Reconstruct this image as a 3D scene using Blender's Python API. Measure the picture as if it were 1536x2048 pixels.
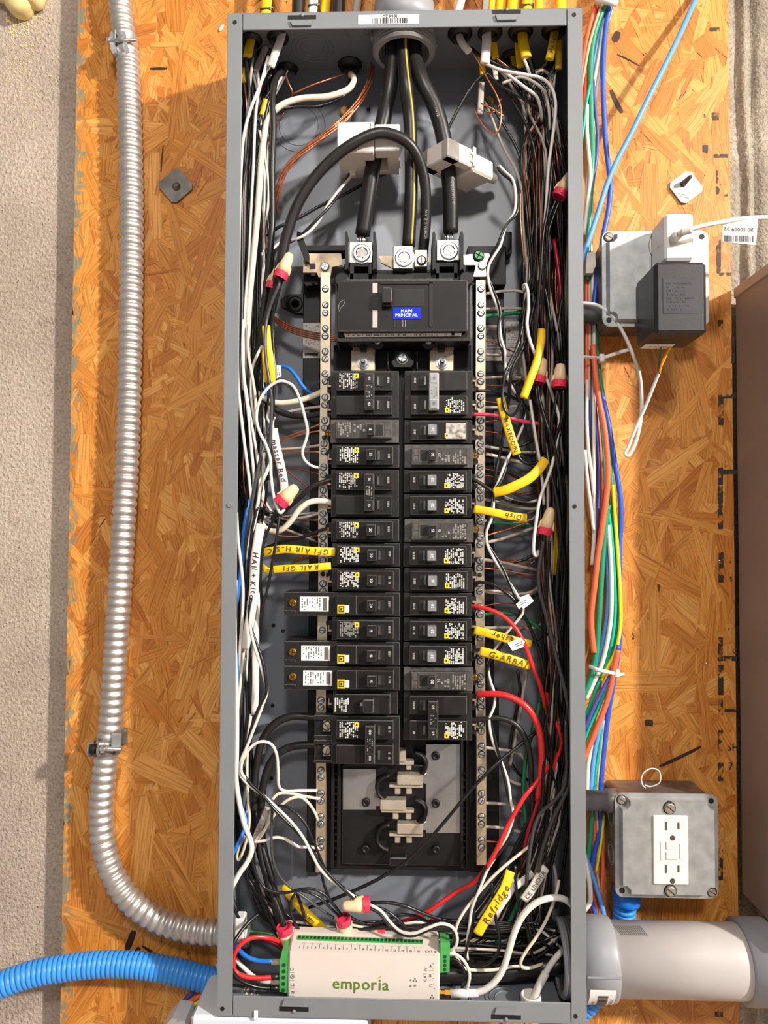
# Open residential breaker panel on an OSB backboard, built object by object (Blender 4.5, metres).
# X right, Z up, Y into the wall; the OSB surface is Y = 0, "h" is height off that surface towards the viewer.
import bpy, math, random
from mathutils import Vector, Matrix
for o in list(bpy.data.objects): bpy.data.objects.remove(o)
SC = bpy.context.scene
COL = SC.collection
random.seed(7)
Z0 = 1.30                                    # height of the panel centre above the basement floor

# ------------------------------------------------------------------ camera
F = 1450.0
CPOS = Vector((0.00124, -0.81971, -0.03002 + Z0)); CROT = (1.60174, -0.00387, 0.02666)
cam = bpy.data.cameras.new('camera'); cam.sensor_fit = 'VERTICAL'; cam.sensor_height = 24.0
cam.lens = F * 24.0 / 2048.0; cam.clip_start = 0.02; cam.clip_end = 50
co = bpy.data.objects.new('camera', cam); co.location = CPOS; co.rotation_euler = CROT
COL.objects.link(co); SC.camera = co
from mathutils import Euler
RM = Euler(CROT, 'XYZ').to_matrix()

# ------------------------------------------------------------------ light
W = bpy.data.worlds.new('basement_ambient'); SC.world = W; W.use_nodes = True
W.node_tree.nodes['Background'].inputs[0].default_value = (0.96, 0.97, 1.0, 1)
W.node_tree.nodes['Background'].inputs[1].default_value = 0.19
def area(name, loc, aim, size, power, col):
    l = bpy.data.lights.new(name, 'AREA'); l.shape = 'DISK'; l.size = size; l.energy = power; l.color = col
    o = bpy.data.objects.new(name, l); o.location = loc; COL.objects.link(o)
    o.rotation_euler = (Vector(aim) - Vector(loc)).to_track_quat('-Z', 'Y').to_euler(); return o
area('ceiling_lamp_key', (2.55, -2.10, Z0 + 1.32), (0, 0, Z0), 0.17, 104, (1.0, 0.935, 0.86))
area('ceiling_lamp_front', (0.10, -1.75, Z0 + 1.05), (0, 0, Z0 - .1), 0.24, 9, (1.0, 0.96, 0.91))
SC.view_settings.view_transform = 'Standard'; SC.view_settings.look = 'None'
SC.view_settings.exposure = 0.90; SC.view_settings.gamma = 1.0; SC.view_settings.use_curve_mapping = False

# ------------------------------------------------------------------ pixel -> place on the plane at height h
def P(x, y, h=0.0):
    r = RM @ Vector(((x - 768) / F, -(y - 1024) / F, -1.0))
    t = (-h - CPOS.y) / r.y
    return CPOS + r * t
def pxm(px, h=0.05, y=1024):                 # pixels -> metres at height h
    return (P(768 + px / 2, y, h) - P(768 - px / 2, y, h)).length

# ------------------------------------------------------------------ objects
ORG = {}
def tag(o, label=None, cat=None, group=None, kind=None):
    if label: o['label'] = label
    if cat: o['category'] = cat
    if group: o['group'] = group
    if kind: o['kind'] = kind
    return o
def thing(name, label, cat, loc, group=None, rot=(0, 0, 0)):
    o = bpy.data.objects.new(name, None); COL.objects.link(o); o.empty_display_size = 0.01
    o.location = loc; o.rotation_euler = rot; ORG[o] = Vector(loc) if tuple(rot) == (0, 0, 0) else Vector((0, 0, 0))
    return tag(o, label, cat, group)
class MB:
    def __init__(s): s.v = []; s.f = []; s.m = []; s.cur = 0; s.sm = []; s.smooth = False
    def add(s, vs, fs):
        b = len(s.v); s.v += [Vector(p) for p in vs]
        for f in fs: s.f.append([i + b for i in f]); s.m.append(s.cur); s.sm.append(s.smooth)
        return s
    def quad(s, a, b, c, d): return s.add([a, b, c, d], [(0, 1, 2, 3)])
    def box(s, lo, hi, ch=0.0, M=None):
        return s._box(Vector([min(a, b) for a, b in zip(lo, hi)]), Vector([max(a, b) for a, b in zip(lo, hi)]), ch, M)
    def _box(s, lo, hi, ch, M):
        c = (lo + hi) / 2; e = (hi - lo) / 2
        ch = min(ch, e.x * .9, e.y * .9, e.z * .9)
        T = (lambda p: M @ Vector(p)) if M else (lambda p: Vector(p))
        if ch <= 0:
            vs = [T((c.x + sx * e.x, c.y + sy * e.y, c.z + sz * e.z)) for sx in (-1, 1) for sy in (-1, 1) for sz in (-1, 1)]
            return s.add(vs, [(0, 1, 3, 2), (4, 6, 7, 5), (0, 4, 5, 1), (2, 3, 7, 6), (0, 2, 6, 4), (1, 5, 7, 3)])
        vs = []; idx = {}
        for sx in (-1, 1):
            for sy in (-1, 1):
                for sz in (-1, 1):
                    for a in range(3):
                        d = [e.x - ch, e.y - ch, e.z - ch]; d[a] += ch
                        idx[(sx, sy, sz, a)] = len(vs)
                        vs.append(T((c.x + sx * d[0], c.y + sy * d[1], c.z + sz * d[2])))
        fs = []
        for a in range(3):
            b, c2 = [(1, 2), (2, 0), (0, 1)][a]
            for sg in (-1, 1):
                q = []
                for (u, w) in ((-1, -1), (1, -1), (1, 1), (-1, 1)):
                    k = [0, 0, 0]; k[a] = sg; k[b] = u; k[c2] = w; q.append(idx[(k[0], k[1], k[2], a)])
                fs.append(q if sg > 0 else q[::-1])
        for a in range(3):
            b, c2 = [(1, 2), (2, 0), (0, 1)][a]
            for u in (-1, 1):
                for w in (-1, 1):
                    k0 = [0, 0, 0]; k0[a] = -1; k0[b] = u; k0[c2] = w
                    k1 = list(k0); k1[a] = 1
                    q = [idx[tuple(k0) + (b,)], idx[tuple(k1) + (b,)], idx[tuple(k1) + (c2,)], idx[tuple(k0) + (c2,)]]
                    fs.append(q if u * w > 0 else q[::-1])
        for sx in (-1, 1):
            for sy in (-1, 1):
                for sz in (-1, 1):
                    q = [idx[(sx, sy, sz, 0)], idx[(sx, sy, sz, 1)], idx[(sx, sy, sz, 2)]]
                    fs.append(q if sx * sy * sz > 0 else q[::-1])
        return s.add(vs, fs)
    def pbox(s, x0, y0, x1, y1, h0, h1, ch=0.0):   # box whose FRONT face covers this image rectangle at height h1
        a = P(x0, (y0 + y1) / 2, h1); b = P(x1, (y0 + y1) / 2, h1)
        t = P((x0 + x1) / 2, y0, h1); u = P((x0 + x1) / 2, y1, h1)
        return s.box((a.x, -h1, u.z), (b.x, -h0, t.z), ch)
    def prism(s, poly, y0, y1, M=None):            # poly: list of (x, z); extruded from y0 (front) to y1 (back)
        T = (lambda p: M @ Vector(p)) if M else Vector
        n = len(poly); ar = sum(poly[i][0] * poly[(i + 1) % n][1] - poly[(i + 1) % n][0] * poly[i][1] for i in range(n))
        if ar < 0: poly = poly[::-1]
        vs = [T((x, y0, z)) for x, z in poly] + [T((x, y1, z)) for x, z in poly]
        return s.add(vs, [list(range(n)), list(range(2 * n - 1, n - 1, -1))] + [(i, i + n, (i + 1) % n + n, (i + 1) % n) for i in range(n)])
    def pprism(s, poly, h0, h1):                   # image polygon at height h1, straight back to h0
        return s.prism([(P(x, y, h1).x, P(x, y, h1).z) for x, y in poly], -h1, -h0)
    def lathe(s, a, b, prof, n=16, smooth=True, cap=True):   # prof: (t along a->b in metres, radius)
        a = Vector(a); d = (Vector(b) - a).normalized()
        u = d.orthogonal().normalized(); w = d.cross(u)
        vs = []
        for t, r in prof:
            for i in range(n):
                q = 2 * math.pi * i / n
                vs.append(a + d * t + (u * math.cos(q) + w * math.sin(q)) * max(r, 1e-5))
        fs = [(k * n + i, k * n + (i + 1) % n, (k + 1) * n + (i + 1) % n, (k + 1) * n + i) for k in range(len(prof) - 1) for i in range(n)]
        o = s.smooth; s.smooth = smooth; s.add(vs, fs); b0 = len(s.v) - len(vs); s.smooth = False
        if cap:
            s.f.append([b0 + i for i in range(n)][::-1]); s.m.append(s.cur); s.sm.append(False)
            s.f.append([b0 + (len(prof) - 1) * n + i for i in range(n)]); s.m.append(s.cur); s.sm.append(False)
        s.smooth = o; return s
    def disc(s, c, r, t, n=16, nrm=(0, -1, 0)):
        c = Vector(c); return s.lathe(c, c + Vector(nrm), [(0, r), (t, r)], n, smooth=False)
    def tube(s, pts, r, n=8, ry=None, flat=False, cap=True, ringr=None):
        m = len(pts); tan = []
        for i in range(m):
            t = pts[min(i + 1, m - 1)] - pts[max(i - 1, 0)]
            tan.append(t.normalized() if t.length > 1e-9 else Vector((0, 0, 1)))
        u = None; vs = []
        for i in range(m):
            t = tan[i]
            if flat:
                l = t.cross(Vector((0, 1, 0)));  l = l.normalized() if l.length > 1e-4 else Vector((1, 0, 0))
                if u is not None and l.dot(u) < 0: l = -l
                u = l
            else:
                if u is None: u = t.orthogonal().normalized()
                u = (u - t * u.dot(t)).normalized()
            w = t.cross(u)
            ri = ringr[i] if ringr else (r[i] if isinstance(r, (list, tuple)) else r)
            rj = ry if ry is not None else ri
            for k in range(n):
                q = 2 * math.pi * k / n
                vs.append(pts[i] + u * (ri * math.cos(q)) + w * (rj * math.sin(q)))
        fs = [(k * n + i, k * n + (i + 1) % n, (k + 1) * n + (i + 1) % n, (k + 1) * n + i) for k in range(m - 1) for i in range(n)]
        o = s.smooth; s.smooth = True; b0 = len(s.v); s.add(vs, fs); s.smooth = False
        if cap:
            s.f.append([b0 + i for i in range(n)][::-1]); s.m.append(s.cur); s.sm.append(False)
            s.f.append([b0 + (m - 1) * n + i for i in range(n)]); s.m.append(s.cur); s.sm.append(False)
        s.smooth = o; return s
    def mesh(s, name, mats, off=Vector((0, 0, 0))):
        me = bpy.data.meshes.new(name)
        me.from_pydata([tuple(p - off) for p in s.v], [], s.f)
        for m in (mats if isinstance(mats, (list, tuple)) else [mats]): me.materials.append(m)
        me.polygons.foreach_set('material_index', s.m); me.polygons.foreach_set('use_smooth', s.sm)
        me.update(); return me
    def build(s, name, mats, parent=None, label=None, cat=None, group=None, kind=None, local=False):
        off = Vector((0, 0, 0))
        if parent is not None: off = Vector((0, 0, 0)) if local else ORG.get(parent, Vector((0, 0, 0)))
        elif s.v:                                  # top-level single mesh: origin at its centre
            lo = Vector([min(p[i] for p in s.v) for i in range(3)]); hi = Vector([max(p[i] for p in s.v) for i in range(3)])
            off = (lo + hi) / 2
        o = bpy.data.objects.new(name, s.mesh(name, mats, off)); COL.objects.link(o)
        if parent is not None: o.parent = parent; ORG[o] = off
        else: o.location = off; ORG[o] = off
        return tag(o, label, cat, group, kind)
def inst(name, me, parent, loc, rot=(0, 0, 0), scale=1.0):   # one more piece sharing mesh data
    o = bpy.data.objects.new(name, me); COL.objects.link(o); o.parent = parent
    o.location = Vector(loc) - ORG.get(parent, Vector((0, 0, 0))); o.rotation_euler = rot
    o.scale = (scale,) * 3 if isinstance(scale, (int, float)) else scale
    return o
def spline(pts, k=5):                        # Catmull-Rom (centripetal-ish) through the points
    if len(pts) < 3: return [pts[0].lerp(pts[-1], i / k) for i in range(k + 1)]
    q = [pts[0] * 2 - pts[1]] + list(pts) + [pts[-1] * 2 - pts[-2]]; out = []
    for i in range(1, len(q) - 2):
        a, b, c, d = q[i - 1], q[i], q[i + 1], q[i + 2]
        t0 = 0; t1 = t0 + max((b - a).length, 1e-6) ** .5; t2 = t1 + max((c - b).length, 1e-6) ** .5; t3 = t2 + max((d - c).length, 1e-6) ** .5
        for j in range(k):
            t = t1 + (t2 - t1) * j / k
            A1 = a * ((t1 - t) / (t1 - t0)) + b * ((t - t0) / (t1 - t0)); A2 = b * ((t2 - t) / (t2 - t1)) + c * ((t - t1) / (t2 - t1))
            A3 = c * ((t3 - t) / (t3 - t2)) + d * ((t - t2) / (t3 - t2))
            B1 = A1 * ((t2 - t) / (t2 - t0)) + A2 * ((t - t0) / (t2 - t0)); B2 = A2 * ((t3 - t) / (t3 - t1)) + A3 * ((t - t1) / (t3 - t1))
            out.append(B1 * ((t2 - t) / (t2 - t1)) + B2 * ((t - t1) / (t2 - t1)))
    out.append(pts[-1].copy()); return out
def path(pts, h=0.05, k=5):
    n = len(pts); q = []
    hs = [p[2] if len(p) > 2 else None for p in pts]
    known = [i for i in range(n) if hs[i] is not None]
    for i in range(n):                       # heights between given ones are interpolated
        if hs[i] is None:
            a = [j for j in known if j < i]; b = [j for j in known if j > i]
            if a and b: hs[i] = hs[a[-1]] + (hs[b[0]] - hs[a[-1]]) * (i - a[-1]) / (b[0] - a[-1])
            elif a: hs[i] = hs[a[-1]]
            elif b: hs[i] = hs[b[0]]
            else: hs[i] = h
    return spline([P(p[0], p[1], hh) for p, hh in zip(pts, hs)], k)

# ------------------------------------------------------------------ materials (all procedural)
def mat(name, col, rough=.5, metal=0.0, var=.12, scale=60, bump=0.0, bscale=None, col2=None, spec=.5, coat=0.0, alpha=None):
    m = bpy.data.materials.new(name); m.use_nodes = True; nt = m.node_tree; N = nt.nodes; L = nt.links
    b = N['Principled BSDF']; b.inputs['Roughness'].default_value = rough; b.inputs['Metallic'].default_value = metal
    b.inputs['Specular IOR Level'].default_value = spec; b.inputs['Coat Weight'].default_value = coat
    tc = N.new('ShaderNodeTexCoord'); nz = N.new('ShaderNodeTexNoise'); nz.inputs['Scale'].default_value = scale; nz.inputs['Detail'].default_value = 5
    L.new(tc.outputs['Object'], nz.inputs['Vector'])
    r = N.new('ShaderNodeValToRGB'); c2 = col2 or tuple(min(1, c * (1 + var)) for c in col)
    r.color_ramp.elements[0].position = .35; r.color_ramp.elements[1].position = .65
    r.color_ramp.elements[0].color = tuple(c * (1 - var) for c in col) + (1,); r.color_ramp.elements[1].color = tuple(c2) + (1,)
    L.new(nz.outputs['Fac'], r.inputs['Fac']); L.new(r.outputs['Color'], b.inputs['Base Color'])
    if bump:
        n2 = N.new('ShaderNodeTexNoise'); n2.inputs['Scale'].default_value = bscale or scale * 4; n2.inputs['Detail'].default_value = 4
        L.new(tc.outputs['Object'], n2.inputs['Vector'])
        bp = N.new('ShaderNodeBump'); bp.inputs['Strength'].default_value = 1.0; bp.inputs['Distance'].default_value = bump
        L.new(n2.outputs['Fac'], bp.inputs['Height']); L.new(bp.outputs['Normal'], b.inputs['Normal'])
    return m
def srgb(r, g, b): return tuple(((c / 255) / 12.92 if c <= 10 else (((c / 255) + .055) / 1.055) ** 2.4) for c in (r, g, b))
M = {}
def defm(n, *a, **k): M[n] = mat(n, *a, **k)
defm('panel_paint', srgb(124, 128, 132), .38, var=.04, scale=12, bump=.00004, bscale=900)
defm('panel_inner', srgb(116, 121, 130), .36, var=.06, scale=9, bump=.00003, bscale=700)
defm('black_plastic', srgb(19, 18, 18), .50, spec=.35, var=.25, scale=90, bump=.00003, bscale=1200)
defm('breaker_black', srgb(32, 30, 29), .48, spec=.3, var=.18, scale=70, bump=.00004, bscale=1500)
defm('breaker_edge', srgb(84, 80, 77), .5, var=.2, scale=300)
defm('breaker_face', srgb(25, 23, 22), .50, spec=.25, var=.18, scale=60, bump=.00003, bscale=1500)
defm('breaker_grey', srgb(74, 70, 67), .5, var=.38, scale=160, bump=.00006, bscale=1400)
defm('breaker_grey_face', srgb(58, 55, 53), .5, var=.45, scale=200)
defm('handle_black', srgb(28, 27, 27), .3, var=.1, scale=90)
defm('void_black', srgb(9, 9, 9), .6, var=.1)
defm('handle_silver_or_sheen', srgb(150, 152, 156), .32, metal=.35, var=.15, scale=200)
defm('tin', srgb(206, 189, 164), .34, metal=.75, var=.12, scale=140, bump=.00003)
defm('tin_dark', srgb(172, 152, 128), .45, metal=.6, var=.3, scale=60)
defm('bus_metal', srgb(172, 172, 174), .30, metal=.85, var=.12, scale=40)
defm('stab_metal', srgb(214, 203, 186), .33, metal=.7, var=.08, scale=90)
defm('zinc', srgb(204, 205, 206), .25, metal=.9, var=.15, scale=220)
defm('lug_metal', srgb(168, 161, 149), .36, metal=.7, var=.1, scale=200, bump=.00003)
defm('steel_dark', srgb(120, 116, 110), .35, metal=.85, var=.2, scale=200)
defm('brass', srgb(176, 128, 44), .3, metal=.9, var=.15, scale=200)
defm('gold', srgb(206, 158, 72), .25, metal=.95, var=.1, scale=200)
defm('green_screw', srgb(32, 96, 58), .3, metal=.4, var=.15, scale=200)
defm('galvanised', srgb(170, 172, 173), .46, metal=.6, var=.14, scale=70, bump=.00005, bscale=350)
defm('galvanised_dark', srgb(128, 124, 120), .42, metal=.7, var=.3, scale=45, bump=.0001, bscale=200)
defm('conduit_steel', srgb(200, 196, 192), .44, metal=.85, var=.1, scale=90)
defm('copper', srgb(226, 144, 102), .28, metal=.85, var=.15, scale=120)
defm('copper_dark', srgb(146, 84, 58), .36, metal=.8, var=.2, scale=120)
defm('wire_black', srgb(24, 24, 25), .30, var=.15, scale=90)
defm('cable_black', srgb(32, 30, 29), .38, var=.2, scale=60, bump=.00004, bscale=500)
defm('wire_white', srgb(222, 216, 208), .35, var=.05, scale=60)
defm('wire_cream', srgb(226, 213, 192), .38, var=.06, scale=50)
defm('wire_grey', srgb(176, 164, 154), .42, var=.1, scale=50)
defm('wire_red', srgb(226, 46, 48), .30, var=.1, scale=60)
defm('wire_darkred', srgb(170, 28, 48), .34, var=.12, scale=60)
defm('wire_pink', srgb(226, 70, 104), .34, var=.1, scale=60)
defm('wire_green', srgb(28, 112, 72), .34, var=.12, scale=60)
defm('wire_blue', srgb(34, 118, 214), .32, var=.08, scale=60)
defm('jacket_yellow', srgb(246, 200, 22), .36, var=.08, scale=40, bump=.00006, bscale=180)
defm('jacket_white', srgb(232, 225, 218), .38, var=.06, scale=40, bump=.00005, bscale=180)
defm('net_orange', srgb(238, 106, 66), .4, var=.06, scale=60)
defm('net_green', srgb(34, 138, 98), .4, var=.08, scale=60)
defm('net_teal', srgb(20, 172, 140), .4, var=.08, scale=60)
defm('net_blue', srgb(46, 88, 196), .4, var=.08, scale=60)
defm('net_lightblue', srgb(96, 158, 232), .36, var=.06, scale=60)
defm('net_purple', srgb(72, 76, 150), .4, var=.08, scale=60)
defm('net_yellow', srgb(242, 226, 30), .4, var=.06, scale=60)
defm('net_white', srgb(222, 216, 206), .4, var=.04, scale=60)
defm('net_tan', srgb(212, 176, 138), .4, var=.08, scale=60)
defm('ent_blue', srgb(58, 148, 232), .38, var=.06, scale=30)
defm('nut_tan', srgb(236, 206, 164), .42, var=.05, scale=80)
defm('nut_red', srgb(226, 52, 84), .40, var=.08, scale=80)
defm('case_white', srgb(216, 206, 198), .45, var=.02, scale=20)
defm('ct_white', srgb(218, 211, 204), .40, var=.02, scale=20)
defm('plastic_white', srgb(222, 219, 214), .35, var=.02, scale=20)
defm('device_almond', srgb(236, 229, 216), .32, var=.02, scale=20)
defm('terminal_green', srgb(70, 158, 82), .42, var=.08, scale=60)
defm('terminal_dark', srgb(14, 70, 34), .5, var=.2, scale=100)
defm('logo_green', srgb(92, 124, 26), .5, var=.08, scale=100)
defm('leaf_green', srgb(164, 190, 40), .5, var=.05, scale=100)
defm('label_white', srgb(238, 235, 232), .45, var=.03, scale=30)
defm('label_grey', srgb(186, 178, 172), .5, var=.06, scale=60)
defm('label_blue', srgb(6, 44, 200), .6, spec=.2, var=.03, scale=30)
defm('ink', srgb(30, 28, 30), .6, var=.1)
defm('ink_grey', srgb(96, 92, 90), .6, var=.1)
defm('ink_marker', srgb(66, 48, 62), .6, var=.2)
defm('ink_brown', srgb(92, 60, 20), .6, var=.2)
defm('print_white', srgb(214, 212, 208), .5, var=.12, scale=400)
defm('print_dim', srgb(140, 136, 132), .5, var=.2, scale=400)
defm('label_yellow', srgb(238, 206, 44), .45, var=.06, scale=100)
defm('pvc_grey', srgb(186, 180, 178), .42, var=.05, scale=25, bump=.00004, bscale=200)
defm('pvc_fit', srgb(146, 148, 154), .42, var=.05, scale=25)
defm('hub_grey', srgb(142, 142, 142), .4, var=.08, scale=50)
defm('rubber_black', srgb(24, 24, 25), .45, var=.2, scale=60)
defm('transformer', srgb(32, 30, 32), .42, var=.12, scale=80, bump=.00005, bscale=900)
defm('cabinet', srgb(140, 126, 118), .5, var=.05, scale=20, bump=.00003, bscale=500)
defm('cabinet_edge', srgb(168, 158, 150), .45, var=.05, scale=20)
defm('tie_nylon', srgb(226, 222, 218), .35, var=.03, scale=30)
defm('foam', srgb(226, 204, 142), .7, var=.12, scale=40, bump=.001, bscale=60)
defm('device_blue_white', srgb(214, 220, 232), .4, var=.04, scale=20)
defm('crumb', srgb(206, 190, 164), .7, var=.2, scale=200)

# ------------------------------------------------------------------ letters: every glyph becomes a small flat mesh
GL = {}
def make_glyphs(chars):
    obs = []
    for c in chars:
        cu = bpy.data.curves.new('glyph', 'FONT'); cu.body = c; cu.size = 1; cu.resolution_u = 2; cu.offset = .012
        o = bpy.data.objects.new('glyph', cu); COL.objects.link(o); obs.append((c, o, cu))
    dg = bpy.context.evaluated_depsgraph_get()
    for c, o, cu in obs:
        me = bpy.data.meshes.new_from_object(o.evaluated_get(dg))
        vs = [(v.co.x, v.co.y) for v in me.vertices]; fs = [tuple(p.vertices) for p in me.polygons]
        x0 = min([v[0] for v in vs] or [0]); x1 = max([v[0] for v in vs] or [.3])
        GL[c] = ([(x - x0, y) for x, y in vs], fs, x1 - x0); bpy.data.meshes.remove(me)
    for c, o, cu in obs: bpy.data.objects.remove(o); bpy.data.curves.remove(cu)
make_glyphs('ABCDEFGHIJKLMNOPRSTUVWXYZabcdefghijklmnoprstuvwxyz0123456789+-.|/')
def layout(st, gap=.09, space=.34):
    x = 0; out = []
    for c in st:
        if c == ' ': x += space; continue
        out.append((c, x)); x += GL[c][2] + gap
    return out, x - gap
def text(mb, st, c, right, up, size, gap=.09, jit=0.0):      # centred at c; right/up unit vectors
    right = Vector(right).normalized(); up = Vector(up).normalized(); lo, w = layout(st, gap); c = Vector(c)
    nrm = right.cross(up)
    for ch, x in lo:
        vs, fs, gw = GL[ch]; j = random.uniform(-jit, jit); a = random.uniform(-jit, jit) * 2
        mb.add([c + right * ((x - w / 2 + gx * math.cos(a) - gy * math.sin(a)) * size) + up * ((gy * math.cos(a) + gx * math.sin(a) - .36 + j) * size) for gx, gy in vs], fs)
    return mb
def text_on(mb, st, pts, size, lift, start=0.5, flip=False, gap=.12, jit=.04, shear=0.0):   # lettering that follows a path (facing the viewer)
    L = [0]
    for i in range(1, len(pts)): L.append(L[-1] + (pts[i] - pts[i - 1]).length)
    lo, w = layout(st, gap); s0 = L[-1] * start - w * size / 2
    def at(s):
        s = min(max(s, 0), L[-1] - 1e-6)
        for i in range(1, len(L)):
            if L[i] >= s:
                t = (s - L[i - 1]) / max(L[i] - L[i - 1], 1e-9); p = pts[i - 1].lerp(pts[i], t); d = (pts[i] - pts[i - 1]).normalized(); break
        l = d.cross(Vector((0, 1, 0))).normalized(); n = l.cross(d).normalized()
        if n.y > 0: n = -n
        return p, d, n.cross(d)
    for ch, x in lo:
        vs, fs, gw = GL[ch]; j = random.uniform(-jit, jit); a = random.uniform(-jit, jit) * 2
        V = []
        for gx, gy in vs:
            yy = gy * math.cos(a) + gx * math.sin(a) - .36 + j; xx = x + gx * math.cos(a) + shear * gy
            p, d, l = at(s0 + xx * size if not flip else L[-1] - (s0 + xx * size))
            n = d.cross(l); n = n if n.y < 0 else -n
            V.append(p + l * (yy * size * (1 if not flip else -1)) + n * lift)
        mb.add(V, fs)
    return mb
def microprint(mb, o, right, up, w, hgt, rows, seed, fill=.75, rh=.62):   # rows of tiny unreadable print, as flat bars
    rnd = random.Random(seed); right = Vector(right).normalized(); up = Vector(up).normalized(); o = Vector(o)
    for r in range(rows):
        y = hgt * (r + .5) / rows; x = 0; bh = hgt / rows * rh
        end = w * rnd.uniform(.55, 1.0) if rnd.random() < .5 else w
        while x < end:
            l = rnd.uniform(.35, 1.3) * bh
            if rnd.random() < fill and x + l <= w:
                a = o + right * x + up * (y - bh / 2); mb.quad(a, a + right * l, a + right * l + up * bh, a + up * bh)
            x += l + bh * .22
def barcode(mb, o, right, up, w, hgt, seed, n=26):
    rnd = random.Random(seed); right = Vector(right).normalized(); up = Vector(up).normalized(); o = Vector(o); x = 0
    while x < w:
        b = w / n * rnd.choice((.35, .35, .7, 1.0)); b = min(b, w - x)
        a = o + right * x; mb.quad(a, a + right * b, a + right * b + up * hgt, a + up * hgt); x += b + w / n * rnd.choice((.3, .5, .8))

# ------------------------------------------------------------------ screws
def screw_mesh(name, r, t, mats, slot=.22, dome=.35, cross=False):
    mb = MB(); n = 12; mb.cur = 1; mb.lathe((0, 0, 0), (0, -1, 0), [(-t, r * 1.2), (-t * .02, r * 1.18)], n, False); mb.cur = 0
    mb.lathe((0, 0, 0), (0, -1, 0), [(-t, r * .95), (0, r), (t * dome, r), (t, r * .78)], n)
    mb.cur = 1
    mb.box((-r * .8, -t * 1.05, -r * slot / 2), (r * .8, -t * .5, r * slot / 2))
    if cross: mb.box((-r * slot / 2, -t * 1.05, -r * .8), (r * slot / 2, -t * .5, r * .8))
    return mb.mesh(name, mats)
SCREW = screw_mesh('screw', .0029, .0016, [M['zinc'], M['void_black']], .26)
SCREWX = screw_mesh('screw', .0032, .0016, [M['zinc'], M['steel_dark']], .22, cross=True)
SCREW_BRASS = screw_mesh('screw', .0042, .002, [M['brass'], M['void_black']], .22, cross=True)
SCREW_STEEL = screw_mesh('screw', .0045, .002, [M['lug_metal'], M['void_black']], .18)
SCREW_GREEN = screw_mesh('screw', .0056, .003, [M['green_screw'], M['void_black']], .2, cross=True)
RIVET = MB().lathe((0, 0, 0), (0, -1, 0), [(0, .0045), (.0025, .0045), (.0032, .0036), (.0032, .002), (.0018, .0016)], 14).mesh('rivet', M['black_plastic'])
# ================================================================== THE SETTING
HB = .505; WB = .181; DP = .095               # panel half height, half width, depth
ZT, ZB = Z0 + HB, Z0 - HB
def concrete(name, c0, c1, speck):
    m = bpy.data.materials.new(name); m.use_nodes = True; nt = m.node_tree; N = nt.nodes; L = nt.links; b = N['Principled BSDF']
    b.inputs['Roughness'].default_value = .88; b.inputs['Specular IOR Level'].default_value = .25
    tc = N.new('ShaderNodeTexCoord'); G = tc.outputs['Object']
    def noise(sc, det, rough=.6):
        n = N.new('ShaderNodeTexNoise'); n.inputs['Scale'].default_value = sc; n.inputs['Detail'].default_value = det; n.inputs['Roughness'].default_value = rough
        L.new(G, n.inputs['Vector']); return n.outputs['Fac']
    def ramp(f, p0, p1, a, bb):
        r = N.new('ShaderNodeValToRGB'); r.color_ramp.elements[0].position = p0; r.color_ramp.elements[1].position = p1
        r.color_ramp.elements[0].color = tuple(a) + (1,); r.color_ramp.elements[1].color = tuple(bb) + (1,); L.new(f, r.inputs['Fac']); return r.outputs['Color']
    def mul(a, bb, f=1.0, mode='MULTIPLY'):
        x = N.new('ShaderNodeMixRGB'); x.blend_type = mode; x.inputs['Fac'].default_value = f; L.new(a, x.inputs[1]); L.new(bb, x.inputs[2]); return x.outputs[0]
    base = ramp(noise(5, 8), .3, .7, c0, c1)
    fine = ramp(noise(260, 3), .3, .72, (.55, .55, .55), (1.18, 1.16, 1.12))
    spk = ramp(noise(420, 2), .60, .68, (1, 1, 1), (speck, speck, speck))
    vo = N.new('ShaderNodeTexVoronoi'); vo.inputs['Scale'].default_value = 130; L.new(G, vo.inputs['Vector'])
    pore = ramp(vo.outputs['Distance'], .05, .16, (.45, .42, .4), (1, 1, 1))
    col = mul(mul(mul(mul(base, fine, .75), spk, .8), pore, .55), ramp(noise(34, 6, .75), .34, .42, (.70, .67, .64), (1, 1, 1)), .8)
    L.new(col, b.inputs['Base Color'])
    bp = N.new('ShaderNodeBump'); bp.inputs['Distance'].default_value = .0018; bp.inputs['Strength'].default_value = 1.0
    L.new(mul(fine, pore), bp.inputs['Height']); L.new(bp.outputs['Normal'], b.inputs['Normal']); return m
M['concrete'] = concrete('concrete', srgb(166, 150, 137), srgb(206, 190, 176), 1.3)
M['concrete_rough'] = concrete('concrete_rough', srgb(124, 114, 103), srgb(200, 188, 171), .45)

XL = P(139, 1024, 0).x; XR = P(1464, 800, 0).x
YC = .021                                     # face of the foundation wall behind the board
mb = MB(); mb.box((-1.6, YC, 0), (XR - .03, YC + .2, 2.5)); tag(mb.build('wall_back', M['concrete']), kind='structure')
mb = MB()                                     # rough patch of the same wall on the right, with form-board ridges
xs = [XR - .03 + .0025 * i for i in range(48)] + [XR + .15 + .2 * i for i in range(6)]; n = len(xs) - 1; zs = [2.5 * j / 90 for j in range(91)]
g1, g2 = P(1494, 300, 0).x, P(1524, 300, 0).x; vs = []
for j, z in enumerate(zs):
    w1 = .003 * math.sin(z * 9) + .0015 * math.sin(z * 31); 
    for i, x in enumerate(xs):
        d = .005 * math.exp(-((x - g1 - w1) / .0042) ** 2) + .006 * math.exp(-((x - g2 - w1 * .6) / .0050) ** 2) - .003 * math.exp(-((x - (g1 + g2) / 2 - w1) / .004) ** 2)
        vs.append((x, YC - .002 + d + random.uniform(-.0007, .0007), z))
mb.smooth = True
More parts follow.
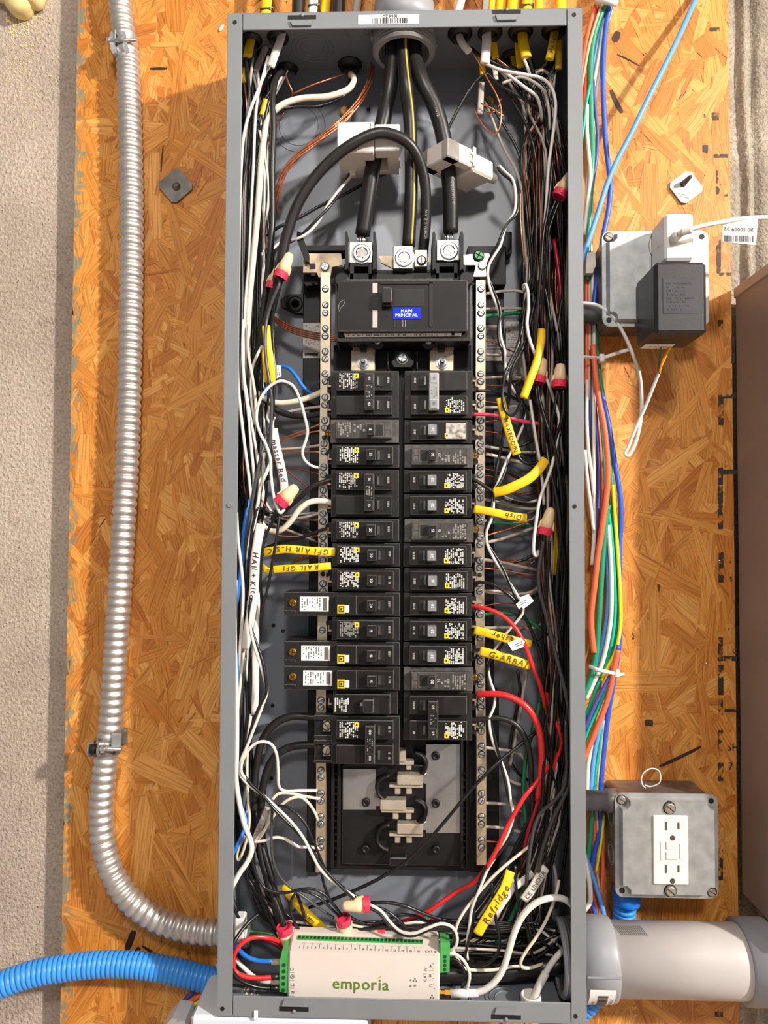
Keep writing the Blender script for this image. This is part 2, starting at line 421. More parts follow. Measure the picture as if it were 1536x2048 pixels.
mb.add(vs, [(j * (n + 1) + i, j * (n + 1) + i + 1, (j + 1) * (n + 1) + i + 1, (j + 1) * (n + 1) + i) for j in range(90) for i in range(n)])
tag(mb.build('wall_right', M['concrete_rough']), kind='structure')
tag(MB().box((-2.5, -3.5, -.1), (2.5, YC + .2, 0)).build('floor', M['concrete']), kind='structure')
tag(MB().box((-3.5, -3.5, 2.86), (3.5, YC + .2, 2.95)).build('ceiling', mat('ceiling_joist_paint', srgb(196, 180, 156), .8, var=.1, scale=8)), kind='structure')

# ---------------------------------------------------------------- OSB backboard with its strands
def osb_mat():
    m = bpy.data.materials.new('osb_strand'); m.use_nodes = True; nt = m.node_tree; N = nt.nodes; L = nt.links; b = N['Principled BSDF']
    b.inputs['Roughness'].default_value = .42; b.inputs['Specular IOR Level'].default_value = .45
    a = N.new('ShaderNodeAttribute'); a.attribute_name = 'strand_color'
    u = N.new('ShaderNodeAttribute'); u.attribute_name = 'strand_uv'
    mp = N.new('ShaderNodeMapping'); mp.inputs['Scale'].default_value = (20, 560, 1); L.new(u.outputs['Vector'], mp.inputs['Vector'])
    nz = N.new('ShaderNodeTexNoise'); nz.inputs['Scale'].default_value = 1; nz.inputs['Detail'].default_value = 4; L.new(mp.outputs['Vector'], nz.inputs['Vector'])
    r = N.new('ShaderNodeValToRGB'); r.color_ramp.elements[0].position = .30; r.color_ramp.elements[1].position = .56
    r.color_ramp.elements[0].color = (.42, .34, .25, 1); r.color_ramp.elements[1].color = (1.06, 1.04, 1.0, 1); L.new(nz.outputs['Fac'], r.inputs['Fac'])
    mp2 = N.new('ShaderNodeMapping'); mp2.inputs['Scale'].default_value = (160, 700, 1); L.new(u.outputs['Vector'], mp2.inputs['Vector'])
    n2 = N.new('ShaderNodeTexNoise'); n2.inputs['Scale'].default_value = 1; n2.inputs['Detail'].default_value = 2; L.new(mp2.outputs['Vector'], n2.inputs['Vector'])
    r2 = N.new('ShaderNodeValToRGB'); r2.color_ramp.elements[0].position = .27; r2.color_ramp.elements[1].position = .36
    r2.color_ramp.elements[0].color = (.42, .32, .24, 1); r2.color_ramp.elements[1].color = (1, 1, 1, 1); L.new(n2.outputs['Fac'], r2.inputs['Fac'])
    x = N.new('ShaderNodeMixRGB'); x.blend_type = 'MULTIPLY'; x.inputs[0].default_value = .76; L.new(a.outputs['Color'], x.inputs[1]); L.new(r.outputs['Color'], x.inputs[2])
    y = N.new('ShaderNodeMixRGB'); y.blend_type = 'MULTIPLY'; y.inputs[0].default_value = .7; L.new(x.outputs[0], y.inputs[1]); L.new(r2.outputs['Color'], y.inputs[2])
    tc = N.new('ShaderNodeTexCoord'); sx = N.new('ShaderNodeSeparateXYZ'); L.new(tc.outputs['Object'], sx.inputs[0])
    mr = N.new('ShaderNodeMapRange'); mr.inputs['From Min'].default_value = XL + .002; mr.inputs['From Max'].default_value = XL + .040; mr.inputs['To Min'].default_value = .46; mr.inputs['To Max'].default_value = 0; L.new(sx.outputs['X'], mr.inputs['Value'])
    n3 = N.new('ShaderNodeTexNoise'); n3.inputs['Scale'].default_value = 60; n3.inputs['Detail'].default_value = 8; n3.inputs['Roughness'].default_value = .7; L.new(tc.outputs['Object'], n3.inputs['Vector'])
    ad = N.new('ShaderNodeMath'); ad.operation = 'ADD'; L.new(mr.outputs[0], ad.inputs[0]); L.new(n3.outputs['Fac'], ad.inputs[1])
    r3 = N.new('ShaderNodeValToRGB'); r3.color_ramp.elements[0].position = 0.90; r3.color_ramp.elements[1].position = 1.0; L.new(ad.outputs[0], r3.inputs['Fac'])
    rs = N.new('ShaderNodeMath'); rs.operation = 'MULTIPLY'; rs.inputs[1].default_value = .8; L.new(r3.outputs['Color'], rs.inputs[0])
    pm = N.new('ShaderNodeMixRGB'); L.new(rs.outputs[0], pm.inputs[0]); L.new(y.outputs[0], pm.inputs[1]); pm.inputs[2].default_value = srgb(104, 128, 114) + (1,)
    L.new(pm.outputs[0], b.inputs['Base Color'])
    bp = N.new('ShaderNodeBump'); bp.inputs['Distance'].default_value = .0003; bp.inputs['Strength'].default_value = .7; L.new(nz.outputs['Fac'], bp.inputs['Height']); L.new(bp.outputs['Normal'], b.inputs['Normal'])
    return m
board = thing('backboard', 'golden oriented strand board sheet behind the panel', 'board', (0, .009, Z0))
ZBT, ZBB = Z0 + .86, Z0 - .86
MB().box((XL, .0004, ZBB), (XR, .018, ZBT)).build('core', mat('osb_core', srgb(176, 116, 52), .7, var=.25, scale=120), board)
rnd = random.Random(11)
SV = []; SF = []; SCo = []; SUV = []
def strand(cx, cz, ln, wd, ang, hh, col):
    ca, sa = math.cos(ang), math.sin(ang); b = len(SV); tl = rnd.uniform(-.012, .012); bend = rnd.uniform(-.06, .06) * ln
    pts = []
    k = 4
    for i in range(k + 1): t = i / k - .5; pts.append((t * ln + rnd.uniform(-.02, .02) * ln, wd / 2 * rnd.uniform(.8, 1.05) * (1 - .35 * abs(2 * t) ** 4) + bend * (1 - 4 * t * t) * .3))
    for i in range(k, -1, -1): t = i / k - .5; pts.append((t * ln + rnd.uniform(-.02, .02) * ln, -wd / 2 * rnd.uniform(.8, 1.05) * (1 - .35 * abs(2 * t) ** 4) + bend * (1 - 4 * t * t) * .3))
    uo = rnd.uniform(0, 50); ok = []
    m = len(pts)
    for (u, v) in pts:
        x = cx + u * ca - v * sa; z = cz + u * sa + v * ca
        x = min(max(x, XL), XR); ok.append((x, z))
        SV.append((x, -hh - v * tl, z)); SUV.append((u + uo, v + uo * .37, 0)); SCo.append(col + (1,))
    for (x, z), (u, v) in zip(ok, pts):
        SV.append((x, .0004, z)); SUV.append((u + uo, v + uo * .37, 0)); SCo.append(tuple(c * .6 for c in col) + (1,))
    area2 = sum(ok[i][0] * ok[(i + 1) % m][1] - ok[(i + 1) % m][0] * ok[i][1] for i in range(m))
    f = [b + i for i in range(m)]
    SF.append(f if area2 > 0 else f[::-1])
    for i in range(m):
        q = (b + i, b + m + i, b + m + (i + 1) % m, b + (i + 1) % m); SF.append(q if area2 > 0 else q[::-1])
pal = [srgb(210, 142, 64), srgb(207, 138, 60), srgb(216, 150, 72), srgb(203, 132, 56), srgb(198, 127, 52), srgb(213, 146, 68), srgb(222, 160, 84), srgb(192, 118, 46)]
teal = [srgb(96, 124, 112), srgb(118, 140, 122), srgb(74, 104, 98)]
zones = [(XL, -.168, 4800), (.172, XR, 4800)]
ns = sum(z[2] for z in zones) + 260; order = []
for (a, b_, c) in zones: order += [(a, b_)] * c
order += [(-.17, .17, 1)] * 260
rnd.shuffle(order)
for i, zz in enumerate(order):
    x = rnd.uniform(zz[0], zz[1])
    z = rnd.uniform(Z0 - .80, Z0 + .82)
    if len(zz) == 3: z = rnd.choice((rnd.uniform(ZT - .02, ZT + .14), rnd.uniform(ZB - .14, ZB + .02)))
    big = rnd.random() < (.46 if i < ns * .8 else .42)
    ln = rnd.uniform(.05, .12) if big else rnd.uniform(.016, .05); wd = rnd.uniform(.010, .026) if big else rnd.uniform(.003, .010)
    if not big and rnd.random() < .45: wd = rnd.uniform(.0008, .003); ln = rnd.uniform(.008, .03)
    ang = math.pi / 2 + (rnd.gauss(0, .55) if rnd.random() < .72 else rnd.uniform(-1.6, 1.6))
    c = rnd.choice(pal); s = rnd.uniform(.94, 1.09); c = tuple(min(1, v * s) for v in c)
    if rnd.random() < .005: c = srgb(84, 46, 26); wd *= .22; ln *= .5
    strand(x, z, ln, wd, ang, .0005 + .0010 * i / ns, c)
for (x, y, ln, wd, an) in ((262, 1880, .024, .008, 1.2), (272, 1905, .016, .006, 1.0), (308, 1905, .03, .003, 2.6), (325, 320, .03, .002, 1.5), (1232, 205, .03, .006, 2.0), (1256, 122, .028, .002, -.5), (1232, 75, .012, .009, 1.2), (1360, 1512, .05, .004, .45), (318, 139, .02, .003, 0)):
    p = P(x, y, 0); strand(p.x, p.z, ln, wd, an, .0017, srgb(60, 34, 22))
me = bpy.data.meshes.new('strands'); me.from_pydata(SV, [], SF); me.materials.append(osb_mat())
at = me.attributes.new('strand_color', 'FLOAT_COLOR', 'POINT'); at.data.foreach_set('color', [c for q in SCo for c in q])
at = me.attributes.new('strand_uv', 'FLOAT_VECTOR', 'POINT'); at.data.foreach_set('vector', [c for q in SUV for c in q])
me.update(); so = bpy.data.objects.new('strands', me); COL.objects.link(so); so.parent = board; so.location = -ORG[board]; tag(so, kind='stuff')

# stencilled ink on the board's right margin
def ink_mat():
    m = bpy.data.materials.new('stencil_ink'); m.use_nodes = True; nt = m.node_tree; N = nt.nodes; L = nt.links; b = N['Principled BSDF']
    b.inputs['Base Color'].default_value = srgb(44, 38, 34) + (1,); b.inputs['Roughness'].default_value = .6
    tc = N.new('ShaderNodeTexCoord'); nz = N.new('ShaderNodeTexNoise'); nz.inputs['Scale'].default_value = 130; nz.inputs['Detail'].default_value = 6; L.new(tc.outputs['Object'], nz.inputs['Vector'])
    r = N.new('ShaderNodeValToRGB'); r.color_ramp.elements[0].position = .40; r.color_ramp.elements[1].position = .52; L.new(nz.outputs['Fac'], r.inputs['Fac']); L.new(r.outputs['Color'], b.inputs['Alpha']); return m
INK = ink_mat(); HI = .0019
def inkrect(x0, y0, x1, y1):
    a, b_, c, d = P(x0, y1, HI), P(x1, y1, HI), P(x1, y0, HI), P(x0, y0, HI); MB().quad(a, b_, c, d).build('stencil_mark', INK, board)
for r in ((1429, 308, 1456, 315), (1433, 333, 1443, 388), (1440, 387, 1456, 392), (1434, 478, 1442, 545), (1434, 545, 1462, 551), (1436, 640, 1446, 652), (1463, 655, 1470, 735),
          (1437, 790, 1447, 850), (1447, 788, 1472, 796), (1436, 935, 1446, 970), (1446, 939, 1474, 948), (1436, 972, 1446, 1058), (1437, 1105, 1447, 1165), (1436, 1275, 1446, 1322), (1447, 1312, 1474, 1322), (1436, 1330, 1447, 1390),
          (1437, 1400, 1446, 1430), (1448, 1418, 1476, 1424), (1436, 1460, 1446, 1502), (1436, 1525, 1447, 1562), (1437, 1700, 1446, 1760), (1430, 2024, 1446, 2034), (1420, 55, 1440, 62), (1408, 228, 1412, 236), (1424, 225, 1438, 240), (1406, 290, 1416, 308), (1290, 1440, 1306, 1452)):
    inkrect(*r)
for st, x, y, s in (('S', 1460, 1120, .0085), ('S', 1472, 1142, .007), ('S', 1462, 1158, .007), ('C', 1472, 1050, .008), ('SH', 1466, 1494, .0115), ('7', 1462, 1532, .012), ('F', 1458, 1258, .005), ('C', 1470, 1302, .008)):
    text(MB(), st, P(x, y, HI), (1, 0, 0), (0, 0, 1), s).build('stencil_letter', INK, board)
for x, y, a in ((1440, 1121, .3), (1412, 1326, .5)):                     # bright staples left in the board
    p = P(x, y, .002); d = Vector((math.cos(a), 0, math.sin(a))) * .0035
    st = MB(); st.tube([p - d, p + d], .0006, 6); st.build('staple', M['zinc'], board)

# ================================================================== PANEL ENCLOSURE
T = .0016
enc = thing('panel_enclosure', 'open grey steel breaker panel enclosure with no cover', 'electrical panel', (0, 0, ZB))
MB().box((-WB, -.0025, ZB), (WB, -.0016 - .0025, ZT)).build('back_panel', M['panel_inner'], enc)
MB().box((-WB, -DP, ZB), (-WB + T, -.004, ZT)).build('side_wall', M['panel_inner'], enc)
MB().box((WB - T, -DP, ZB), (WB, -.004, ZT)).build('side_wall', M['panel_inner'], enc)
top_w = MB().box((-WB + T, -DP, ZT - T), (WB - T, -.004, ZT)).build('top_wall', M['panel_inner'], enc)
bot_w = MB().box((-WB + T, -DP, ZB), (WB - T, -.004, ZB + T)).build('bottom_wall', M['panel_inner'], enc)
FL = .0152; FT = .0178
def flange(x0, x1, z0, z1, holes=(), name='flange'):
    mb = MB(); mb.box((x0, -DP - .0002, z0), (x1, -DP + T, z1), .0005)
    f = mb.build(name, M['panel_paint'], enc)
    for (hx, hz) in holes:
        MB().disc((hx, -DP - .00035, hz), .0021, .0003, 14).build('screw_hole', M['void_black'], f)
    return f
zt = lambda x, y: P(x, y, DP).z
flange(-WB, -WB + FL, ZB, ZT, [(P(470, 45, DP).x, zt(470, 45)), (P(445, 2017, DP).x, zt(445, 2017))], 'side_flange')
flange(WB - FL, WB, ZB, ZT, [(P(1148, 30, DP).x, zt(1148, 30)), (P(1149, 1013, DP).x, zt(1149, 1013)), (P(1151, 2032, DP).x, zt(1151, 2032))], 'side_flange')
tf = flange(-WB + FL + .0006, WB - FL - .0006, ZT - FT, ZT - .0005, (), 'top_flange')
bf = flange(-WB + FL + .0006, WB - FL - .0006, ZB + .0005, ZB + FT + .002, (), 'bottom_flange')
p = P(459, 1010, DP); MB().lathe(p, p + Vector((0, -1, 0)), [(0, .0026), (.0012, .0026), (.0016, .0018), (.0010, .0012)], 14).build('rivet', M['panel_paint'], enc)
for fl, sg, pts in ((tf, 1, ((604, 40), (1013, 29))), (bf, -1, ((588, 2013), (1012, 2029)))):
    for (x, y) in pts:                         # cover hooks: a slot with a bent tab
        c = P(x, y, DP); w = .0145
        MB().box((c.x - w, -DP - .0005, c.z - .0020 + sg * .0025), (c.x + w, -DP - .0002, c.z + .0022 + sg * .0025)).build('hook_slot', M['void_black'], fl)
        k = MB(); k.prism([(c.x - w * .8, c.z - sg * .0015), (c.x + w * .8, c.z - sg * .0015), (c.x + w * .66, c.z - sg * .0072), (c.x - w * .66, c.z - sg * .0072)], -DP - .0028, -DP - .0004)
        k.build('hook_tab', M['panel_paint'], fl)
        d = P(x, y - sg * 9, DP); MB().lathe(d, d + Vector((0, -1, 0)), [(0, .0022), (.0015, .0016), (.002, .0004)], 10).build('weld_dimple', M['panel_paint'], fl)
# barcode sticker, upside down on the top flange
mb = MB(); mb.pbox(716, 29, 838, 48, DP + .0002, DP + .0006, .0001); st = mb.build('barcode_sticker', M['label_white'], enc, label='white barcode sticker pasted upside down')
k = MB(); a = P(745, 47, DP + .0008); b_ = P(815, 47, DP + .0008); barcode(k, a, (1, 0, 0), (0, 0, 1), b_.x - a.x, .0055, 3); text(k, '166620', P(780, 33, DP + .0008), (-1, 0, 0), (0, 0, -1), .0052); k.build('print', M['ink'], st)
# pressed knockouts
def ring(mb, c, r, u, v, w=.0009, d=.0006, n=40, a0=0, a1=2 * math.pi):
    m = len(range(n + 1)); pts = []
    for i in range(n + 1):
        q = a0 + (a1 - a0) * i / n; pts.append(Vector(c) + Vector(u) * (r * math.cos(q)) + Vector(v) * (r * math.sin(q)))
    mb.tube(pts, d, 5)
def Pz(x, y, z):                               # pixel -> point on the horizontal plane at height z
    r = RM @ Vector(((x - 768) / F, -(y - 1024) / F, -1.0)); t = (z - CPOS.z) / r.z; return CPOS + r * t
zi = ZT - T - .0002
for (x, y, rs) in ((625, 97, (.0225, .018, .0125)), (713, 63, (.0125, .0095)), (1000, 62, (.012,))):
    c = Pz(x, y, zi)
    for r_ in rs: m2 = MB(); ring(m2, c, r_, (1, 0, 0), (0, 1, 0)); m2.build('knockout_ring', M['panel_inner'], top_w)
for (x, y, rs) in ((598, 252, (.030, .0225)), (975, 195, (.016,))):
    c = P(x, y, .0042)
    for r_ in rs: m2 = MB(); ring(m2, c, r_, (1, 0, 0), (0, 0, 1), d=.0005); m2.build('knockout_ring', M['panel_inner'], enc)
zi2 = ZB + T + .0002
for (x, y, rs) in ((1010, 1995, (.020, .016, .010)), (965, 2002, (.0135, .0115))):
    c = Pz(x, y, zi2)
    for r_ in rs: m2 = MB(); ring(m2, c, r_, (1, 0, 0), (0, 1, 0)); m2.build('knockout_ring', M['panel_inner'], bot_w)
MB().box((-WB + .02, -.0046, ZT - .030), (WB - .02, -.0042, ZT - .0292)).build('crease', M['panel_inner'], enc)
for (x, y) in ((737, 219), (547, 1251), (566, 1262), (545, 1411), (543, 1557)):
    MB().disc(P(x, y, .0043), .0022, .0003, 12).build('mounting_hole', M['void_black'], enc)
for (x, y) in ((690, 225), (978, 205)):       # yellow mounting bosses seen through the back
    p = P(x, y, .0045); k = MB(); k.lathe(p, p + Vector((0, -1, 0)), [(0, .0065), (.003, .0065), (.005, .0045)], 12); k.build('plug', mat('amber_plug', srgb(170, 120, 50), .4), enc)

# black push-in cable connectors through the top wall
GROM = MB(); GROM.lathe((0, 0, 0), (0, 0, -1), [(0, .0138), (.0018, .0138), (.0022, .0118), (.0060, .0112), (.0062, .0098), (.001, .0094)], 20)
GM = GROM.mesh('cable_connector', M['rubber_black'])
for i, (x, y, s, wd) in enumerate(((503, 78, .85, 'yellow cable at the far left corner'), (556, 74, .85, 'flat white cable at the left'), (533, 108, .8, 'tucked-back white cable'), (575, 137, .9, 'thick black feeder left'), (700, 128, 1.0, 'cream feeder near the hub'),
                              (920, 66, .95, 'single white cable right of the hub'), (980, 64, .95, 'paired white and yellow cables'), (1041, 62, .95, 'double yellow cable'), (1108, 60, .95, 'printed yellow cable by the right wall'), (1024, 112, .9, 'rear yellow cable'), (515, 140, .8, 'rear left corner, unused'))):
    p = Pz(x, y, ZT - T)
    o = bpy.data.objects.new('cable_connector', GM); COL.objects.link(o); o.location = p; o.scale = (s, s, s)
    tag(o, 'black plastic cable connector of the ' + wd, 'connector', 'push-in connectors in the top wall')

# threaded conduit hub in the top wall and its pipe above
c = Pz(808, 108, ZT - .021)
hub = thing('conduit_hub', 'grey threaded plastic conduit hub entering the panel top', 'conduit hub', (c.x, c.y, ZT))
k = MB(); prof = [(0, .034), (.006, .034)]
for i in range(4): prof += [(.006 + i * .0034, .0315), (.0075 + i * .0034, .0335), (.008 + i * .0034, .0335)]
prof += [(.0205, .0315), (.0205, .0270), (.004, .0265)]
k.lathe((c.x, c.y, ZT - T), (c.x, c.y, ZT - 1), prof, 40, smooth=False); k.build('threaded_bushing', M['hub_grey'], hub)
k = MB(); k.lathe((c.x, c.y, ZT), (c.x, c.y, ZT + 1), [(0, .032), (.03, .032), (.03, .029), (.4, .029)], 36); k.build('pipe', M['pvc_fit'], hub)
k = MB(); k.lathe((c.x, c.y, ZT - T - .0004), (c.x, c.y, ZT), [(0, .0255), (.0002, .0255)], 32); k.build('opening', M['void_black'], hub)
k = MB()
for i in range(8):
    a = i * math.pi / 4 + .2; q = Vector((c.x + .0335 * math.cos(a), c.y + .0335 * math.sin(a), ZT - .006)); k.box(q - Vector((.003, .003, .004)), q + Vector((.003, .003, .003)), .0008)
k.build('locknut_lug', M['hub_grey'], hub)
# ================================================================== INTERIOR ASSEMBLY
def ebox(mb, lo, hi, ch):                      # chamfered box whose worn edges take the second material
    n0 = len(mb.f); mb.box(lo, hi, ch)
    for i in range(n0 + 6, len(mb.f)): mb.m[i] = 1
    return mb
def epbox(mb, x0, y0, x1, y1, h0, h1, ch):
    n0 = len(mb.f); mb.pbox(x0, y0, x1, y1, h0, h1, ch)
    for i in range(n0 + 6, len(mb.f)): mb.m[i] = 1
    return mb
BP = [M['black_plastic'], mat('black_plastic_worn', srgb(84, 82, 80), .5, var=.3, scale=300)]
base = thing('bus_carrier', 'black plastic carrier frame holding the bus bars', 'bus carrier', P(803, 1740, .02))
mb = MB()
for r in ((606, 640, 560, 812, .004, .012), (618, 664, 812, 1380, .004, .014), (614, 662, 1380, 1745, .004, .018)): mb.pbox(r[0], r[2], r[1], r[3], r[4], r[5], .0006)
mb.build('left_support', M['black_plastic'], base)
mb = MB()
for r in ((948, 1008, 545, 812, .004, .013), (944, 988, 812, 1380, .004, .014), (940, 998, 1380, 1745, .004, .016)): mb.pbox(r[0], r[2], r[1], r[3], r[4], r[5], .0006)
mb.build('right_support', M['black_plastic'], base)
MB().pbox(664, 690, 942, 1740, .010, .024, .0008).build('centre_plate', BP[0], base)
mb = MB(); epbox(mb, 684, 1530, 922, 1731, .02, .030, .0012); mb.build('lower_plate', BP, base)
for (x0, x1) in ((664, 671), (676, 683), (921, 927), (931, 938)):
    MB().pbox(x0, 740, x1, 1737, .012, .036, .0005).build('channel_wall', M['black_plastic'], base)
for sx in (673, 929):
    for i in range(14): MB().pbox(sx - 5, 1545 + i * 13.6, sx + 5, 1550 + i * 13.6, .016, .032, .0006).build('rib', BP[0], base)
for (pl, hh) in ((((594, 462), (603, 466), (618, 508), (618, 524), (610, 522), (593, 478)), .05), (((560, 600), (580, 588), (606, 588), (606, 626), (590, 626), (562, 612)), .012), (((600, 548), (640, 548), (645, 568), (612, 572)), .03), (((1012, 464), (1024, 464), (1024, 505), (990, 520), (975, 520)), .02)):
    MB().pprism(pl, max(hh - .02, .003), hh).build('bracket', M['black_plastic'], base)
MB().pbox(606, 490, 700, 502, .02, .044, .0008).build('bracket', M['black_plastic'], base)
MB().pbox(690, 545, 925, 560, .01, .05, .0008).build('bracket', M['black_plastic'], base)
MB().pbox(935, 492, 1012, 570, .01, .034, .0008).build('bracket', M['black_plastic'], base)
p = P(590, 608, .0125); MB().lathe(p, p + Vector((0, -1, 0)), [(0, .009), (.001, .009), (.001, .005), (0, .004)], 18).build('boss', BP[0], base)
# lower bus plates, stabs and rivets
poly = [(686, 1538), (751, 1538), (751, 1570), (756, 1586), (770, 1600), (770, 1612), (752, 1612), (752, 1619), (686, 1619)]
MB().pprism(poly, .030, .032).build('bus_plate', M['bus_metal'], base, label='bare grey left bus plate')
poly = [(852, 1489), (920, 1489), (920, 1666), (852, 1666), (852, 1660), (838, 1660), (838, 1650), (852, 1644), (852, 1568), (836, 1563), (836, 1556), (848, 1548), (852, 1535)]
MB().pprism(poly, .030, .032).build('bus_plate', M['bus_metal'], base, label='bare grey right bus plate')
for (x, y) in ((732, 1604), (871, 1511), (871, 1606), (731, 1697), (872, 1698)):
    inst('rivet', RIVET, base, P(x, y, .0318))
def stab(y, sg):                               # tinned blade with two bent fingers
    cx = 812 if sg > 0 else 795
    s = MB(); a = lambda x, yy, h: P(x, yy, h)
    X0, X1 = (794, 846) if sg > 0 else (760, 812)
    s.pbox(X0, y - 21, X1 - (0 if sg > 0 else 0), y - 1, .030, .044, .0008)
    x0, x1 = (778, 846) if sg > 0 else (762, 828)
    s.pbox(x0, y - 2, x1, y + 4, .032, .041, .0006)
    for fx in ((789, 801), (812, 824)) if sg > 0 else ((785, 797), (811, 823)): s.pbox(fx[0], y + 3, fx[1], y + 17, .030, .038, .0008)
    return s
for y, sg in ((1572, 1), (1622, -1), (1670, 1)): stab(y, sg).build('stab', M['stab_metal'], base)
s = MB(); s.pbox(798, 1502, 812, 1524, .03, .044, .0008); s.pbox(798, 1522, 828, 1530, .03, .041, .0006); s.pbox(812, 1528, 823, 1540, .03, .038, .0006); s.build('stab', M['stab_metal'], base)
for (cx, cy, a0, a1) in ((826, 1528, -1.5, 1.5), (780, 1574, 1.6, 4.6), (826, 1622, -1.5, 1.5), (780, 1672, 1.6, 4.6)):   # insulating U walls round each stab
    pts = [P(cx + 26 * math.cos(a0 + (a1 - a0) * i / 14), cy - 25 * math.sin(a0 + (a1 - a0) * i / 14), .034) for i in range(15)]
    MB().tube(pts, .0024, 6, ry=.008, flat=True).build('stab_barrier', BP[0], base)
for (a, b_) in (((832, 1562), (853, 1546)), ((834, 1658), (852, 1643)), ((748, 1592), (772, 1604))):
    MB().tube([P(a[0], a[1], .035), P(b_[0], b_[1], .037)], .0011, 6).build('spring_clip', M['zinc'], base)
mb = MB(); epbox(mb, 779, 1716, 813, 1733, .028, .040, .001); mb.build('latch', BP, base)

# ---------------------------------------------------------------- top lugs
def lug(name, x0, y0, x1, y1, label, h1=.050, hex_r=.0098, cat='lug'):
    t = thing(name, label, cat, P((x0 + x1) / 2, y1, .03))
    mb = MB(); mb.pbox(x0, y0, x1, y1, .024, h1, .0008); mb.build('body', M['lug_metal'], t)
    c = P((x0 + x1) / 2 + 2, (y0 + y1) / 2 + 2, h1)
    if hex_r:
        k = MB(); k.lathe(c, c + Vector((0, -1, 0)), [(0, hex_r * 1.16), (.0004, hex_r * 1.16), (.0005, hex_r * 1.02), (.0016, hex_r), (.0020, hex_r * .86), (.0020, hex_r * .68), (.0002, hex_r * .55)], 24, smooth=False); sc = k.build('set_screw', M['zinc'], t)
        k = MB(); k.lathe(c + Vector((0, -.0003, 0)), c + Vector((0, -1, 0)), [(0, hex_r * .56), (.0004, hex_r * .52)], 6, smooth=False); k.build('hex_socket', M['steel_dark'], sc)
    return t
lug('wire_lug', 698, 483, 745, 526, 'square aluminium main lug clamping the left service cable')
lug('wire_lug', 873, 479, 919, 521, 'square aluminium main lug clamping the right service cable')
nl = lug('wire_lug', 786, 491, 826, 537, 'square aluminium neutral lug above the raised N', h1=.058)
t = lug('wire_lug', 829, 499, 855, 534, 'small aluminium ground lug right of the neutral lug', h1=.054, hex_r=0)
inst('screw', SCREW_STEEL, t, P(843, 521, .0545), (0, math.radians(82), 0), 1.05)
nb = thing('neutral_strap', 'tarnished metal neutral strap behind the centre lugs', 'strap', P(803, 545, .03))
MB().pprism([(758, 512), (786, 512), (786, 537), (762, 525)], .034, .037).build('strap', M['tin_dark'], nb)
MB().pprism([(829, 534), (858, 524), (858, 514), (829, 514)], .034, .037).build('strap', M['tin_dark'], nb)
mb = MB(); mb.pbox(752, 540, 866, 559, .02, .040, .0008); mb.build('insulator', BP[0], nb)
mb = MB(); text(mb, 'N', P(806, 548, .0403), (1, 0, 0), (0, 0, 1), .0085); mb.build('raised_letter', BP[1], nb)
for (x0, x1) in ((690, 696), (746, 752), (865, 871), (920, 927)):       # phase barriers
    k = thing('phase_barrier', 'thin black barrier standing %s' % {690: 'left of the left main lug', 746: 'right of the left main lug', 865: 'left of the right main lug', 920: 'right of the right main lug'}[x0], 'barrier', P(x0, 540, .02), 'phase barriers beside the main lugs')
    MB().pprism([(x0, 465), (x1 - 2, 462), (x1, 470), (x1, 536), (x0, 540)], .022, .066).build('blade', BP[0], k)
    MB().pbox(x0 - 2, 528, x1 + 2, 541, .012, .060, .0006).build('foot', BP[0], k)
for (x, w) in ((722, 'left'), (893, 'right')):                          # lug bases under the terminals
    k = thing('lug_base', 'black plastic lug base with a square window on the ' + w, 'lug base', P(x, 560, .02))
    MB().pbox(x - 23, 527, x - 14, 560, .014, .050, .0006).build('post', BP[0], k); MB().pbox(x + 14, 527, x + 23, 560, .014, .050, .0006).build('post', BP[0], k)
    MB().pbox(x - 23, 524, x + 23, 534, .014, .049, .0006).build('bridge', BP[0], k); MB().pbox(x - 14, 534, x + 14, 562, .012, .03).build('window', M['void_black'], k)
    inst('screw', SCREW, k, P(x - 1, 556, .034), (0, .6, 0), .9)

# ---------------------------------------------------------------- main breaker
mbk = thing('main_breaker', 'wide black main circuit breaker with a blue sticker', 'main breaker', P(806, 685, .02))
mb = MB(); epbox(mb, 670, 556, 945, 681, .022, .068, .0024); mb.build('case', BP, mbk)
mb = MB(); epbox(mb, 676, 560, 936, 662, .068, .078, .0014); fp = mb.build('front_plate', [M['breaker_face'], BP[1]], mbk)
for (x, y) in ((684, 562), (932, 560)):
    q = P(x, y, .07); MB().lathe(q, q + Vector((0, -1, 0)), [(0, .008), (.004, .008), (.005, .0065)], 16).build('corner_boss', BP[0], mbk)
hf = .0781
MB().pbox(745, 566, 755, 586, hf, hf + .0005, .0001).build('indicator_strip', M['label_grey'], fp); MB().pbox(745, 620, 755, 655, hf, hf + .0005, .0001).build('indicator_strip', M['label_grey'], fp)
MB().pbox(746, 587, 755, 619, hf - .0004, hf + .0004).build('indicator_slot', M['void_black'], fp)
for r in ((757, 564, 866, 568), (858, 564, 866, 653), (757, 564, 760, 600)): MB().pbox(*r, hf, hf + .0009, .0002).build('frame_rib', BP[0], fp)
MB().pbox(787, 577, 848, 613, hf - .0002, hf + .0003).build('toggle_window', M['void_black'], fp)
mb = MB(); epbox(mb, 790, 579, 846, 611, hf, hf + .0005, .0004); mb.build('toggle_slide', BP, fp)
mb = MB(); epbox(mb, 764, 574, 784, 604, hf, .090, .0012); tg = mb.build('toggle', BP, mbk)
MB().pbox(766, 603, 784, 612, hf, .084, .0008).build('toggle_heel', M['handle_black'], tg)
MB().pbox(787, 640, 791, 654, hf - .0001, hf + .0004).build('slot', M['void_black'], fp)
MB().disc(P(775, 631, hf), .0013, .0004, 10).build('pin_hole', M['void_black'], fp)
mb = MB(); mb.pbox(786, 615, 842, 638, hf, hf + .0007, .0001); bl = mb.build('sticker', M['label_blue'], mbk, label='blue sticker lettered MAIN PRINCIPAL')
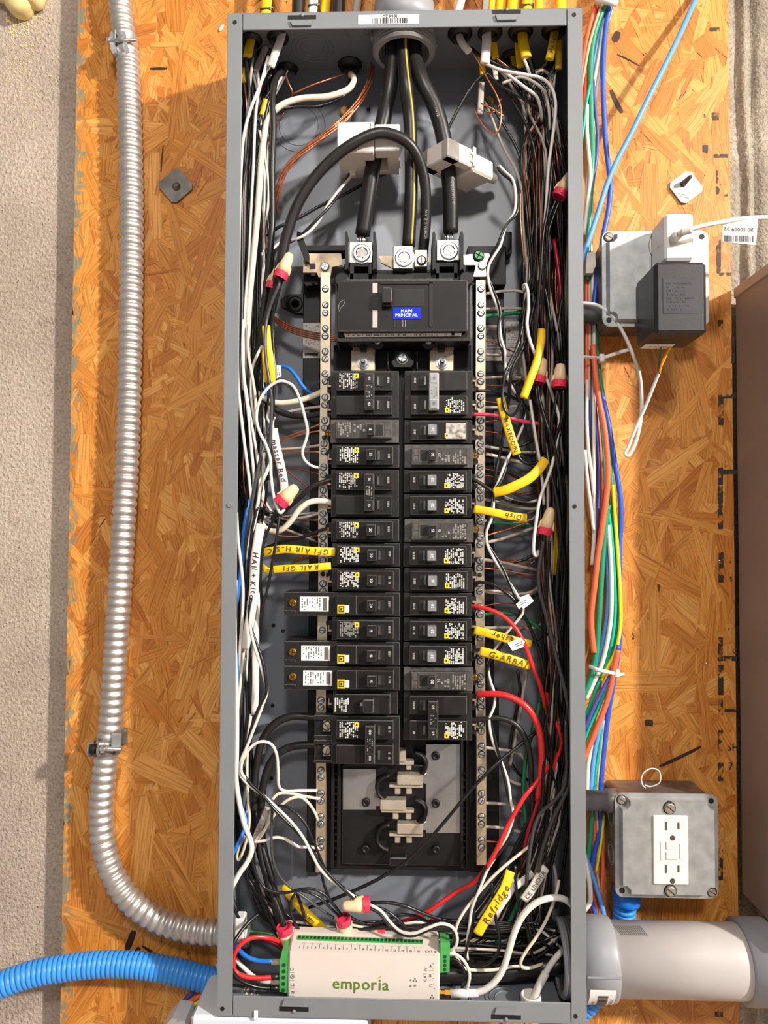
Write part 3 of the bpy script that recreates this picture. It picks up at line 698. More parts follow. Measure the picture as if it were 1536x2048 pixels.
k = MB(); text(k, 'MAIN', P(813, 621.5, hf + .0009), (1, 0, .02), (0, 0, 1), .0047); text(k, 'PRINCIPAL', P(813, 630, hf + .0009), (1, 0, .02), (0, 0, 1), .0047); k.build('print', M['label_white'], bl)
for x in (805, 810): MB().pbox(x, 640, x + 1.2, 654, hf, hf + .0004).build('mould_mark', M['print_dim'], fp)
k = MB(); k.tube(path([(676, 622, .0784), (680, 605, .0784), (690, 600, .0784), (688, 608, .0784), (680, 618, .0784), (678, 624, .0784)]), .0003, 5); k.build('scratch_mark', M['print_dim'], fp)
mb = MB(); mb.pprism([(687, 664), (925, 662), (922, 672), (690, 674)], .066, .0692); npl = mb.build('name_strip', M['label_white'], mbk, label='narrow printed rating strip')
k = MB(); q = P(691, 672.5, .0695); microprint(k, q, (1, 0, 0), (0, 0, 1), pxm(205, .07), .0042, 2, 5, .4, .45); q = P(903, 671, .0695); k.quad(q, q + Vector((.003, 0, 0)), q + Vector((.003, 0, .004)), q + Vector((0, 0, .004))); k.build('print', M['ink'], npl)
for x in (755, 857):
    q = P(x, 685, .055); k = MB(); k.lathe(P(x, 686, .04), P(x, 686, .1), [(0, .0075), (.016, .0075), (.017, .006)], 16); k.build('screw_boss', BP[0], mbk); inst('screw', SCREWX, mbk, P(x, 682, .0595), (0, .5, 0), 1.1)
# bolted straps between main breaker and bus
for (x, w) in ((727, 'left'), (884, 'right')):
    k = thing('bus_strap', 'tinned bus strap bolted below the main breaker on the ' + w, 'bus strap', P(x, 740, .03), 'bolted straps under the main breaker')
    MB().pbox(x - 25, 700, x + 23, 742, .028, .036, .0006).build('strap', M['tin'], k)
    MB().pbox(x - 22, 684, x + 24, 701, .028, .040, .0006).build('riser', M['tin_dark'], k)
    MB().pbox(x - 8, 682, x + 6, 700, .036, .046, .0006).build('clip', M['black_plastic'], k)
    q = P(x, 726, .036); b = MB(); b.lathe(q, q + Vector((0, -1, 0)), [(0, .0068), (.0012, .0068)], 20, False); b.build('washer', M['zinc'], k)
    b = MB(); b.lathe(q, q + Vector((0, -1, 0)), [(.001, .0048), (.005, .0048)], 6, False); b.build('nut', M['zinc'], k)
    b = MB(); b.lathe(q, q + Vector((0, -1, 0)), [(.004, .0026), (.012, .0026), (.0126, .002)], 12); b.build('stud', M['steel_dark'], k)
k = thing('hold_down', 'black hold-down tab with a silver screw below the main breaker', 'clip', P(805, 740, .03))
mb = MB(); mb.pprism([(790, 702), (820, 702), (822, 718), (828, 724), (822, 734), (788, 734), (783, 724), (789, 718)], .03, .041); mb.build('tab', BP[0], k)
inst('screw', SCREWX, k, P(805, 716, .0415), (0, .3, 0), 1.7)
for x in (776, 834): MB().tube([P(x, 704, .036), P(x, 738, .036)], .0008, 6).build('pin', BP[1], k)

# ---------------------------------------------------------------- neutral / ground bars
def bar(pts, label, screws, holes, w=9.5):
    n = len(pts); t = thing('neutral_bar', label, 'neutral bar', P(pts[-1][0], pts[-1][1], .04))
    h1 = .046; mb = MB()
    for i in range(n - 1):
        (xa, ya), (xb, yb) = pts[i], pts[i + 1]
        a0, a1 = P(xa - w, ya, h1), P(xa + w, ya, h1); b0, b1 = P(xb - w, yb, h1), P(xb + w, yb, h1); d = Vector((0, .010, 0))
        mb.add([a0, a1, b1, b0, a0 + d, a1 + d, b1 + d, b0 + d], [(0, 3, 2, 1), (4, 5, 6, 7), (0, 1, 5, 4), (2, 3, 7, 6), (1, 2, 6, 5), (3, 0, 4, 7)])
    mb.build('bar', M['tin'], t)
    def xat(y):
        for i in range(n - 1):
            if pts[i][1] <= y <= pts[i + 1][1]: f = (y - pts[i][1]) / (pts[i + 1][1] - pts[i][1]); return pts[i][0] + f * (pts[i + 1][0] - pts[i][0])
        return pts[-1][0]
    rr = random.Random(int(pts[0][0]))
    for y in screws: inst('screw', SCREW, t, P(xat(y), y, h1 + .0003), (0, rr.uniform(0, 3.1), 0), rr.uniform(1.08, 1.2))
    for y in holes: MB().disc(P(xat(y), y, h1 + .0002), .0026, .0003, 12).build('empty_hole', M['void_black'], t)
    return t
ys = [578, 610, 626, 657, 672, 703, 718]
y = 748
while y < 1720: ys += [y, y + 15]; y += 46.6
skip = lambda y: any(a < y < b for a, b in ((868, 882), (1142, 1155)))
nbl = bar([(651, 545), (650, 800), (646, 1000), (646, 1180), (642, 1400), (642, 1560), (641, 1745)], 'long tinned neutral bar left of the breakers', [v for v in ys if not skip(v) and not (1190 < v < 1230) and not (1275 < v < 1380) and not (1430 < v < 1540)], (875, 1148))
nbr = bar([(962, 560), (961, 800), (960, 1000), (959, 1180), (961, 1400), (963, 1500), (963, 1730)], 'long tinned neutral bar right of the breakers', [v for v in ys if not skip(v) and v > 570], (875, 1150))
k = thing('bar_strap', 'tarnished brown mounting strap topping the left neutral bar', 'strap', P(645, 560, .04))
mb = MB(); mb.pprism([(608, 510), (612, 507), (682, 507), (684, 530), (664, 534), (661, 554), (637, 554), (634, 545), (606, 545)], .040, .043); mb.build('plate', M['tin_dark'], k)
for r in ((619, 527, 631, 538), (622, 546, 631, 551)): MB().pbox(*r, .0428, .0433).build('square_hole', M['void_black'], k)
inst('screw', SCREWX, k, P(650, 534, .0434), (0, .4, 0), 1.5)
k = thing('bar_strap', 'tinned mounting strap with green bonding screw topping the right neutral bar', 'strap', P(957, 560, .04))
mb = MB(); mb.pprism([(927, 510), (946, 508), (978, 507), (981, 515), (974, 553), (947, 553), (952, 530), (928, 530)], .040, .043); mb.build('plate', M['tin'], k)
inst('screw', SCREW_GREEN, k, P(957, 512, .0434), (0, .5, 0), 1.0); inst('screw', SCREWX, k, P(964, 532, .0434), (0, .2, 0), 1.45)
# paper labels on the supports
def paper(name, label, x0, y0, x1, y1, h, rows, seed, m='label_grey', mask=None):
    mb = MB(); mb.pbox(x0, y0, x1, y1, h, h + .0005, .0001); o = mb.build(name, M[m], None, label, 'label'); k = MB()
    a = P(x0 + 4, y1 - 3, h + .0007); microprint(k, a, (1, 0, 0), (0, 0, 1), pxm(x1 - x0 - 8, h), pxm(y1 - y0 - 6, h), rows, seed, .5, .4)
    k.build('print', M['ink_grey'], o); return o
lb = paper('rating_label', 'grey upside-down rating label left of the main breaker', 606, 646, 642, 716, .0124, 15, 2)
k = MB(); k.pbox(609, 706, 636, 711, .0129, .0132); k.build('black_bar', M['ink'], lb)
paper('instruction_label', 'grey printed instruction label behind the right wires', 1012, 643, 1055, 760, .0135, 26, 4)
lb = MB().pbox(972, 650, 1004, 722, .0135, .014, .0001).build('barcode_label', M['label_grey'], None, 'grey sideways barcode label right of the main breaker', 'label')
k = MB(); barcode(k, P(974, 714, .0143), (0, 0, 1), (1, 0, 0), pxm(58, .014), pxm(26, .014), 9, 34); k.build('print', M['ink_grey'], lb)

# ================================================================== BRANCH BREAKERS
SLOT = .0254
def slotpos(k, side):
    x = 661 if side == 'L' else 946
    y = 759.4 + 50.2 * k
    p = P(x, y, .070); c = P(803, y, .070)
    return Vector((p.x, 0, c.z))
LB = .0712
BRK = [M['breaker_black'], M['breaker_edge']]; BRF = [M['breaker_face'], M['breaker_edge']]
def logo(parent, x0, x1, z0, z1, y, big=False):
    k = MB(); k.box((x0, y - .0003, z0), (x1, y, z1)); lg = k.build('logo_square', M['label_yellow'], parent, local=True)
    w = x1 - x0; hgt = z1 - z0; k = MB(); e = .18 * w
    if big:
        for (a, b_, c, d) in ((.16, .16, .84, .26), (.16, .74, .84, .84), (.16, .26, .26, .74), (.74, .26, .84, .74), (.38, .36, .62, .64)): k.box((x0 + a * w, y - .0005, z0 + b_ * hgt), (x0 + c * w, y - .0003, z0 + d * hgt))
    else: k.box((x0 + .36 * w, y - .0005, z0 + .3 * hgt), (x0 + .66 * w, y - .0003, z0 + .7 * hgt))
    k.build('logo_mark', M['ink'], lg, local=True)
def handle_num(mb, st, x, z, y, s=.0040): text(mb, st, (x, y, z), (0, 0, -1), (1, 0, 0), s)
rb = random.Random(3)
def toggle(t, z, amp, ytop, silver=False, tie=False, wide=False):
    hm = M['handle_silver_or_sheen'] if silver else M['handle_black']  # silver on single toggles is painted sheen from the light, not their own colour
    k = MB(); k.box((.0475 if not wide else .047, -.0667, z - .0056), (.0555, -.0662, z + .0056)); k.build('toggle_window', M['void_black'], t, local=True)
    k = MB(); k.box((.0485, -.0676, z - .0047), (.0512, -.0664, z + .0047), .0004); k.build('toggle_shank', M['steel_dark'], t, local=True)
    if not tie:
        k = MB(); ebox(k, (.0375, -ytop, z - .0058), (.0472, -.0655, z + .0058), .0007); hd = k.build('toggle', [hm, M['breaker_edge']], t, local=True)
        k = MB(); handle_num(k, amp, .0420, z, -ytop - .0003); k.build('number', M['print_white'] if not silver else M['label_white'], hd, local=True)
def terminal(t, z, x=0.0):
    k = MB(); k.box((x - .0052, -.050, z - .0085), (x + .001, -.028, z + .0085), .0008); k.box((x - .0075, -.044, z - .0070), (x - .004, -.030, z - .002), .0005); k.box((x - .0075, -.047, z + .002), (x - .004, -.032, z + .0065), .0005); k.build('terminal', M['black_plastic'], t, local=True)
    k = MB(); k.box((x - .0045, -.0535, z - .0038), (x - .0005, -.0500, z - .0016), .0004); k.box((x - .0045, -.0535, z - .0016), (x - .003, -.0500, z + .003), .0004); k.build('terminal_clip', M['tin_dark'], t, local=True)
def printed(t, x0, x1, z0, z1, y, seed, m='print_white', rows=10, fill=.70):
    k = MB(); microprint(k, (x0, y - .0003, z1), (0, 0, -1), (1, 0, 0), z1 - z0, x1 - x0, rows, seed, fill, .66); k.build('label_print', M[m], t, local=True)
def onmark(t, z, seed, y=-.0663):
    k = MB(); microprint(k, (.0585, y - .0002, z + .004), (0, 0, -1), (1, 0, 0), .008, .004, 1, seed, .8, .55); k.build('embossing', M['print_dim'], t, local=True)
def single(t, z, amp, seed, silver=False, dim=False):
    k = MB(); ebox(k, (0, -.058, z - .0121), (LB, -.020, z + .0121), .0006); k.build('body', BRK, t, local=True)
    k = MB(); ebox(k, (.0060, -.066, z - .0096), (.0648, -.0575, z + .0096), .0006); k.build('cap', BRF, t, local=True)
    printed(t, .0088, .0285, z - .0080, z + .0082, -.0660, seed, 'print_dim' if dim else 'print_white')
    logo(t, .0245, .0292, z + .0028, z + .0078, -.0663)
    toggle(t, z, amp, .0735, silver); onmark(t, z, seed); terminal(t, z)
def old_style(t, z, amp, seed):
    k = MB(); ebox(k, (-.001, -.060, z - .0123), (LB, -.020, z + .0123), .0005); k.build('body', [M['breaker_grey'], M['breaker_edge']], t, local=True)
    k = MB(); ebox(k, (.0050, -.067, z - .0085), (.0640, -.0595, z + .0098), .0006); k.build('cap', [M['breaker_grey_face'], M['breaker_edge']], t, local=True)
    printed(t, .0070, .0215, z - .0070, z + .0085, -.0670, seed, 'print_dim', 6, .7); printed(t, .0235, .0330, z - .0030, z + .0065, -.0670, seed + 9, 'print_dim', 3, .5)
    k = MB(); k.box((.0365, -.0674, z - .0072), (.0560, -.0668, z + .0076)); k.build('toggle_well', M['breaker_grey'], t, local=True)
    k = MB(); k.box((.0470, -.0678, z - .0056), (.0545, -.0672, z + .0056)); k.build('toggle_window', M['void_black'], t, local=True)
    k = MB(); ebox(k, (.0385, -.0740, z - .0056), (.0460, -.066, z + .0056), .0006); hd = k.build('toggle', [M['handle_black'], M['breaker_edge']], t, local=True)
    k = MB(); handle_num(k, amp, .0352, z, -.0673, .0042); handle_num(k, amp, .0420, z, -.0743, .0042); k.build('number', M['print_white'], hd, local=True)
    k = MB(); k.box((.0570, -.0673, z - .007), (.0625, -.0670, z - .0005)); k.box((.0570, -.0673, z + .001), (.0625, -.0670, z + .008)); k.build('embossing', M['breaker_grey'], t, local=True)
    terminal(t, z); k = bpy.data.objects.new('terminal_screw', SCREW_BRASS); COL.objects.link(k); k.parent = t; k.location = (-.003, -.054, z - .001); k.scale = (.9,) * 3
def double(t, amp, seed, tie='black', lugs=False):
    x0 = 0 if not lugs else -.0185
    k = MB(); ebox(k, (x0, -.058 if not lugs else -.052, -.0250), (LB, -.020, .0250), .0006)
    if lugs: ebox(k, (0, -.058, -.0250), (LB, -.020, .0250), .0006)
    k.build('body', BRK, t, local=True)
    for i, z in enumerate((.0127, -.0127)):
        k = MB(); ebox(k, (.0060, -.066, z - .0096), (.0648, -.0575, z + .0096), .0006); k.build('cap', BRF, t, local=True)
        toggle(t, z, amp, .0735, tie=True); onmark(t, z, seed + i)
        if not lugs: terminal(t, z)
        else:
            k = MB(); k.box((x0 + .003, -.0524, z - .0070), (-.0008, -.0515, z + .0070)); k.build('lug_pocket', M['void_black'], t, local=True)
            k = MB(); k.box((-.0092, -.0550, z - .0055), (-.0010, -.050, z + .0060), .0006); k.build('lug_plate', M['tin_dark'], t, local=True)
            o = bpy.data.objects.new('lug_screw', SCREW_STEEL); COL.objects.link(o); o.parent = t; o.location = (-.0052, -.0551, z + .0008); o.rotation_euler = (0, .9 * (i + 1), 0)
            k = MB(); ebox(k, (x0, -.057, z + .0078), (.0005, -.050, z + .0121), .0006); ebox(k, (x0, -.057, z - .0121), (.0005, -.050, z - .0085), .0006); k.build('lug_wall', BRK, t, local=True)
    printed(t, .0088, .0285, .0040, .0208, -.0660, seed); logo(t, .0245, .0292, .0155, .0205, -.0663)
    k = MB(); k.box((.0068, -.0662, -.0215), (.030, -.0659, -.0040)); k.build('blank_panel', M['breaker_black'], t, local=True)
    tm = [M['handle_black'], M['breaker_edge']] if tie == 'black' else [M['handle_silver_or_sheen'], M['label_grey']] if tie == 'silver' else [M['breaker_black'], M['breaker_edge']]
    k = MB(); ebox(k, (.0360, -.0755, -.0192), (.0462, -.0662, .0192), .0008); hd = k.build('handle_tie', tm, t, local=True)
    for z in (.0132, -.0132):
        k = MB(); ebox(k, (.0372, -.0766, z - .0048), (.0452, -.0750, z + .0048), .0005); pd = k.build('number_pad', tm, hd, local=True)
        k = MB(); handle_num(k, amp, .0412, z, -.0769, .0036 if len(amp) < 3 else .0034); k.build('number', M['print_white'] if tie != 'silver' else M['ink_grey'], pd, local=True)
    k = MB(); microprint(k, (.0375, -.0757, .0065), (0, 0, -1), (1, 0, 0), .013, .007, 3, seed, .5, .5); k.build('embossing', M['print_dim'] if tie != 'silver' else M['ink_grey'], hd, local=True)
def ground_fault(t, amp, seed, flip=0.0):
    z = 0; xo = -.0500
    k = MB(); ebox(k, (xo, -.0585, -.0123), (LB, -.020, .0123), .0006); k.build('body', BRK, t, local=True)
    k = MB(); ebox(k, (.0060, -.066, -.0096), (.0648, -.0575, .0096), .0006); k.build('cap', BRF, t, local=True)
    k = MB(); ebox(k, (.0060, -.0668, -.0096), (.0265, -.0655, .0096), .0005); k.build('test_housing', BRF, t, local=True)
    logo(t, .0068, .0148, -.0088, .0002, -.0669, True)
    k = MB(); k.box((.0150, -.0680, -.0078), (.0190, -.0660, -.0002), .0004); k.build('test_button', M['label_white'], t, local=True)
    k = MB(); k.box((xo + .001, -.0589, -.0075), (xo + .0125, -.0584, .0065)); k.build('terminal_pocket', M['void_black'], t, local=True)
    o = bpy.data.objects.new('terminal_screw', SCREW_BRASS); COL.objects.link(o); o.parent = t; o.location = (xo + .0090, -.0590, .0012); o.rotation_euler = (0, seed, 0); o.scale = (1.05,) * 3
    k = MB(); ebox(k, (xo, -.0600, -.0088), (xo + .0125, -.0585, -.0066), .0004); k.build('terminal_lip', BRK, t, local=True)
    x0 = xo + .0165 + flip; k = MB(); k.box((x0, -.0589, -.0078), (x0 + .0305, -.0584, .0078), .0001); lb = k.build('rating_sticker', M['label_white'], t, local=True, label='white rating sticker')
    k = MB(); microprint(k, (x0 + .0015, -.0592, .0065), (0, 0, -1), (1, 0, 0), .013, .021, 8, seed, .55, .42); k.box((x0 + .0245, -.0592, -.0065), (x0 + .0285, -.0590, .0065)); k.build('print', M['ink_grey'], lb, local=True)
    toggle(t, 0, amp, .0735); onmark(t, 0, seed)
def thirty(t, seed):
    k = MB(); ebox(k, (.001, -.056, -.0121), (.069, -.020, .0121), .0006); k.build('body', BRK, t, local=True)
    k = MB(); ebox(k, (.0035, -.063, -.0108), (.0610, -.0555, .0100), .0006); k.build('cap', BRF, t, local=True)
    printed(t, .0030, .0185, -.0095, .0060, -.0630, seed, 'print_white', 7, .8)
    k = MB(); k.box((.0300, -.0634, -.0098), (.0495, -.0629, .0070)); k.build('toggle_well', M['void_black'], t, local=True)
    k = MB(); ebox(k, (.0330, -.072, -.0075), (.0445, -.062, .0065), .0012); hd = k.build('toggle', [M['handle_black'], M['breaker_edge']], t, local=True)
    k = MB(); handle_num(k, '30', .0312, 0, -.0637, .0042); k.build('number', M['print_white'], hd, local=True); terminal(t, 0)
ORD = ['first', 'second', 'third', 'fourth', 'fifth', 'sixth', 'seventh', 'eighth', 'ninth', 'tenth', 'eleventh', 'twelfth', 'thirteenth']
LEFT = [(.5, 'D', '40'), (2, 'O', '15'), (3, 'S', '20'), (4.5, 'D', '30'), (6, 'S', '20'), (7, 'S', '20'), (8, 'S', '20'), (9, 'G', '20'), (10, 'SD', '15'), (11, 'G', '15'), (12, 'G', '15'), (13, 'T', '30'), (14.5, 'L', '100')]
RIGHT = [(.5, 'DS', '30'), (2, 'W', '20'), (3, 'O', '20'), (4, 'SS', '20'), (5, 'SS', '20'), (6, 'O', '15'), (7, 'SS', '20'), (8, 'SS', '15'), (9, 'SS', '20'), (10, 'SS', '20'), (11, 'SS', '20'), (12, 'O', '20'), (13.5, 'DG', '60')]
KIND = {'D': 'double-pole breaker with black handle tie', 'DS': 'double-pole breaker with silver handle tie', 'DG': 'double-pole breaker with grey handle tie', 'O': 'worn grey old-style breaker', 'S': 'black single-pole breaker', 'SD': 'faded dusty single-pole breaker', 'SS': 'single-pole breaker with silver toggle',
        'G': 'long ground-fault breaker with white sticker', 'T': 'black breaker with blocky pale print', 'L': 'large double-pole breaker with lug screws', 'W': 'breaker with a scraped-off pale label', }
for side, rows in (('L', LEFT), ('R', RIGHT)):
    for i, (kk, ty, amp) in enumerate(rows):
        p = slotpos(kk, side); sd = i * 7 + (100 if side == 'R' else 0)
        lab = '%s amp %s, %s from top in %s column' % (amp, KIND[ty], ORD[i], 'left' if side == 'L' else 'right')
        t = thing('circuit_breaker', lab, 'breaker', (p.x + rb.uniform(-.0006, .0006), rb.uniform(-.0006, .0006), p.z), 'branch breakers in the %s column' % ('left' if side == 'L' else 'right'), (0, 0.0 if side == 'L' else math.pi, 0.0))
        ORG[t] = Vector((0, 0, 0))
        if ty in ('S', 'SS', 'SD'): single(t, 0, amp, sd, ty == 'SS', ty == 'SD')
        elif ty == 'W':
            single(t, 0, amp, sd, True, True)
            k = MB(); k.box((.0075, -.0668, -.0078), (.0280, -.0660, .0088), .0001); k.build('scraped_label', mat('scraped_paper', srgb(214, 206, 196), .8, var=.1, scale=220, col2=srgb(96, 90, 84)), t, local=True)
        elif ty == 'O': old_style(t, 0, amp, sd)
        elif ty == 'D': double(t, amp, sd)
        elif ty == 'DS': double(t, amp, sd, 'silver')
        elif ty == 'DG': double(t, amp, sd, 'grey')
        elif ty == 'L': double(t, amp, sd, lugs=True)
        elif ty == 'G': ground_fault(t, amp, sd, (0, 0, .0015, .0035)[{7: 0, 9: 2, 10: 3}.get(i, 0)])
        elif ty == 'T': thirty(t, sd)
# ================================================================== AROUND THE PANEL
def resample(pts, step):
    L = [0]
    for i in range(1, len(pts)): L.append(L[-1] + (pts[i] - pts[i - 1]).length)
    n = int(L[-1] / step); out = []; j = 1
    for k in range(n + 1):
        s = k * step
        while j < len(L) - 1 and L[j] < s: j += 1
        t = (s - L[j - 1]) / max(L[j] - L[j - 1], 1e-9); out.append(pts[j - 1].lerp(pts[j], t))
    return out
# ---- flexible steel conduit
cp = path([(222, -460, .0165), (228, -200, .0165), (234, -60, .0165), (240, 0), (247, 60), (255, 110), (258, 180), (261, 300), (263, 420), (262, 600), (260, 720), (255, 900), (247, 1050), (238, 1200), (229, 1340), (222, 1440), (214, 1505), (207, 1560), (203, 1620, .018), (206, 1680, .020), (222, 1740, .022), (255, 1795, .024), (300, 1830, .026), (350, 1852, .028), (400, 1862, .030), (500, 1868, .032)], k=8)
PITCH = .0092; q = resample(cp, PITCH / 7); prof = [.0112, .0122, .0130, .0134, .0134, .0130, .0122]
mb = MB(); mb.tube(q, 0, 22, ringr=[prof[i % 7] for i in range(len(q))]); 
con = thing('flexible_conduit', 'corrugated silver flexible steel conduit curving down the left', 'conduit', P(222, 1740, 0))
mb.build('corrugated_tube', M['conduit_steel'], con)
# ---- straps on the conduit
def hoop(c, r, wid, a0, a1, mtl, tilt, parent, name='band', n=18, axis=(0, 0, 1)):
    mb = MB(); ax = Vector(axis).normalized(); u = Vector((1, 0, 0)); u = (u - ax * u.dot(ax)).normalized(); v = Vector((0, -1, 0))
    vs = []
    for i in range(n + 1):
        a = a0 + (a1 - a0) * i / n
        for (rr, s) in ((r, -1), (r, 1), (r + .0012, 1), (r + .0012, -1)):
            vs.append(c + (u * math.cos(a) + v * math.sin(a)) * rr + ax * (s * wid / 2))
    fs = []
    for i in range(n):
        for k in range(4): fs.append((i * 4 + k, i * 4 + (k + 1) % 4, i * 4 + 4 + (k + 1) % 4, i * 4 + 4 + k))
    fs += [(0, 1, 2, 3), tuple(n * 4 + k for k in (3, 2, 1, 0))]
    mb.add(vs, fs); return mb.build(name, mtl, parent)
c = P(249, 88, .0165)
cl = thing('conduit_strap', 'bright steel strap with a bolt on the upper conduit', 'clamp', P(249, 88, 0))
hoop(c, .0132, .016, -.9, 1.15, M['galvanised'], 0, cl); hoop(c, .0132, .016, 2.0, 4.0, M['galvanised'], 0, cl)
MB().tube([P(218, 81, .030), P(272, 80, .030)], .0020, 10).build('bolt', M['zinc'], cl)
for x in (222, 248): MB().pprism([(x - 3, 66), (x + 2, 62), (x + 5, 80), (x + 10, 104), (x + 4, 108), (x - 2, 96)], .022, .030).build('ear', M['galvanised'], cl)
k = MB(); k.lathe(P(215, 81, .030), P(230, 81, .030), [(0, .004), (.003, .004)], 6, False); k.build('bolt_head', M['zinc'], cl)
c = P(213, 1495, .0175)
cl = thing('conduit_strap', 'dark steel strap with threaded bolt on the lower conduit', 'clamp', P(213, 1495, 0))
hoop(c, .0134, .013, -.9, 3.9, M['galvanised_dark'], 0, cl)
for x, w in ((180, .006), (199, .006)):
    k = MB(); k.lathe(P(x, 1498, .034), P(x + 30, 1498, .034), [(0, .0085), (.0014, .0085)], 22, False); k.build('washer', M['zinc'], cl)
k = MB(); k.lathe(P(182, 1498, .034), P(250, 1498, .034), [(0, .0055), (.008, .0055)], 14); k.build('spacer', M['black_plastic'], cl)
k = MB(); k.lathe(P(203, 1498, .034), P(250, 1498, .034), [(0, .0050), (.0045, .0050)], 6, False); k.build('nut', M['zinc'], cl)
MB().tube([P(176, 1498, .034), P(243, 1498, .034)], .0024, 10).build('bolt', M['zinc'], cl)
MB().pbox(222, 1468, 240, 1496, .028, .032, .0006).build('tab', M['galvanised'], cl)
MB().pprism([(238, 1458), (254, 1456), (254, 1488), (240, 1490)], .004, .0052).build('foot', M['galvanised_dark'], cl)
# ---- square washer plates
def plate(x, y, rot, label, shiny, sc=1.0):
    c = P(x, y, .002); t = thing('square_washer', label, 'washer', c); r = .0195 * sc; poly = []
    for i in range(4):
        for d in (-.16, .16):
            a = rot + i * math.pi / 2 + d; poly.append((c.x + r * math.cos(a), c.z + r * math.sin(a)))
    MB().prism(poly, -.0042, -.0022).build('plate', M['galvanised'] if shiny else M['galvanised_dark'], t)
    return t
t = plate(352, 373, 1.5, 'dull square steel washer screwed to the board left of the panel', False); 
q = P(353, 373, .0044); k = MB(); k.lathe(q, q + Vector((0, -1, 0)), [(0, .0048), (.001, .0046), (.001, .003), (.003, .003), (.0036, .002)], 14); k.build('screw', M['steel_dark'], t)
t = plate(1371, 376, 1.1 + .785 - .46, 'bright square steel washer with a tilted screw near the upper right', True, .94)
k = MB(); q = P(1366, 368, .0044); k.lathe(q, q + Vector((.35, -1, .25)), [(0, .0036), (.004, .0030), (.012, .0022), (.014, .001)], 10); k.build('screw', M['steel_dark'], t)
k = MB(); microprint(k, P(1352, 392, .0044), (1, 0, -.25), (.25, 0, 1), .016, .005, 2, 5, .6); k.build('stamping', M['zinc'], t)
# ---- blue corrugated tube
def ent(label, pts, r, pitch=.0052):
    q = resample(path(pts, k=8), pitch / 6); pf = [r, r * 1.005, r * 1.005, r, r * .96, r * .80]
    t = thing('corrugated_tube', label, 'conduit', q[len(q) // 2]); mb = MB(); mb.tube(q, 0, 22, ringr=[pf[i % 6] for i in range(len(q))]); mb.build('tube', M['ent_blue'], t); return t
ent('blue corrugated plastic tube arching in from the left edge', [(-560, 2190, .05), (-300, 2090, .05), (-120, 2015, .05), (-60, 1990, .046), (0, 1970, .042), (60, 1949, .036), (130, 1936, .030), (200, 1929, .026), (280, 1931, .024), (340, 1941, .022), (400, 1955, .020), (480, 1975, .018), (560, 2000, .017)], .0135)
t = ent('blue corrugated plastic tube hanging under the lower outlet box', [(1250, 1770, .020), (1249, 1820, .016), (1243, 1870, .013), (1225, 1930, .0125), (1190, 1990, .0125), (1130, 2050, .0125)], .0120)
k = MB(); k.lathe(P(1253, 1782, .020), P(1253, 1812, .020), [(0, .0145), (.012, .0145), (.015, .0125)], 22); k.build('collar', M['wire_blue'], t)

# ---- junction boxes
def rrect(x0, z0, x1, z1, r, n=4):
    out = []
    for (cx, cz, a) in ((x1 - r, z1 - r, 0), (x0 + r, z1 - r, 1), (x0 + r, z0 + r, 2), (x1 - r, z0 + r, 3)):
        for i in range(n + 1): q = (a + i / n) * math.pi / 2; out.append((cx + r * math.cos(q), cz + r * math.sin(q)))
    return out
def jbox(label, x0, y0, x1, y1, hf, notch):
    a = P(x0, y1, hf); b = P(x1, y0, hf); X0, X1 = a.x, b.x; ZA, ZC = a.z, b.z
    t = thing('junction_box', label, 'junction box', ((X0 + X1) / 2, 0, ZA))
    MB().prism(rrect(X0 + .003, ZA + .003, X1 - .003, ZC - .003, .007), -hf + .004, -.0022).build('box', M['galvanised_dark'], t)
    MB().prism(rrect(X0, ZA, X1, ZC, .008), -hf + .002, -hf + .004).build('cover', M['galvanised'], t)
    d = .0125; e = .004; poly = []
    cs = {'tl': (X0, ZC, 1, -1), 'tr': (X1, ZC, -1, -1), 'br': (X1, ZA, -1, 1), 'bl': (X0, ZA, 1, 1)}
    def corner(k, first):
        x, z, sx, sz = cs[k]; c = [(x + sx * e, z + sz * d), (x + sx * (d - .004), z + sz * d), (x + sx * d, z + sz * (d - .004)), (x + sx * d, z + sz * e)]
        return c if first else c[::-1]
    poly = corner('tl', True) + corner('tr', False) + corner('br', True) + corner('bl', False)
    lo = [(x, -hf + .002, z) for x, z in poly]; cx, cz = (X0 + X1) / 2, (ZA + ZC) / 2
    up = [(cx + (x - cx) * .955, -hf - .0045, cz + (z - cz) * .955) for x, z in poly]; n = len(poly)
    m2 = MB(); m2.add(lo + up, [(i, (i + 1) % n, n + (i + 1) % n, n + i) for i in range(n)] + [tuple(range(n, 2 * n))])
    ar = sum(poly[i][0] * poly[(i + 1) % n][1] - poly[(i + 1) % n][0] * poly[i][1] for i in range(n))
    if ar < 0: m2.f = [f[::-1] for f in m2.f]
    m2.build('raised_panel', M['galvanised'], t)
    for k in cs:
        x, z, sx, sz = cs[k]; q = Vector((x + sx * .0068, -hf + .0018, z + sz * .0068))
        if k in notch: inst('screw', SCREW_STEEL, t, q, (0, .5, 0), 1.0)
        else: MB().disc(q, .0028, .0003, 14).build('screw_hole', M['void_black'], t)
    return t, X0, X1, ZA, ZC
j1, *_ = jbox('upper galvanised junction box holding two plug-in adapters', 1206, 459, 1418, 652, .054, ('tl',))
hfj = .0587
k = MB(); q = P(1338, 492, .058); k.lathe(q, q + Vector((0, -1, 0)), [(0, .0205), (.0009, .0205)], 30, False); k.build('receptacle_face', M['device_almond'], j1)
k = MB(); q2 = P(1338, 492, .0579); ring(k, q2, .0212, (1, 0, 0), (0, 0, 1), d=.0008); k.build('receptacle_rim', M['void_black'], j1)
def knock(t, x, y0, h, r):
    return None
j2, X0, X1, ZA, ZC = jbox('lower galvanised junction box with a white outlet', 1232, 1590, 1437, 1796, .054, ('tl', 'br'))
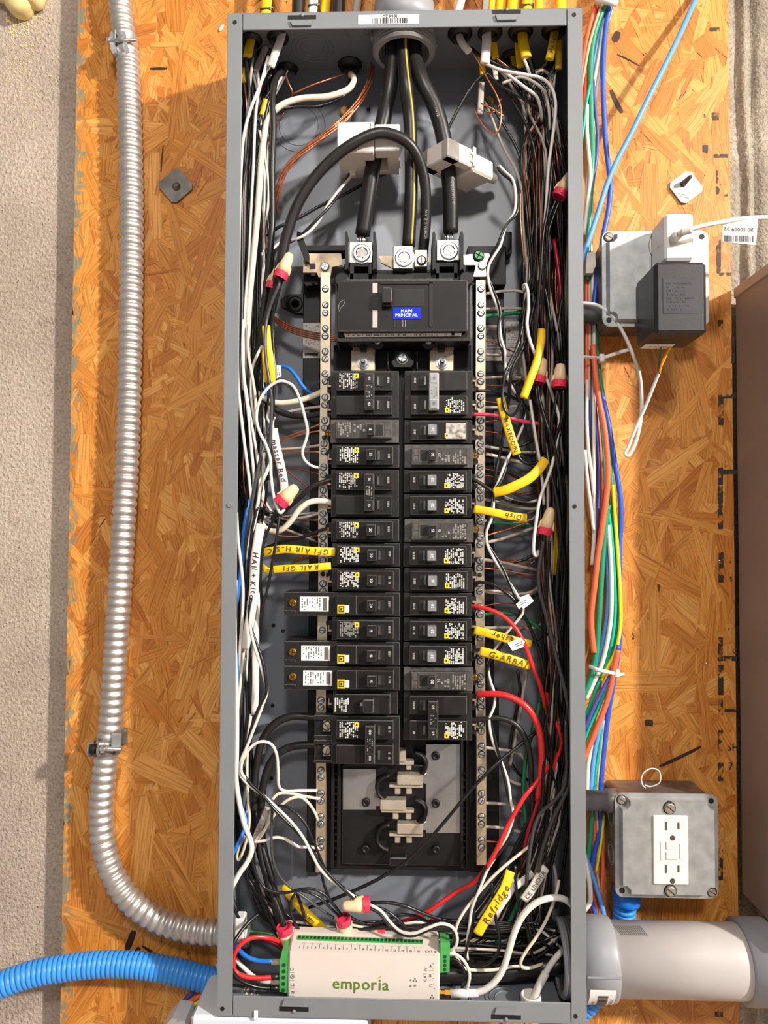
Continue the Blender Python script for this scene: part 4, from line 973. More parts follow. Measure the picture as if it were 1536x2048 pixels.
for (yy, hh, r_) in ((1640, .034, .011), (1715, .028, .011), (1715, .028, .008)):
    pass
for (zf, r_) in ((.32, .011), (.32, .0085), (.70, .011)):
    k = MB(); ring(k, (X0 + .0029, -.027, ZA + (ZC - ZA) * zf), r_, (0, 1, 0), (0, 0, 1), d=.0007); k.build('knockout_ring', M['galvanised'], j2)
# ---- outlet in the lower box
hO = .0588
out = thing('outlet', 'white ground-fault outlet in the lower junction box', 'outlet', P(1343, 1770, .058))
MB().pbox(1307, 1632, 1377, 1770, .057, .0605, .0008).build('face', M['device_almond'], out)
for y in (1652, 1738):
    for x, hh in ((1332, 17), (1357, 14)): MB().pbox(x - 2.2, y - hh / 2, x + 2.2, y + hh / 2, .0603, .0607).build('slot', M['steel_dark'], out)
    q = P(1345, y + 24, .0604); k = MB(); k.lathe(q, q + Vector((0, -1, 0)), [(0, .0028), (.0003, .0028)], 14, False); k.build('ground_hole', M['steel_dark'], out)
mb = MB(); mb.pbox(1321, 1683, 1370, 1722, .0600, .0612, .0005); bt = mb.build('button_panel', M['device_almond'], out)
for y in (1692, 1712): MB().pbox(1332, y - 8, 1355, y + 8, .0608, .0622, .0005).build('button', M['plastic_white'], bt)
k = MB(); k.pbox(1359, 1688, 1361, 1718, .0611, .0613); k.build('slit', M['ink_grey'], bt)
for (x, y) in ((1339, 1616), (1341, 1782)): inst('screw', SCREW_STEEL, out, P(x, y, .0590), (0, .7, 0), 1.25)
# ---- pipe nipples between panel and boxes
def nipple(label, x0, x1, y, h, r):
    k = MB(); a = P(x0, y, h); b = P(x1, y, h); b.z = a.z; L = (b - a).length
    k.lathe(a, b, [(0, r), (L * .78, r), (L * .78, r * 1.18), (L, r * 1.18)], 20); return k.build('pipe_nipple', M['galvanised_dark'], None, label, 'pipe')
nipple('short grey pipe joining the panel to the upper box', 1136, 1214, 628, .030, .0105)
nipple('short grey pipe joining the panel to the lower box', 1136, 1233, 1600, .034, .0105)
# ---- white charger cube and its lead
chg = thing('usb_charger', 'white charger cube plugged into the upper outlet', 'charger', P(1345, 520, .06))
MB().pbox(1330, 426, 1388, 520, .0598, .100, .0024).build('cube', M['plastic_white'], chg)
k = MB(); a = P(1330, 480, .100); text(k, 'oo', (a.x - .0003, -.082, a.z + .001), (0, -1, 0), (0, 0, 1), .0052); k.build('print', M['label_grey'], chg)
pl = MB(); pl.pbox(1346, 461, 1366, 476, .1, .112, .002); pl.build('plug', M['plastic_white'], chg)
up = path([(1356, 468, .112), (1376, 461, .118), (1400, 453, .12), (1440, 445, .118), (1500, 436, .115), (1560, 440, .11), (1640, 500, .10), (1680, 700, .112), (1690, 1100, .112)])
mb = MB(); mb.tube(up, .0022, 10); usb = mb.build('usb_lead', M['plastic_white'], None, 'thin white charger lead running off to the right', 'cable')
MB().tube(path([(1362, 466, .114), (1384, 459, .119)]), .0034, 12).build('strain_relief', M['plastic_white'], usb)
fl = MB(); fl.pprism([(1446, 448), (1516, 432), (1512, 490), (1445, 483)], .116, .1165); flag = fl.build('barcode_flag', M['label_white'], None, 'white barcode flag label hanging from the charger lead', 'label')
k = MB(); a = P(1449, 483, .117); b = P(1507, 484, .117); r_ = (b - a).normalized(); barcode(k, a, r_, (0, 0, 1), (b - a).length, pxm(13, .117), 12, 30); text(k, '310-50009-02', P(1478, 459, .117), -r_, (0, 0, -1), .0052, gap=.07); k.build('print', M['ink'], flag)
# ---- black plug-in transformer
trf = thing('plug_transformer', 'bulky black plug-in transformer below the charger', 'transformer', P(1345, 700, .06))
mb = MB(); a = P(1310, 668, .116); b = P(1414, 522, .116); mb.box((a.x, -.116, a.z), (b.x, -.0600, b.z), .0035); mb.build('case', M['transformer'], trf)
mb = MB(); mb.pbox(1326, 556, 1396, 627, .1158, .1164, .0002); pn = mb.build('moulded_panel', mat('transformer_panel', srgb(62, 62, 66), .3, var=.08, scale=60), trf)
k = MB(); microprint(k, P(1334, 622, .1167), (1, 0, 0), (0, 0, 1), pxm(54, .116), pxm(60, .116), 8, 4, .55, .45); k.build('raised_print', M['transformer'], pn)
a = P(1310, 668, .116); k = MB(); q = Vector(((P(1350, 668, .116).x), -.085, a.z - .0003)); k.box((q.x - .016, -.079, q.z - .0003), (q.x + .014, -.063, q.z + .0002)); tl = k.build('sticker', M['label_white'], trf)
k = MB(); text(k, 'UH-60-19', (q.x - .001, -.0705, q.z - .0006), (-1, 0, 0), (0, -1, 0), .0048); k.build('print', M['ink'], tl)
for col, nm, pts in (('wire_green', 'green', [(1322, 690, .07), (1320, 712, .066), (1317, 735, .06), (1318, 747, .056)]), ('net_orange', 'orange', [(1340, 690, .07), (1328, 712, .068), (1320, 735, .062), (1318, 748, .056)]), ('net_yellow', 'yellow', [(1344, 690, .07), (1332, 712, .068), (1322, 735, .062), (1319, 748, .056)])):
    MB().tube(path(pts), .0009, 6).build('thin_wire', M[col], None, 'thin %s wire leaving the black transformer' % nm, 'wire', 'thin wires under the transformer')
MB().tube(path([(1318, 745, .056), (1308, 770, .05), (1290, 815, .04), (1272, 855, .034), (1256, 895, .03), (1250, 908, .029), (1256, 912, .029), (1268, 893, .03), (1280, 850, .033), (1283, 800, .036), (1279, 750, .04), (1266, 710, .045), (1246, 665, .05), (1224, 632, .052), (1200, 613, .05), (1176, 607, .045), (1140, 606, .04)], k=7), .0019, 8).build('low_voltage_lead', M['plastic_white'], None, 'thin white looped lead under the black transformer', 'cable')

# ---- big grey pipe at the lower right
HP = .056; RP = .0355
pa = P(1163, 1915, HP); pb = P(1560, 1921, HP); pa.x = WB; pb.z = pa.z
pp = thing('pvc_pipe', 'wide pale grey plastic pipe leaving the panel at lower right', 'pipe', pa)
k = MB(); k.lathe(pa, pb, [(0, RP * .985), ((pb - pa).length + .1, RP * .985)], 48); k.build('pipe', M['pvc_grey'], pp)
k = MB(); k.lathe(pa, pb, [(0, RP * 1.12), (.031, RP * 1.12), (.034, RP * 1.09), (.0345, RP)], 48, smooth=True); fit_ = k.build('end_fitting', M['pvc_fit'], pp)
xq = P(1490, 1920, .07).x - pa.x; k = MB(); k.lathe(pa, pb, [(xq, RP), (xq + .0005, RP * 1.13), (xq + .15, RP * 1.13)], 48); k.build('coupling', M['pvc_fit'], pp)
k = MB(); k.box((pa.x + .001, pa.y - RP * 1.12 - .0008, pa.z + .003), (pa.x + .0335, pa.y - RP * 1.10, pa.z + .0045)); k.build('rib', M['pvc_fit'], fit_)
# curved sticker on the fitting
st = MB(); vs = []; n = 8; x0, x1 = pa.x + .0035, pa.x + .0285
for i in range(n + 1):
    an = math.radians(-12 - 62 * i / n); r_ = RP * 1.12 + .0004
    for x in (x0, x1): vs.append((x, pa.y - r_ * math.cos(an), pa.z + r_ * math.sin(an)))
st.add(vs, [(2 * i, 2 * i + 2, 2 * i + 3, 2 * i + 1) for i in range(n)]); stk = st.build('barcode_sticker', M['label_white'], pp)
k = MB(); rr = random.Random(8); r_ = RP * 1.12 + .0008; an = -22
while an > -62:
    w_ = rr.choice((.6, .6, 1.2, 1.8)); v4 = []
    for (x, a_) in ((x0 + .008, an), (x1 - .007, an), (x1 - .007, an - w_), (x0 + .008, an - w_)): v4.append((x, pa.y - r_ * math.cos(math.radians(a_)), pa.z + r_ * math.sin(math.radians(a_))))
    k.quad(*[v4[i] for i in (0, 3, 2, 1)]); an -= w_ + rr.choice((.7, 1.2))
c_ = math.radians(-42); pos = lambda x: Vector((x, pa.y - r_ * math.cos(c_), pa.z + r_ * math.sin(c_))); upv = (0, math.sin(-c_) * 0 + .67, -.74)
text(k, '0481 06206', pos(x1 - .0035), (0, -math.sin(c_) * -1, math.cos(c_)), (-1, 0, 0), .0042); text(k, 'E9437', pos(x0 + .0045), (0, math.sin(c_), math.cos(c_)), (-1, 0, 0), .0042)
k.build('print', M['ink'], stk)
k = MB(); r_ = RP * .985 + .0003; x = pa.x + .036
for i in range(14):
    for j in range(4):
        v4 = []
        for (xx, a_) in ((x, 84 - j * 5), (x + .0009, 84 - j * 5), (x + .0009, 79 - j * 5), (x, 79 - j * 5)): v4.append((xx + (84 - a_) * .00022, pa.y - r_ * math.cos(math.radians(a_)), pa.z + r_ * math.sin(math.radians(a_))))
        k.quad(*[v4[q_] for q_ in (0, 3, 2, 1)])
    x += .0020
k.build('ink_code', M['ink_grey'], pp)

# ---- grey cabinet at the right edge
cx = P(1474, 1200, 0).x; ct = P(1470, 580, 0).z; cb = max(P(1480, 1852, 0).z, pa.z + RP * 1.13 + .001)
cab = thing('grey_cabinet', 'plain grey steel cabinet at the right edge', 'cabinet', (cx + .15, 0, cb))
MB().box((cx, -.094, cb), (cx + .32, -.0022, ct), .003).build('body', M['cabinet'], cab)
MB().box((cx - .0015, -.106, cb - .002), (cx + .322, -.094, ct + .002), .003).build('door', M['cabinet'], cab)
MB().box((cx - .0012, -.094, ct - .011), (cx + .3, -.0022, ct + .001), .001).build('top_rim', M['cabinet_edge'], cab)

# ---- foam blob, upper left corner
def blob(x, y, h, sx, sz, seed):
    import bmesh
    bm = bmesh.new(); bmesh.ops.create_icosphere(bm, subdivisions=3, radius=1); rr = random.Random(seed); ph = [rr.uniform(0, 6) for _ in range(6)]
    m2 = MB(); c = P(x, y, h); m2.smooth = True
    vs = []
    for v in bm.verts:
        s = 1 + .10 * math.sin(3 * v.co.x + ph[0]) + .08 * math.sin(4 * v.co.z + ph[1]) + .05 * math.sin(7 * v.co.y + ph[2]); vs.append(c + Vector((v.co.x * sx * s, v.co.y * .016 * s, v.co.z * sz * s)))
    m2.add(vs, [[v.index for v in f.verts] for f in bm.faces]); bm.free(); return m2
fo = thing('expanding_foam', 'yellowish expanding foam blob on the concrete, top left corner', 'foam', P(45, 10, -.015))
blob(38, -2, -.012, .020, .019, 1).build('lobe', M['foam'], fo); blob(66, -6, -.012, .013, .013, 2).build('lobe', M['foam'], fo); blob(10, -30, -.012, .02, .02, 4).build('lobe', M['foam'], fo)

k = MB(); rf = random.Random(6)
for i in range(420):
    x = 12 + abs(rf.gauss(0, 42)); y = 30 + abs(rf.gauss(0, 90)); p = P(x, y, -YC); r_ = rf.uniform(.0004, .0011) * (1.6 if rf.random() < .06 else 1)
    k.lathe(p, p + Vector((0, -1, 0)), [(0, r_), (r_ * .5, r_ * .7), (r_ * .7, r_ * .2)], 6)
k.build('foam_spatter', M['foam'], fo, kind='stuff')
# ---- white units just below the panel
dv = thing('white_unit', 'pale white box mounted directly below the panel', 'enclosure', P(560, 2100, 0))
a = P(382, 2040, .092); b = P(735, 2040, .092); zt_ = ZB - .0015
MB().box((a.x, -.094, zt_ - .12), (b.x, -.0022, zt_), .003).build('case', M['device_blue_white'], dv)
dv = thing('white_bracket', 'small white plastic piece under the data cables, bottom left', 'bracket', P(350, 2060, .05))
MB().pprism([(322, 2060), (344, 2037), (370, 2040), (372, 2060)], .03, .06).build('shell', M['plastic_white'], dv)
MB().pprism([(352, 2044), (370, 2042), (371, 2060), (356, 2060)], .06, .066).build('tab', M['plastic_white'], dv)

# ---- data cables down the right side
DG = 'data cables down the right side of the panel'
def data(col, r, pts, label, h=.016):
    if pts[0][1] < 5 and pts[0][0] < 1300: pts = [(1240 + (pts[0][0] - 1215) * .5, -460), (1236 + (pts[0][0] - 1215) * .7, -200)] + list(pts)
    if pts[0][1] < 5 and pts[0][0] > 1300: pts = [(1640, -420, .006), (1480, -160, .008)] + list(pts)
    return MB().tube(path(pts, h, 6), r * .001, 8).build('data_cable', M[col], None, label, 'cable', DG)
for row in (
    ('net_orange', 2.6, [(1206, -30), (1185, 30), (1172, 85), (1164, 145), (1158, 230)], 'outermost orange data cable at the panel\'s top right corner', .02),
    ('net_orange', 2.4, [(1200, 0), (1182, 55), (1174, 120), (1171, 180), (1166, 220), (1158, 280)], 'orange data cable beside the green one at upper right', .016),
    ('net_tan', 1.6, [(1212, -20), (1192, 42), (1178, 92), (1170, 135), (1160, 190)], 'tan data cable between the orange and green at upper right', .022),
    ('net_green', 3.3, [(1225, -25), (1202, 28), (1187, 75), (1181, 130), (1182, 220), (1185, 300), (1182, 360), (1179, 430), (1177, 480), (1175, 560)], 'thick green data cable at upper right, largest of the bunch', .020),
    ('net_lightblue', 1.9, [(1222, -5), (1205, 40), (1194, 90), (1187, 130), (1180, 190), (1176, 260)], 'light blue data cable right of the thick green one', .014),
    ('net_white', 2.0, [(1226, -8), (1208, 50), (1198, 110), (1189, 160), (1184, 205), (1178, 280)], 'upper of two white data cables near the top right corner', .016),
    ('net_white', 2.0, [(1228, -5), (1211, 60), (1203, 125), (1194, 178), (1189, 230), (1180, 320), (1174, 380), (1170, 440)], 'lower of two white data cables near the top right corner', .012),
    ('net_blue', 2.9, [(1227, -10), (1214, 40), (1208, 95), (1206, 160), (1208, 220), (1212, 290), (1218, 340), (1221, 375), (1217, 420), (1206, 475), (1198, 530), (1190, 590), (1186, 650)], 'deep blue data cable standing off at upper right', .018),
    ('net_purple', 2.0, [(1186, 160), (1191, 220), (1195, 268), (1193, 315), (1185, 370), (1179, 440), (1172, 500)], 'indigo data cable crossing under the blue at upper right', .020),
    ('net_teal', 1.8, [(1180, 170), (1173, 205), (1169, 240), (1160, 300)], 'short teal data cable piece hugging the flange at upper right', .022),
    ('net_white', 2.2, [(1174, 210), (1174, 260), (1178, 310), (1181, 350), (1176, 400), (1168, 470)], 'white data cable hugging the flange beside the green', .022),
    ('net_lightblue', 2.9, [(1404, -30, .008), (1394, -8, .010), (1350, 90, .03), (1300, 190, .038), (1262, 268, .038), (1230, 330, .036), (1212, 375, .034), (1194, 432, .032), (1174, 492, .030), (1150, 560, .028)], 'sky blue cable slanting across the upper right board', .01),
    ('net_orange', 2.0, [(1176, 500), (1173, 560), (1173, 640), (1173, 720), (1171, 780)], 'dark orange data cable beside the flange near the upper nipple', .014),
    ('net_tan', 2.0, [(1181, 500), (1179, 570), (1179, 660), (1178, 740), (1176, 800)], 'tan data cable beside the flange near the upper nipple', .014),
    ('net_purple', 2.2, [(1180, 500), (1181, 570), (1183, 660), (1182, 760), (1180, 830), (1176, 900)], 'indigo data cable passing behind the upper nipple', .012),
    ('net_white', 2.2, [(1181, 490), (1185, 570), (1188, 660), (1187, 740), (1187, 820), (1188, 900), (1188, 1000), (1188, 1070), (1184, 1130)], 'long white data cable running straight past the upper nipple', .016),
    ('net_green', 2.8, [(1188, 600), (1192, 660), (1196, 720), (1202, 770), (1210, 820), (1216, 880), (1222, 960), (1225, 1010), (1226, 1060)], 'green data cable from the upper zip tie outward', .012),
    ('net_orange', 3.2, [(1186, 690), (1190, 745), (1197, 795), (1208, 850), (1214, 905), (1216, 960), (1211, 1010), (1204, 1060), (1196, 1110), (1190, 1165), (1183, 1225), (1184, 1270), (1188, 1305)], 'thick bright orange data cable bowing out at mid right', .024),
    ('net_blue', 2.9, [(1204, 790), (1214, 832), (1224, 890), (1232, 940), (1240, 990), (1242, 1040), (1239, 1095), (1239, 1160), (1240, 1240), (1238, 1290), (1234, 1320), (1226, 1370), (1216, 1430), (1208, 1500), (1203, 1555), (1200, 1620), (1200, 1660), (1190, 1700), (1182, 1745)], 'outermost deep blue data cable bulging over the board at mid right', .014),
    ('net_purple', 2.2, [(1188, 790), (1192, 840), (1196, 900), (1197, 980), (1193, 1040), (1188, 1095), (1190, 1150)], 'indigo data cable left of the bright orange at mid right', .012),
    ('net_orange', 2.5, [(1190, 800), (1200, 890), (1206, 955), (1205, 1010), (1200, 1065), (1195, 1120)], 'second orange data cable tucked behind the bright orange', .010),
    ('net_teal', 1.4, [(1195, 800), (1203, 860), (1208, 920), (1210, 980), (1212, 1030)], 'thin teal data cable between two orange ones', .016),
    ('net_white', 1.9, [(1174, 760), (1174, 850), (1177, 900), (1184, 950), (1188, 990)], 'white data cable slanting out from the flange at mid right', .022),
    ('net_green', 1.8, [(1171, 790), (1174, 860), (1180, 915), (1187, 960)], 'green data cable slanting out from the flange at mid right', .012),
    ('net_white', 1.9, [(1170, 900), (1175, 960), (1182, 1015), (1187, 1060)], 'lower white data cable slanting out from the flange', .022),
    ('net_green', 3.2, [(1216, 1010), (1210, 1060), (1206, 1105), (1203, 1150), (1198, 1230), (1193, 1300), (1187, 1335), (1179, 1365), (1166, 1395)], 'thick green data cable inside the lower bundle', .022),
    ('net_lightblue', 2.5, [(1212, 1040), (1215, 1110), (1217, 1180), (1213, 1240), (1204, 1290), (1193, 1330), (1176, 1380)], 'sky blue data cable inside the lower bundle', .016),
    ('net_white', 2.5, [(1216, 1050), (1221, 1110), (1223, 1160), (1222, 1230), (1215, 1282), (1203, 1330), (1190, 1360), (1172, 1398)], 'white data cable inside the lower bundle', .022),
    ('net_teal', 2.1, [(1216, 1020), (1224, 1080), (1229, 1160), (1230, 1225), (1222, 1290), (1208, 1340), (1194, 1375), (1170, 1435)], 'teal data cable inside the lower bundle', .018),
    ('net_green', 2.6, [(1222, 990), (1228, 1080), (1234, 1160), (1236, 1215), (1229, 1280), (1215, 1325), (1200, 1350)], 'right-hand green data cable of the lower bundle', .014),
    ('net_yellow', 2.0, [(1226, 970), (1229, 1020), (1233, 1070), (1238, 1140), (1241, 1200), (1241, 1250), (1232, 1300), (1216, 1334), (1203, 1362)], 'yellow data cable at the outer edge of the lower bundle', .020),
    ('net_purple', 2.3, [(1237, 1290), (1230, 1330), (1215, 1362), (1200, 1390), (1185, 1420), (1170, 1458)], 'indigo data cable below the lower zip tie', .024),
    ('wire_pink', 1.6, [(1224, 1330), (1214, 1370), (1203, 1392), (1192, 1412), (1180, 1440)], 'pink data cable peeking below the lower zip tie', .016),
    ('net_orange', 3.0, [(1236, 1300), (1229, 1335), (1222, 1372), (1211, 1412), (1195, 1452), (1180, 1490), (1164, 1525)], 'orange data cable sweeping under the lower zip tie', .026),
    ('net_teal', 2.2, [(1216, 1370), (1207, 1392), (1194, 1422), (1180, 1452), (1168, 1485)], 'teal data cable left of the sweeping orange one', .022),
    ('net_white', 2.6, [(1182, 1490), (1176, 1530), (1174, 1575), (1172, 1620)], 'white data cable just above the lower nipple', .020),
    ('net_lightblue', 2.6, [(1208, 1420), (1196, 1470), (1187, 1520), (1182, 1575), (1178, 1620)], 'sky blue data cable just above the lower nipple', .016),
    ('net_teal', 1.7, [(1205, 1450), (1198, 1500), (1191, 1545), (1188, 1590)], 'teal data cable just above the lower nipple', .014),
    ('net_tan', 1.4, [(1208, 1440), (1202, 1500), (1196, 1550), (1193, 1600), (1193, 1620), (1197, 1680), (1194, 1740), (1200, 1790), (1198, 1840)], 'tan data cable running down behind the lower nipple', .014),
    ('net_green', 2.6, [(1186, 1600), (1184, 1640), (1180, 1685), (1174, 1730)], 'dark green data cable under the lower nipple', .020),
    ('net_orange', 2.4, [(1189, 1600), (1190, 1650), (1188, 1710), (1186, 1760), (1192, 1810), (1198, 1845)], 'orange data cable under the lower nipple', .012),
    ('net_yellow', 1.4, [(1208, 1630), (1204, 1670), (1199, 1705), (1192, 1745)], 'yellow data cable crossing under the lower nipple', .016),
    ('net_orange', 2.4, [(1197, 1680), (1205, 1715), (1204, 1770), (1200, 1810), (1196, 1850)], 'right-hand orange data cable above the wide pipe', .010),
    ('net_lightblue', 2.6, [(1166, 1700), (1176, 1725), (1188, 1760), (1199, 1795), (1208, 1830), (1214, 1860)], 'blue-grey data cable slanting to the wide pipe', .022),
    ('net_white', 2.6, [(1166, 1700), (1176, 1745), (1181, 1785), (1180, 1805), (1168, 1822)], 'white data cable loop beside the flange above the wide pipe', .026),
    ('net_blue', 2.2, [(1180, 1790), (1186, 1815), (1192, 1840), (1196, 1860)], 'short blue data cable above the wide pipe', .020),
    ('net_purple', 2.6, [(322, 2060, .02), (345, 2035, .02), (375, 1995, .018), (420, 1960, .012)], 'slate data cable at the bottom left under the blue tube', .02),
    ('net_orange', 3.0, [(338, 2050, .022), (362, 2020, .022), (392, 1996, .02), (450, 1975, .018)], 'orange data cable at the bottom left under the blue tube', .02),
    ('net_yellow', 1.8, [(345, 2046, .026), (370, 2022, .026), (400, 2003, .025), (460, 1990, .022)], 'amber data cable at the bottom left under the blue tube', .02),
    ('net_green', 3.3, [(352, 2052, .022), (378, 2030, .022), (405, 2017, .022), (470, 2002, .02)], 'thick green data cable at the bottom left under the blue tube', .02),
):
    data(*row)
# ---- nylon ties
tie = thing('cable_tie', 'white nylon cable tie round the data cables near the transformer', 'cable tie', P(1190, 715, .01))
MB().tube(path([(1150, 712, .034), (1172, 714, .030), (1200, 716, .024)]), .0005, 6, ry=.0021, flat=False).build('band', M['tie_nylon'], tie)
k = MB(); k.pbox(1199, 707, 1210, 723, .016, .026, .001); k.build('head', M['tie_nylon'], tie)
k = MB(); k.tube(path([(1208, 715, .022), (1235, 706, .022), (1262, 698, .022)]), .0021, 6, ry=.0006, flat=True); k.build('tail', M['tie_nylon'], tie)
tie = thing('cable_tie', 'white nylon cable tie round the lower data bundle', 'cable tie', P(1210, 1343, .01))
k = MB(); k.tube(path([(1178, 1332, .020), (1190, 1338, .031), (1210, 1343, .034), (1230, 1347, .028)]), .0021, 6, ry=.0007, flat=True); k.build('band', M['tie_nylon'], tie)
k = MB(); k.pbox(1226, 1339, 1240, 1355, .016, .028, .001); k.build('head', M['tie_nylon'], tie); k = MB(); k.tube(path([(1238, 1350, .022), (1248, 1348, .02)]), .0018, 6, ry=.0006, flat=True); k.build('tail', M['tie_nylon'], tie)
k = MB(); k.pprism([(1174, 506), (1190, 503), (1192, 530), (1185, 546), (1172, 546)], .022, .030); k.build('cable_sleeve', mat('sleeve_beige', srgb(206, 198, 186), .5), None, 'beige sleeve gathering data cables beside the flange', 'sleeve')
k = MB(); k.tube([P(1192, 4, .026), P(1205, 0, .03), P(1218, 2, .032), P(1232, 6, .026)], .004, 8); k.build('cable_tie', M['tie_nylon'], None, 'clear nylon tie at the top right corner', 'cable tie')
lp = path([(1291, 1576, .05), (1284, 1568, .055), (1283, 1555, .056), (1290, 1543, .056), (1304, 1537, .056), (1317, 1541, .056), (1321, 1552, .056), (1318, 1566, .054), (1300, 1573, .05), (1290, 1570, .05)], k=6)
k = MB(); k.tube(lp, .0007, 6); k.build('wire_loop', M['tie_nylon'], None, 'clear looped filament on top of the lower box', 'filament')
# ---- cables dropping onto the top of the panel
for i, (x, x2, w, col, lab) in enumerate(((534, 531, 22, 'jacket_yellow', 'yellow flat cable entering the panel top at far left'), (597, 596, 26, 'cable_black', 'black braided cable left of a white one above the panel'), (628, 624, 19, 'jacket_white', 'white flat cable above the panel, second from left'), (653, 648, 20, 'jacket_yellow', 'narrow yellow cable above the panel left of the hub'), (678, 676, 26, 'cable_black', 'black braided cable next to the narrow yellow one'), (716, 711, 16, 'wire_grey', 'pale grey cable just left of the hub'),
        (925, 912, 16, 'jacket_white', 'slanted white cable just right of the hub'), (976, 972, 18, 'jacket_white', 'white flat cable above the panel, right of the hub'), (985, 982, 12, 'jacket_yellow', 'yellow cable directly behind the right white one'), (1003, 1000, 20, 'jacket_yellow', 'yellow flat cable, first of the right-hand pair'), (1028, 1024, 24, 'jacket_yellow', 'wide yellow cable, second of the right-hand pair'), (1055, 1054, 20, 'jacket_yellow', 'stapled yellow cable above the right hook'), (1078, 1078, 16, 'jacket_yellow', 'narrow yellow cable right of the stapled one'), (1122, 1122, 22, 'jacket_yellow', 'yellow cable above the panel at far right'))):
    hh = .030 + .006 * (i % 3); r_ = pxm(w / 2, hh)
    fl = col.startswith('jacket')
    mb = MB(); pts = path([(x + (x - x2) * 4, -460, hh), (x + (x - x2) * 2, -120, hh), (x, -8, hh), (x2, 40, hh), (x2, 75, hh)]); mb.tube(pts, r_, 12, ry=r_ * (.55 if fl else 1.0), flat=True)
    o = mb.build('entry_cable', M[col], None, lab, 'cable', 'cables entering through the panel top')
    if x in (534, 628, 1055):
        k = MB(); q = P(x, 22 if x == 534 else 14, hh); k.tube([q + Vector((-r_ * 1.2, .012, -.001)), q + Vector((-r_ * 1.15, -r_ * .6, 0)), q + Vector((r_ * 1.15, -r_ * .6, .0012)), q + Vector((r_ * 1.2, .012, .001))], .0009, 6); k.build('staple', M['steel_dark'], None, 'steel cable staple over %s' % {534: 'the far left yellow cable', 628: 'the left white cable', 1055: 'the right stapled yellow cable'}[x], 'staple')
# paint chip on the board by the panel corner
k = MB(); q = P(443, 56, .002); k.lathe(q + Vector((-.0025, 0, -.004)), q + Vector((.0025, -.0004, .004)), [(0, .0008), (.002, .0017), (.007, .0017), (.009, .0006)], 8); k.build('paint_chip', M['label_white'], None, 'small white chip stuck on the board by the panel corner', 'chip')
HUBH = -hub.location.y
# ================================================================== WIRES INSIDE THE PANEL
CM = {'k': 'wire_black', 'K': 'cable_black', 'w': 'wire_white', 'c': 'wire_cream', 'g': 'wire_grey', 'o': 'copper', 'O': 'copper_dark', 'r': 'wire_red', 'R': 'wire_darkred', 'p': 'wire_pink', 'G': 'wire_green', 'b': 'wire_blue', 'y': 'jacket_yellow', 'B': 'braid'}
M['braid'] = mat('ribbed_grey_sleeve', srgb(66, 66, 68), .35, var=.25, scale=500)
CN = {'k': 'wire', 'K': 'cable', 'o': 'copper_wire', 'O': 'copper_wire'}
def wire(col, r, pts, label, group=None, h=.05, k=5, n=8):
    m2 = MB(); m2.tube(path(pts, h, k), r * .001, n)
    return m2.build(CN.get(col, 'wire') if r < 4 else 'cable', M[CM[col]], None, label, 'wire' if r < 4 else 'cable', group)
def pair(pts, label, r=1.55, turn=.050, h=.06, sep=None):        # a white and a black wire twisted round one another
    q = resample(path(pts, h, 7), .004); sep = (sep or r) * .001; ph = 0
    for col, a0, nm in (('w', 0, 'white'), ('k', math.pi, 'black')):
        pp_ = []
        for i, p in enumerate(q):
            t = (q[min(i + 1, len(q) - 1)] - q[max(i - 1, 0)]).normalized(); u = t.cross(Vector((0, 1, 0))).normalized(); v = t.cross(u)
            a = a0 + 2 * math.pi * i * .004 / turn; pp_.append(p + (u * math.cos(a) + v * math.sin(a)) * sep)
        m2 = MB(); m2.tube(pp_, r * .001, 8); m2.build('wire', M[CM[col]], None, '%s strand of the twisted pair %s' % (nm, label), 'wire')

# ---------------- service cables
sv = thing('service_cable', 'thick black service cable from the hub to the left lug', 'cable', P(722, 480, .05))
k = MB(); k.tube(path([(782, 60, HUBH + .002), (785, 120, HUBH + .002), (779, 178, .062), (768, 235, .056), (750, 310, .052), (737, 390, .046), (725, 470, .038)], k=7), .0083, 18); k.build('jacket', M['cable_black'], sv)
for i in range(7): a = i * .9; q = P(722 + 7 * math.cos(a), 470, .037 + .004 * math.sin(a)); MB().tube([q, P(722 + 7 * math.cos(a), 488, .037 + .004 * math.sin(a))], .0013, 6).build('strand', M['zinc'], sv)
sv = thing('service_cable', 'thick black service cable from the hub to the right lug', 'cable', P(897, 480, .05))
jp = path([(830, 60, HUBH + .002), (829, 112, HUBH + .002), (845, 165, .066), (870, 215, .062), (886, 270, .058), (895, 330, .054), (901, 400, .046), (901, 466, .038)], k=7)
k = MB(); k.tube(jp, .0083, 18); k.build('jacket', M['cable_black'], sv)
k = MB(); text_on(k, 'TYPE USE-2 OR RHW-2', path([(835, 140, .064), (862, 200, .062), (882, 260, .059)], k=6), .0040, .0086, flip=False, jit=0); text_on(k, 'Southwire', path([(903, 345, .052), (908, 425, .043)], k=6), .0056, .0086, jit=0); k.build('print', M['print_dim'], sv)
for i in range(7): a = i * .9; q = P(897 + 7 * math.cos(a), 464, .037 + .004 * math.sin(a)); MB().tube([q, P(897 + 7 * math.cos(a), 484, .037 + .004 * math.sin(a))], .0013, 6).build('strand', M['zinc'], sv)
sv = thing('service_cable', 'black neutral service cable with a yellow stripe', 'cable', P(815, 490, .05))
jp = path([(805, 60, HUBH + .010), (806, 115, HUBH + .010), (812, 172, .074), (819, 230, .066), (822, 300, .063), (822, 400, .058), (817, 492, .050)], k=7)
k = MB(); k.tube(jp, .0070, 18); k.build('jacket', M['cable_black'], sv)
k = MB(); k.tube([p + Vector((.0030, -.0058, 0)) for p in jp], .0013, 6); k.build('stripe', M['wire_cream'] if False else mat('stripe_yellow', srgb(190, 168, 70), .4), sv)
sv = thing('ground_cable', 'black cable arching over from the left gutter to the ground lug', 'cable', P(850, 500, .05))
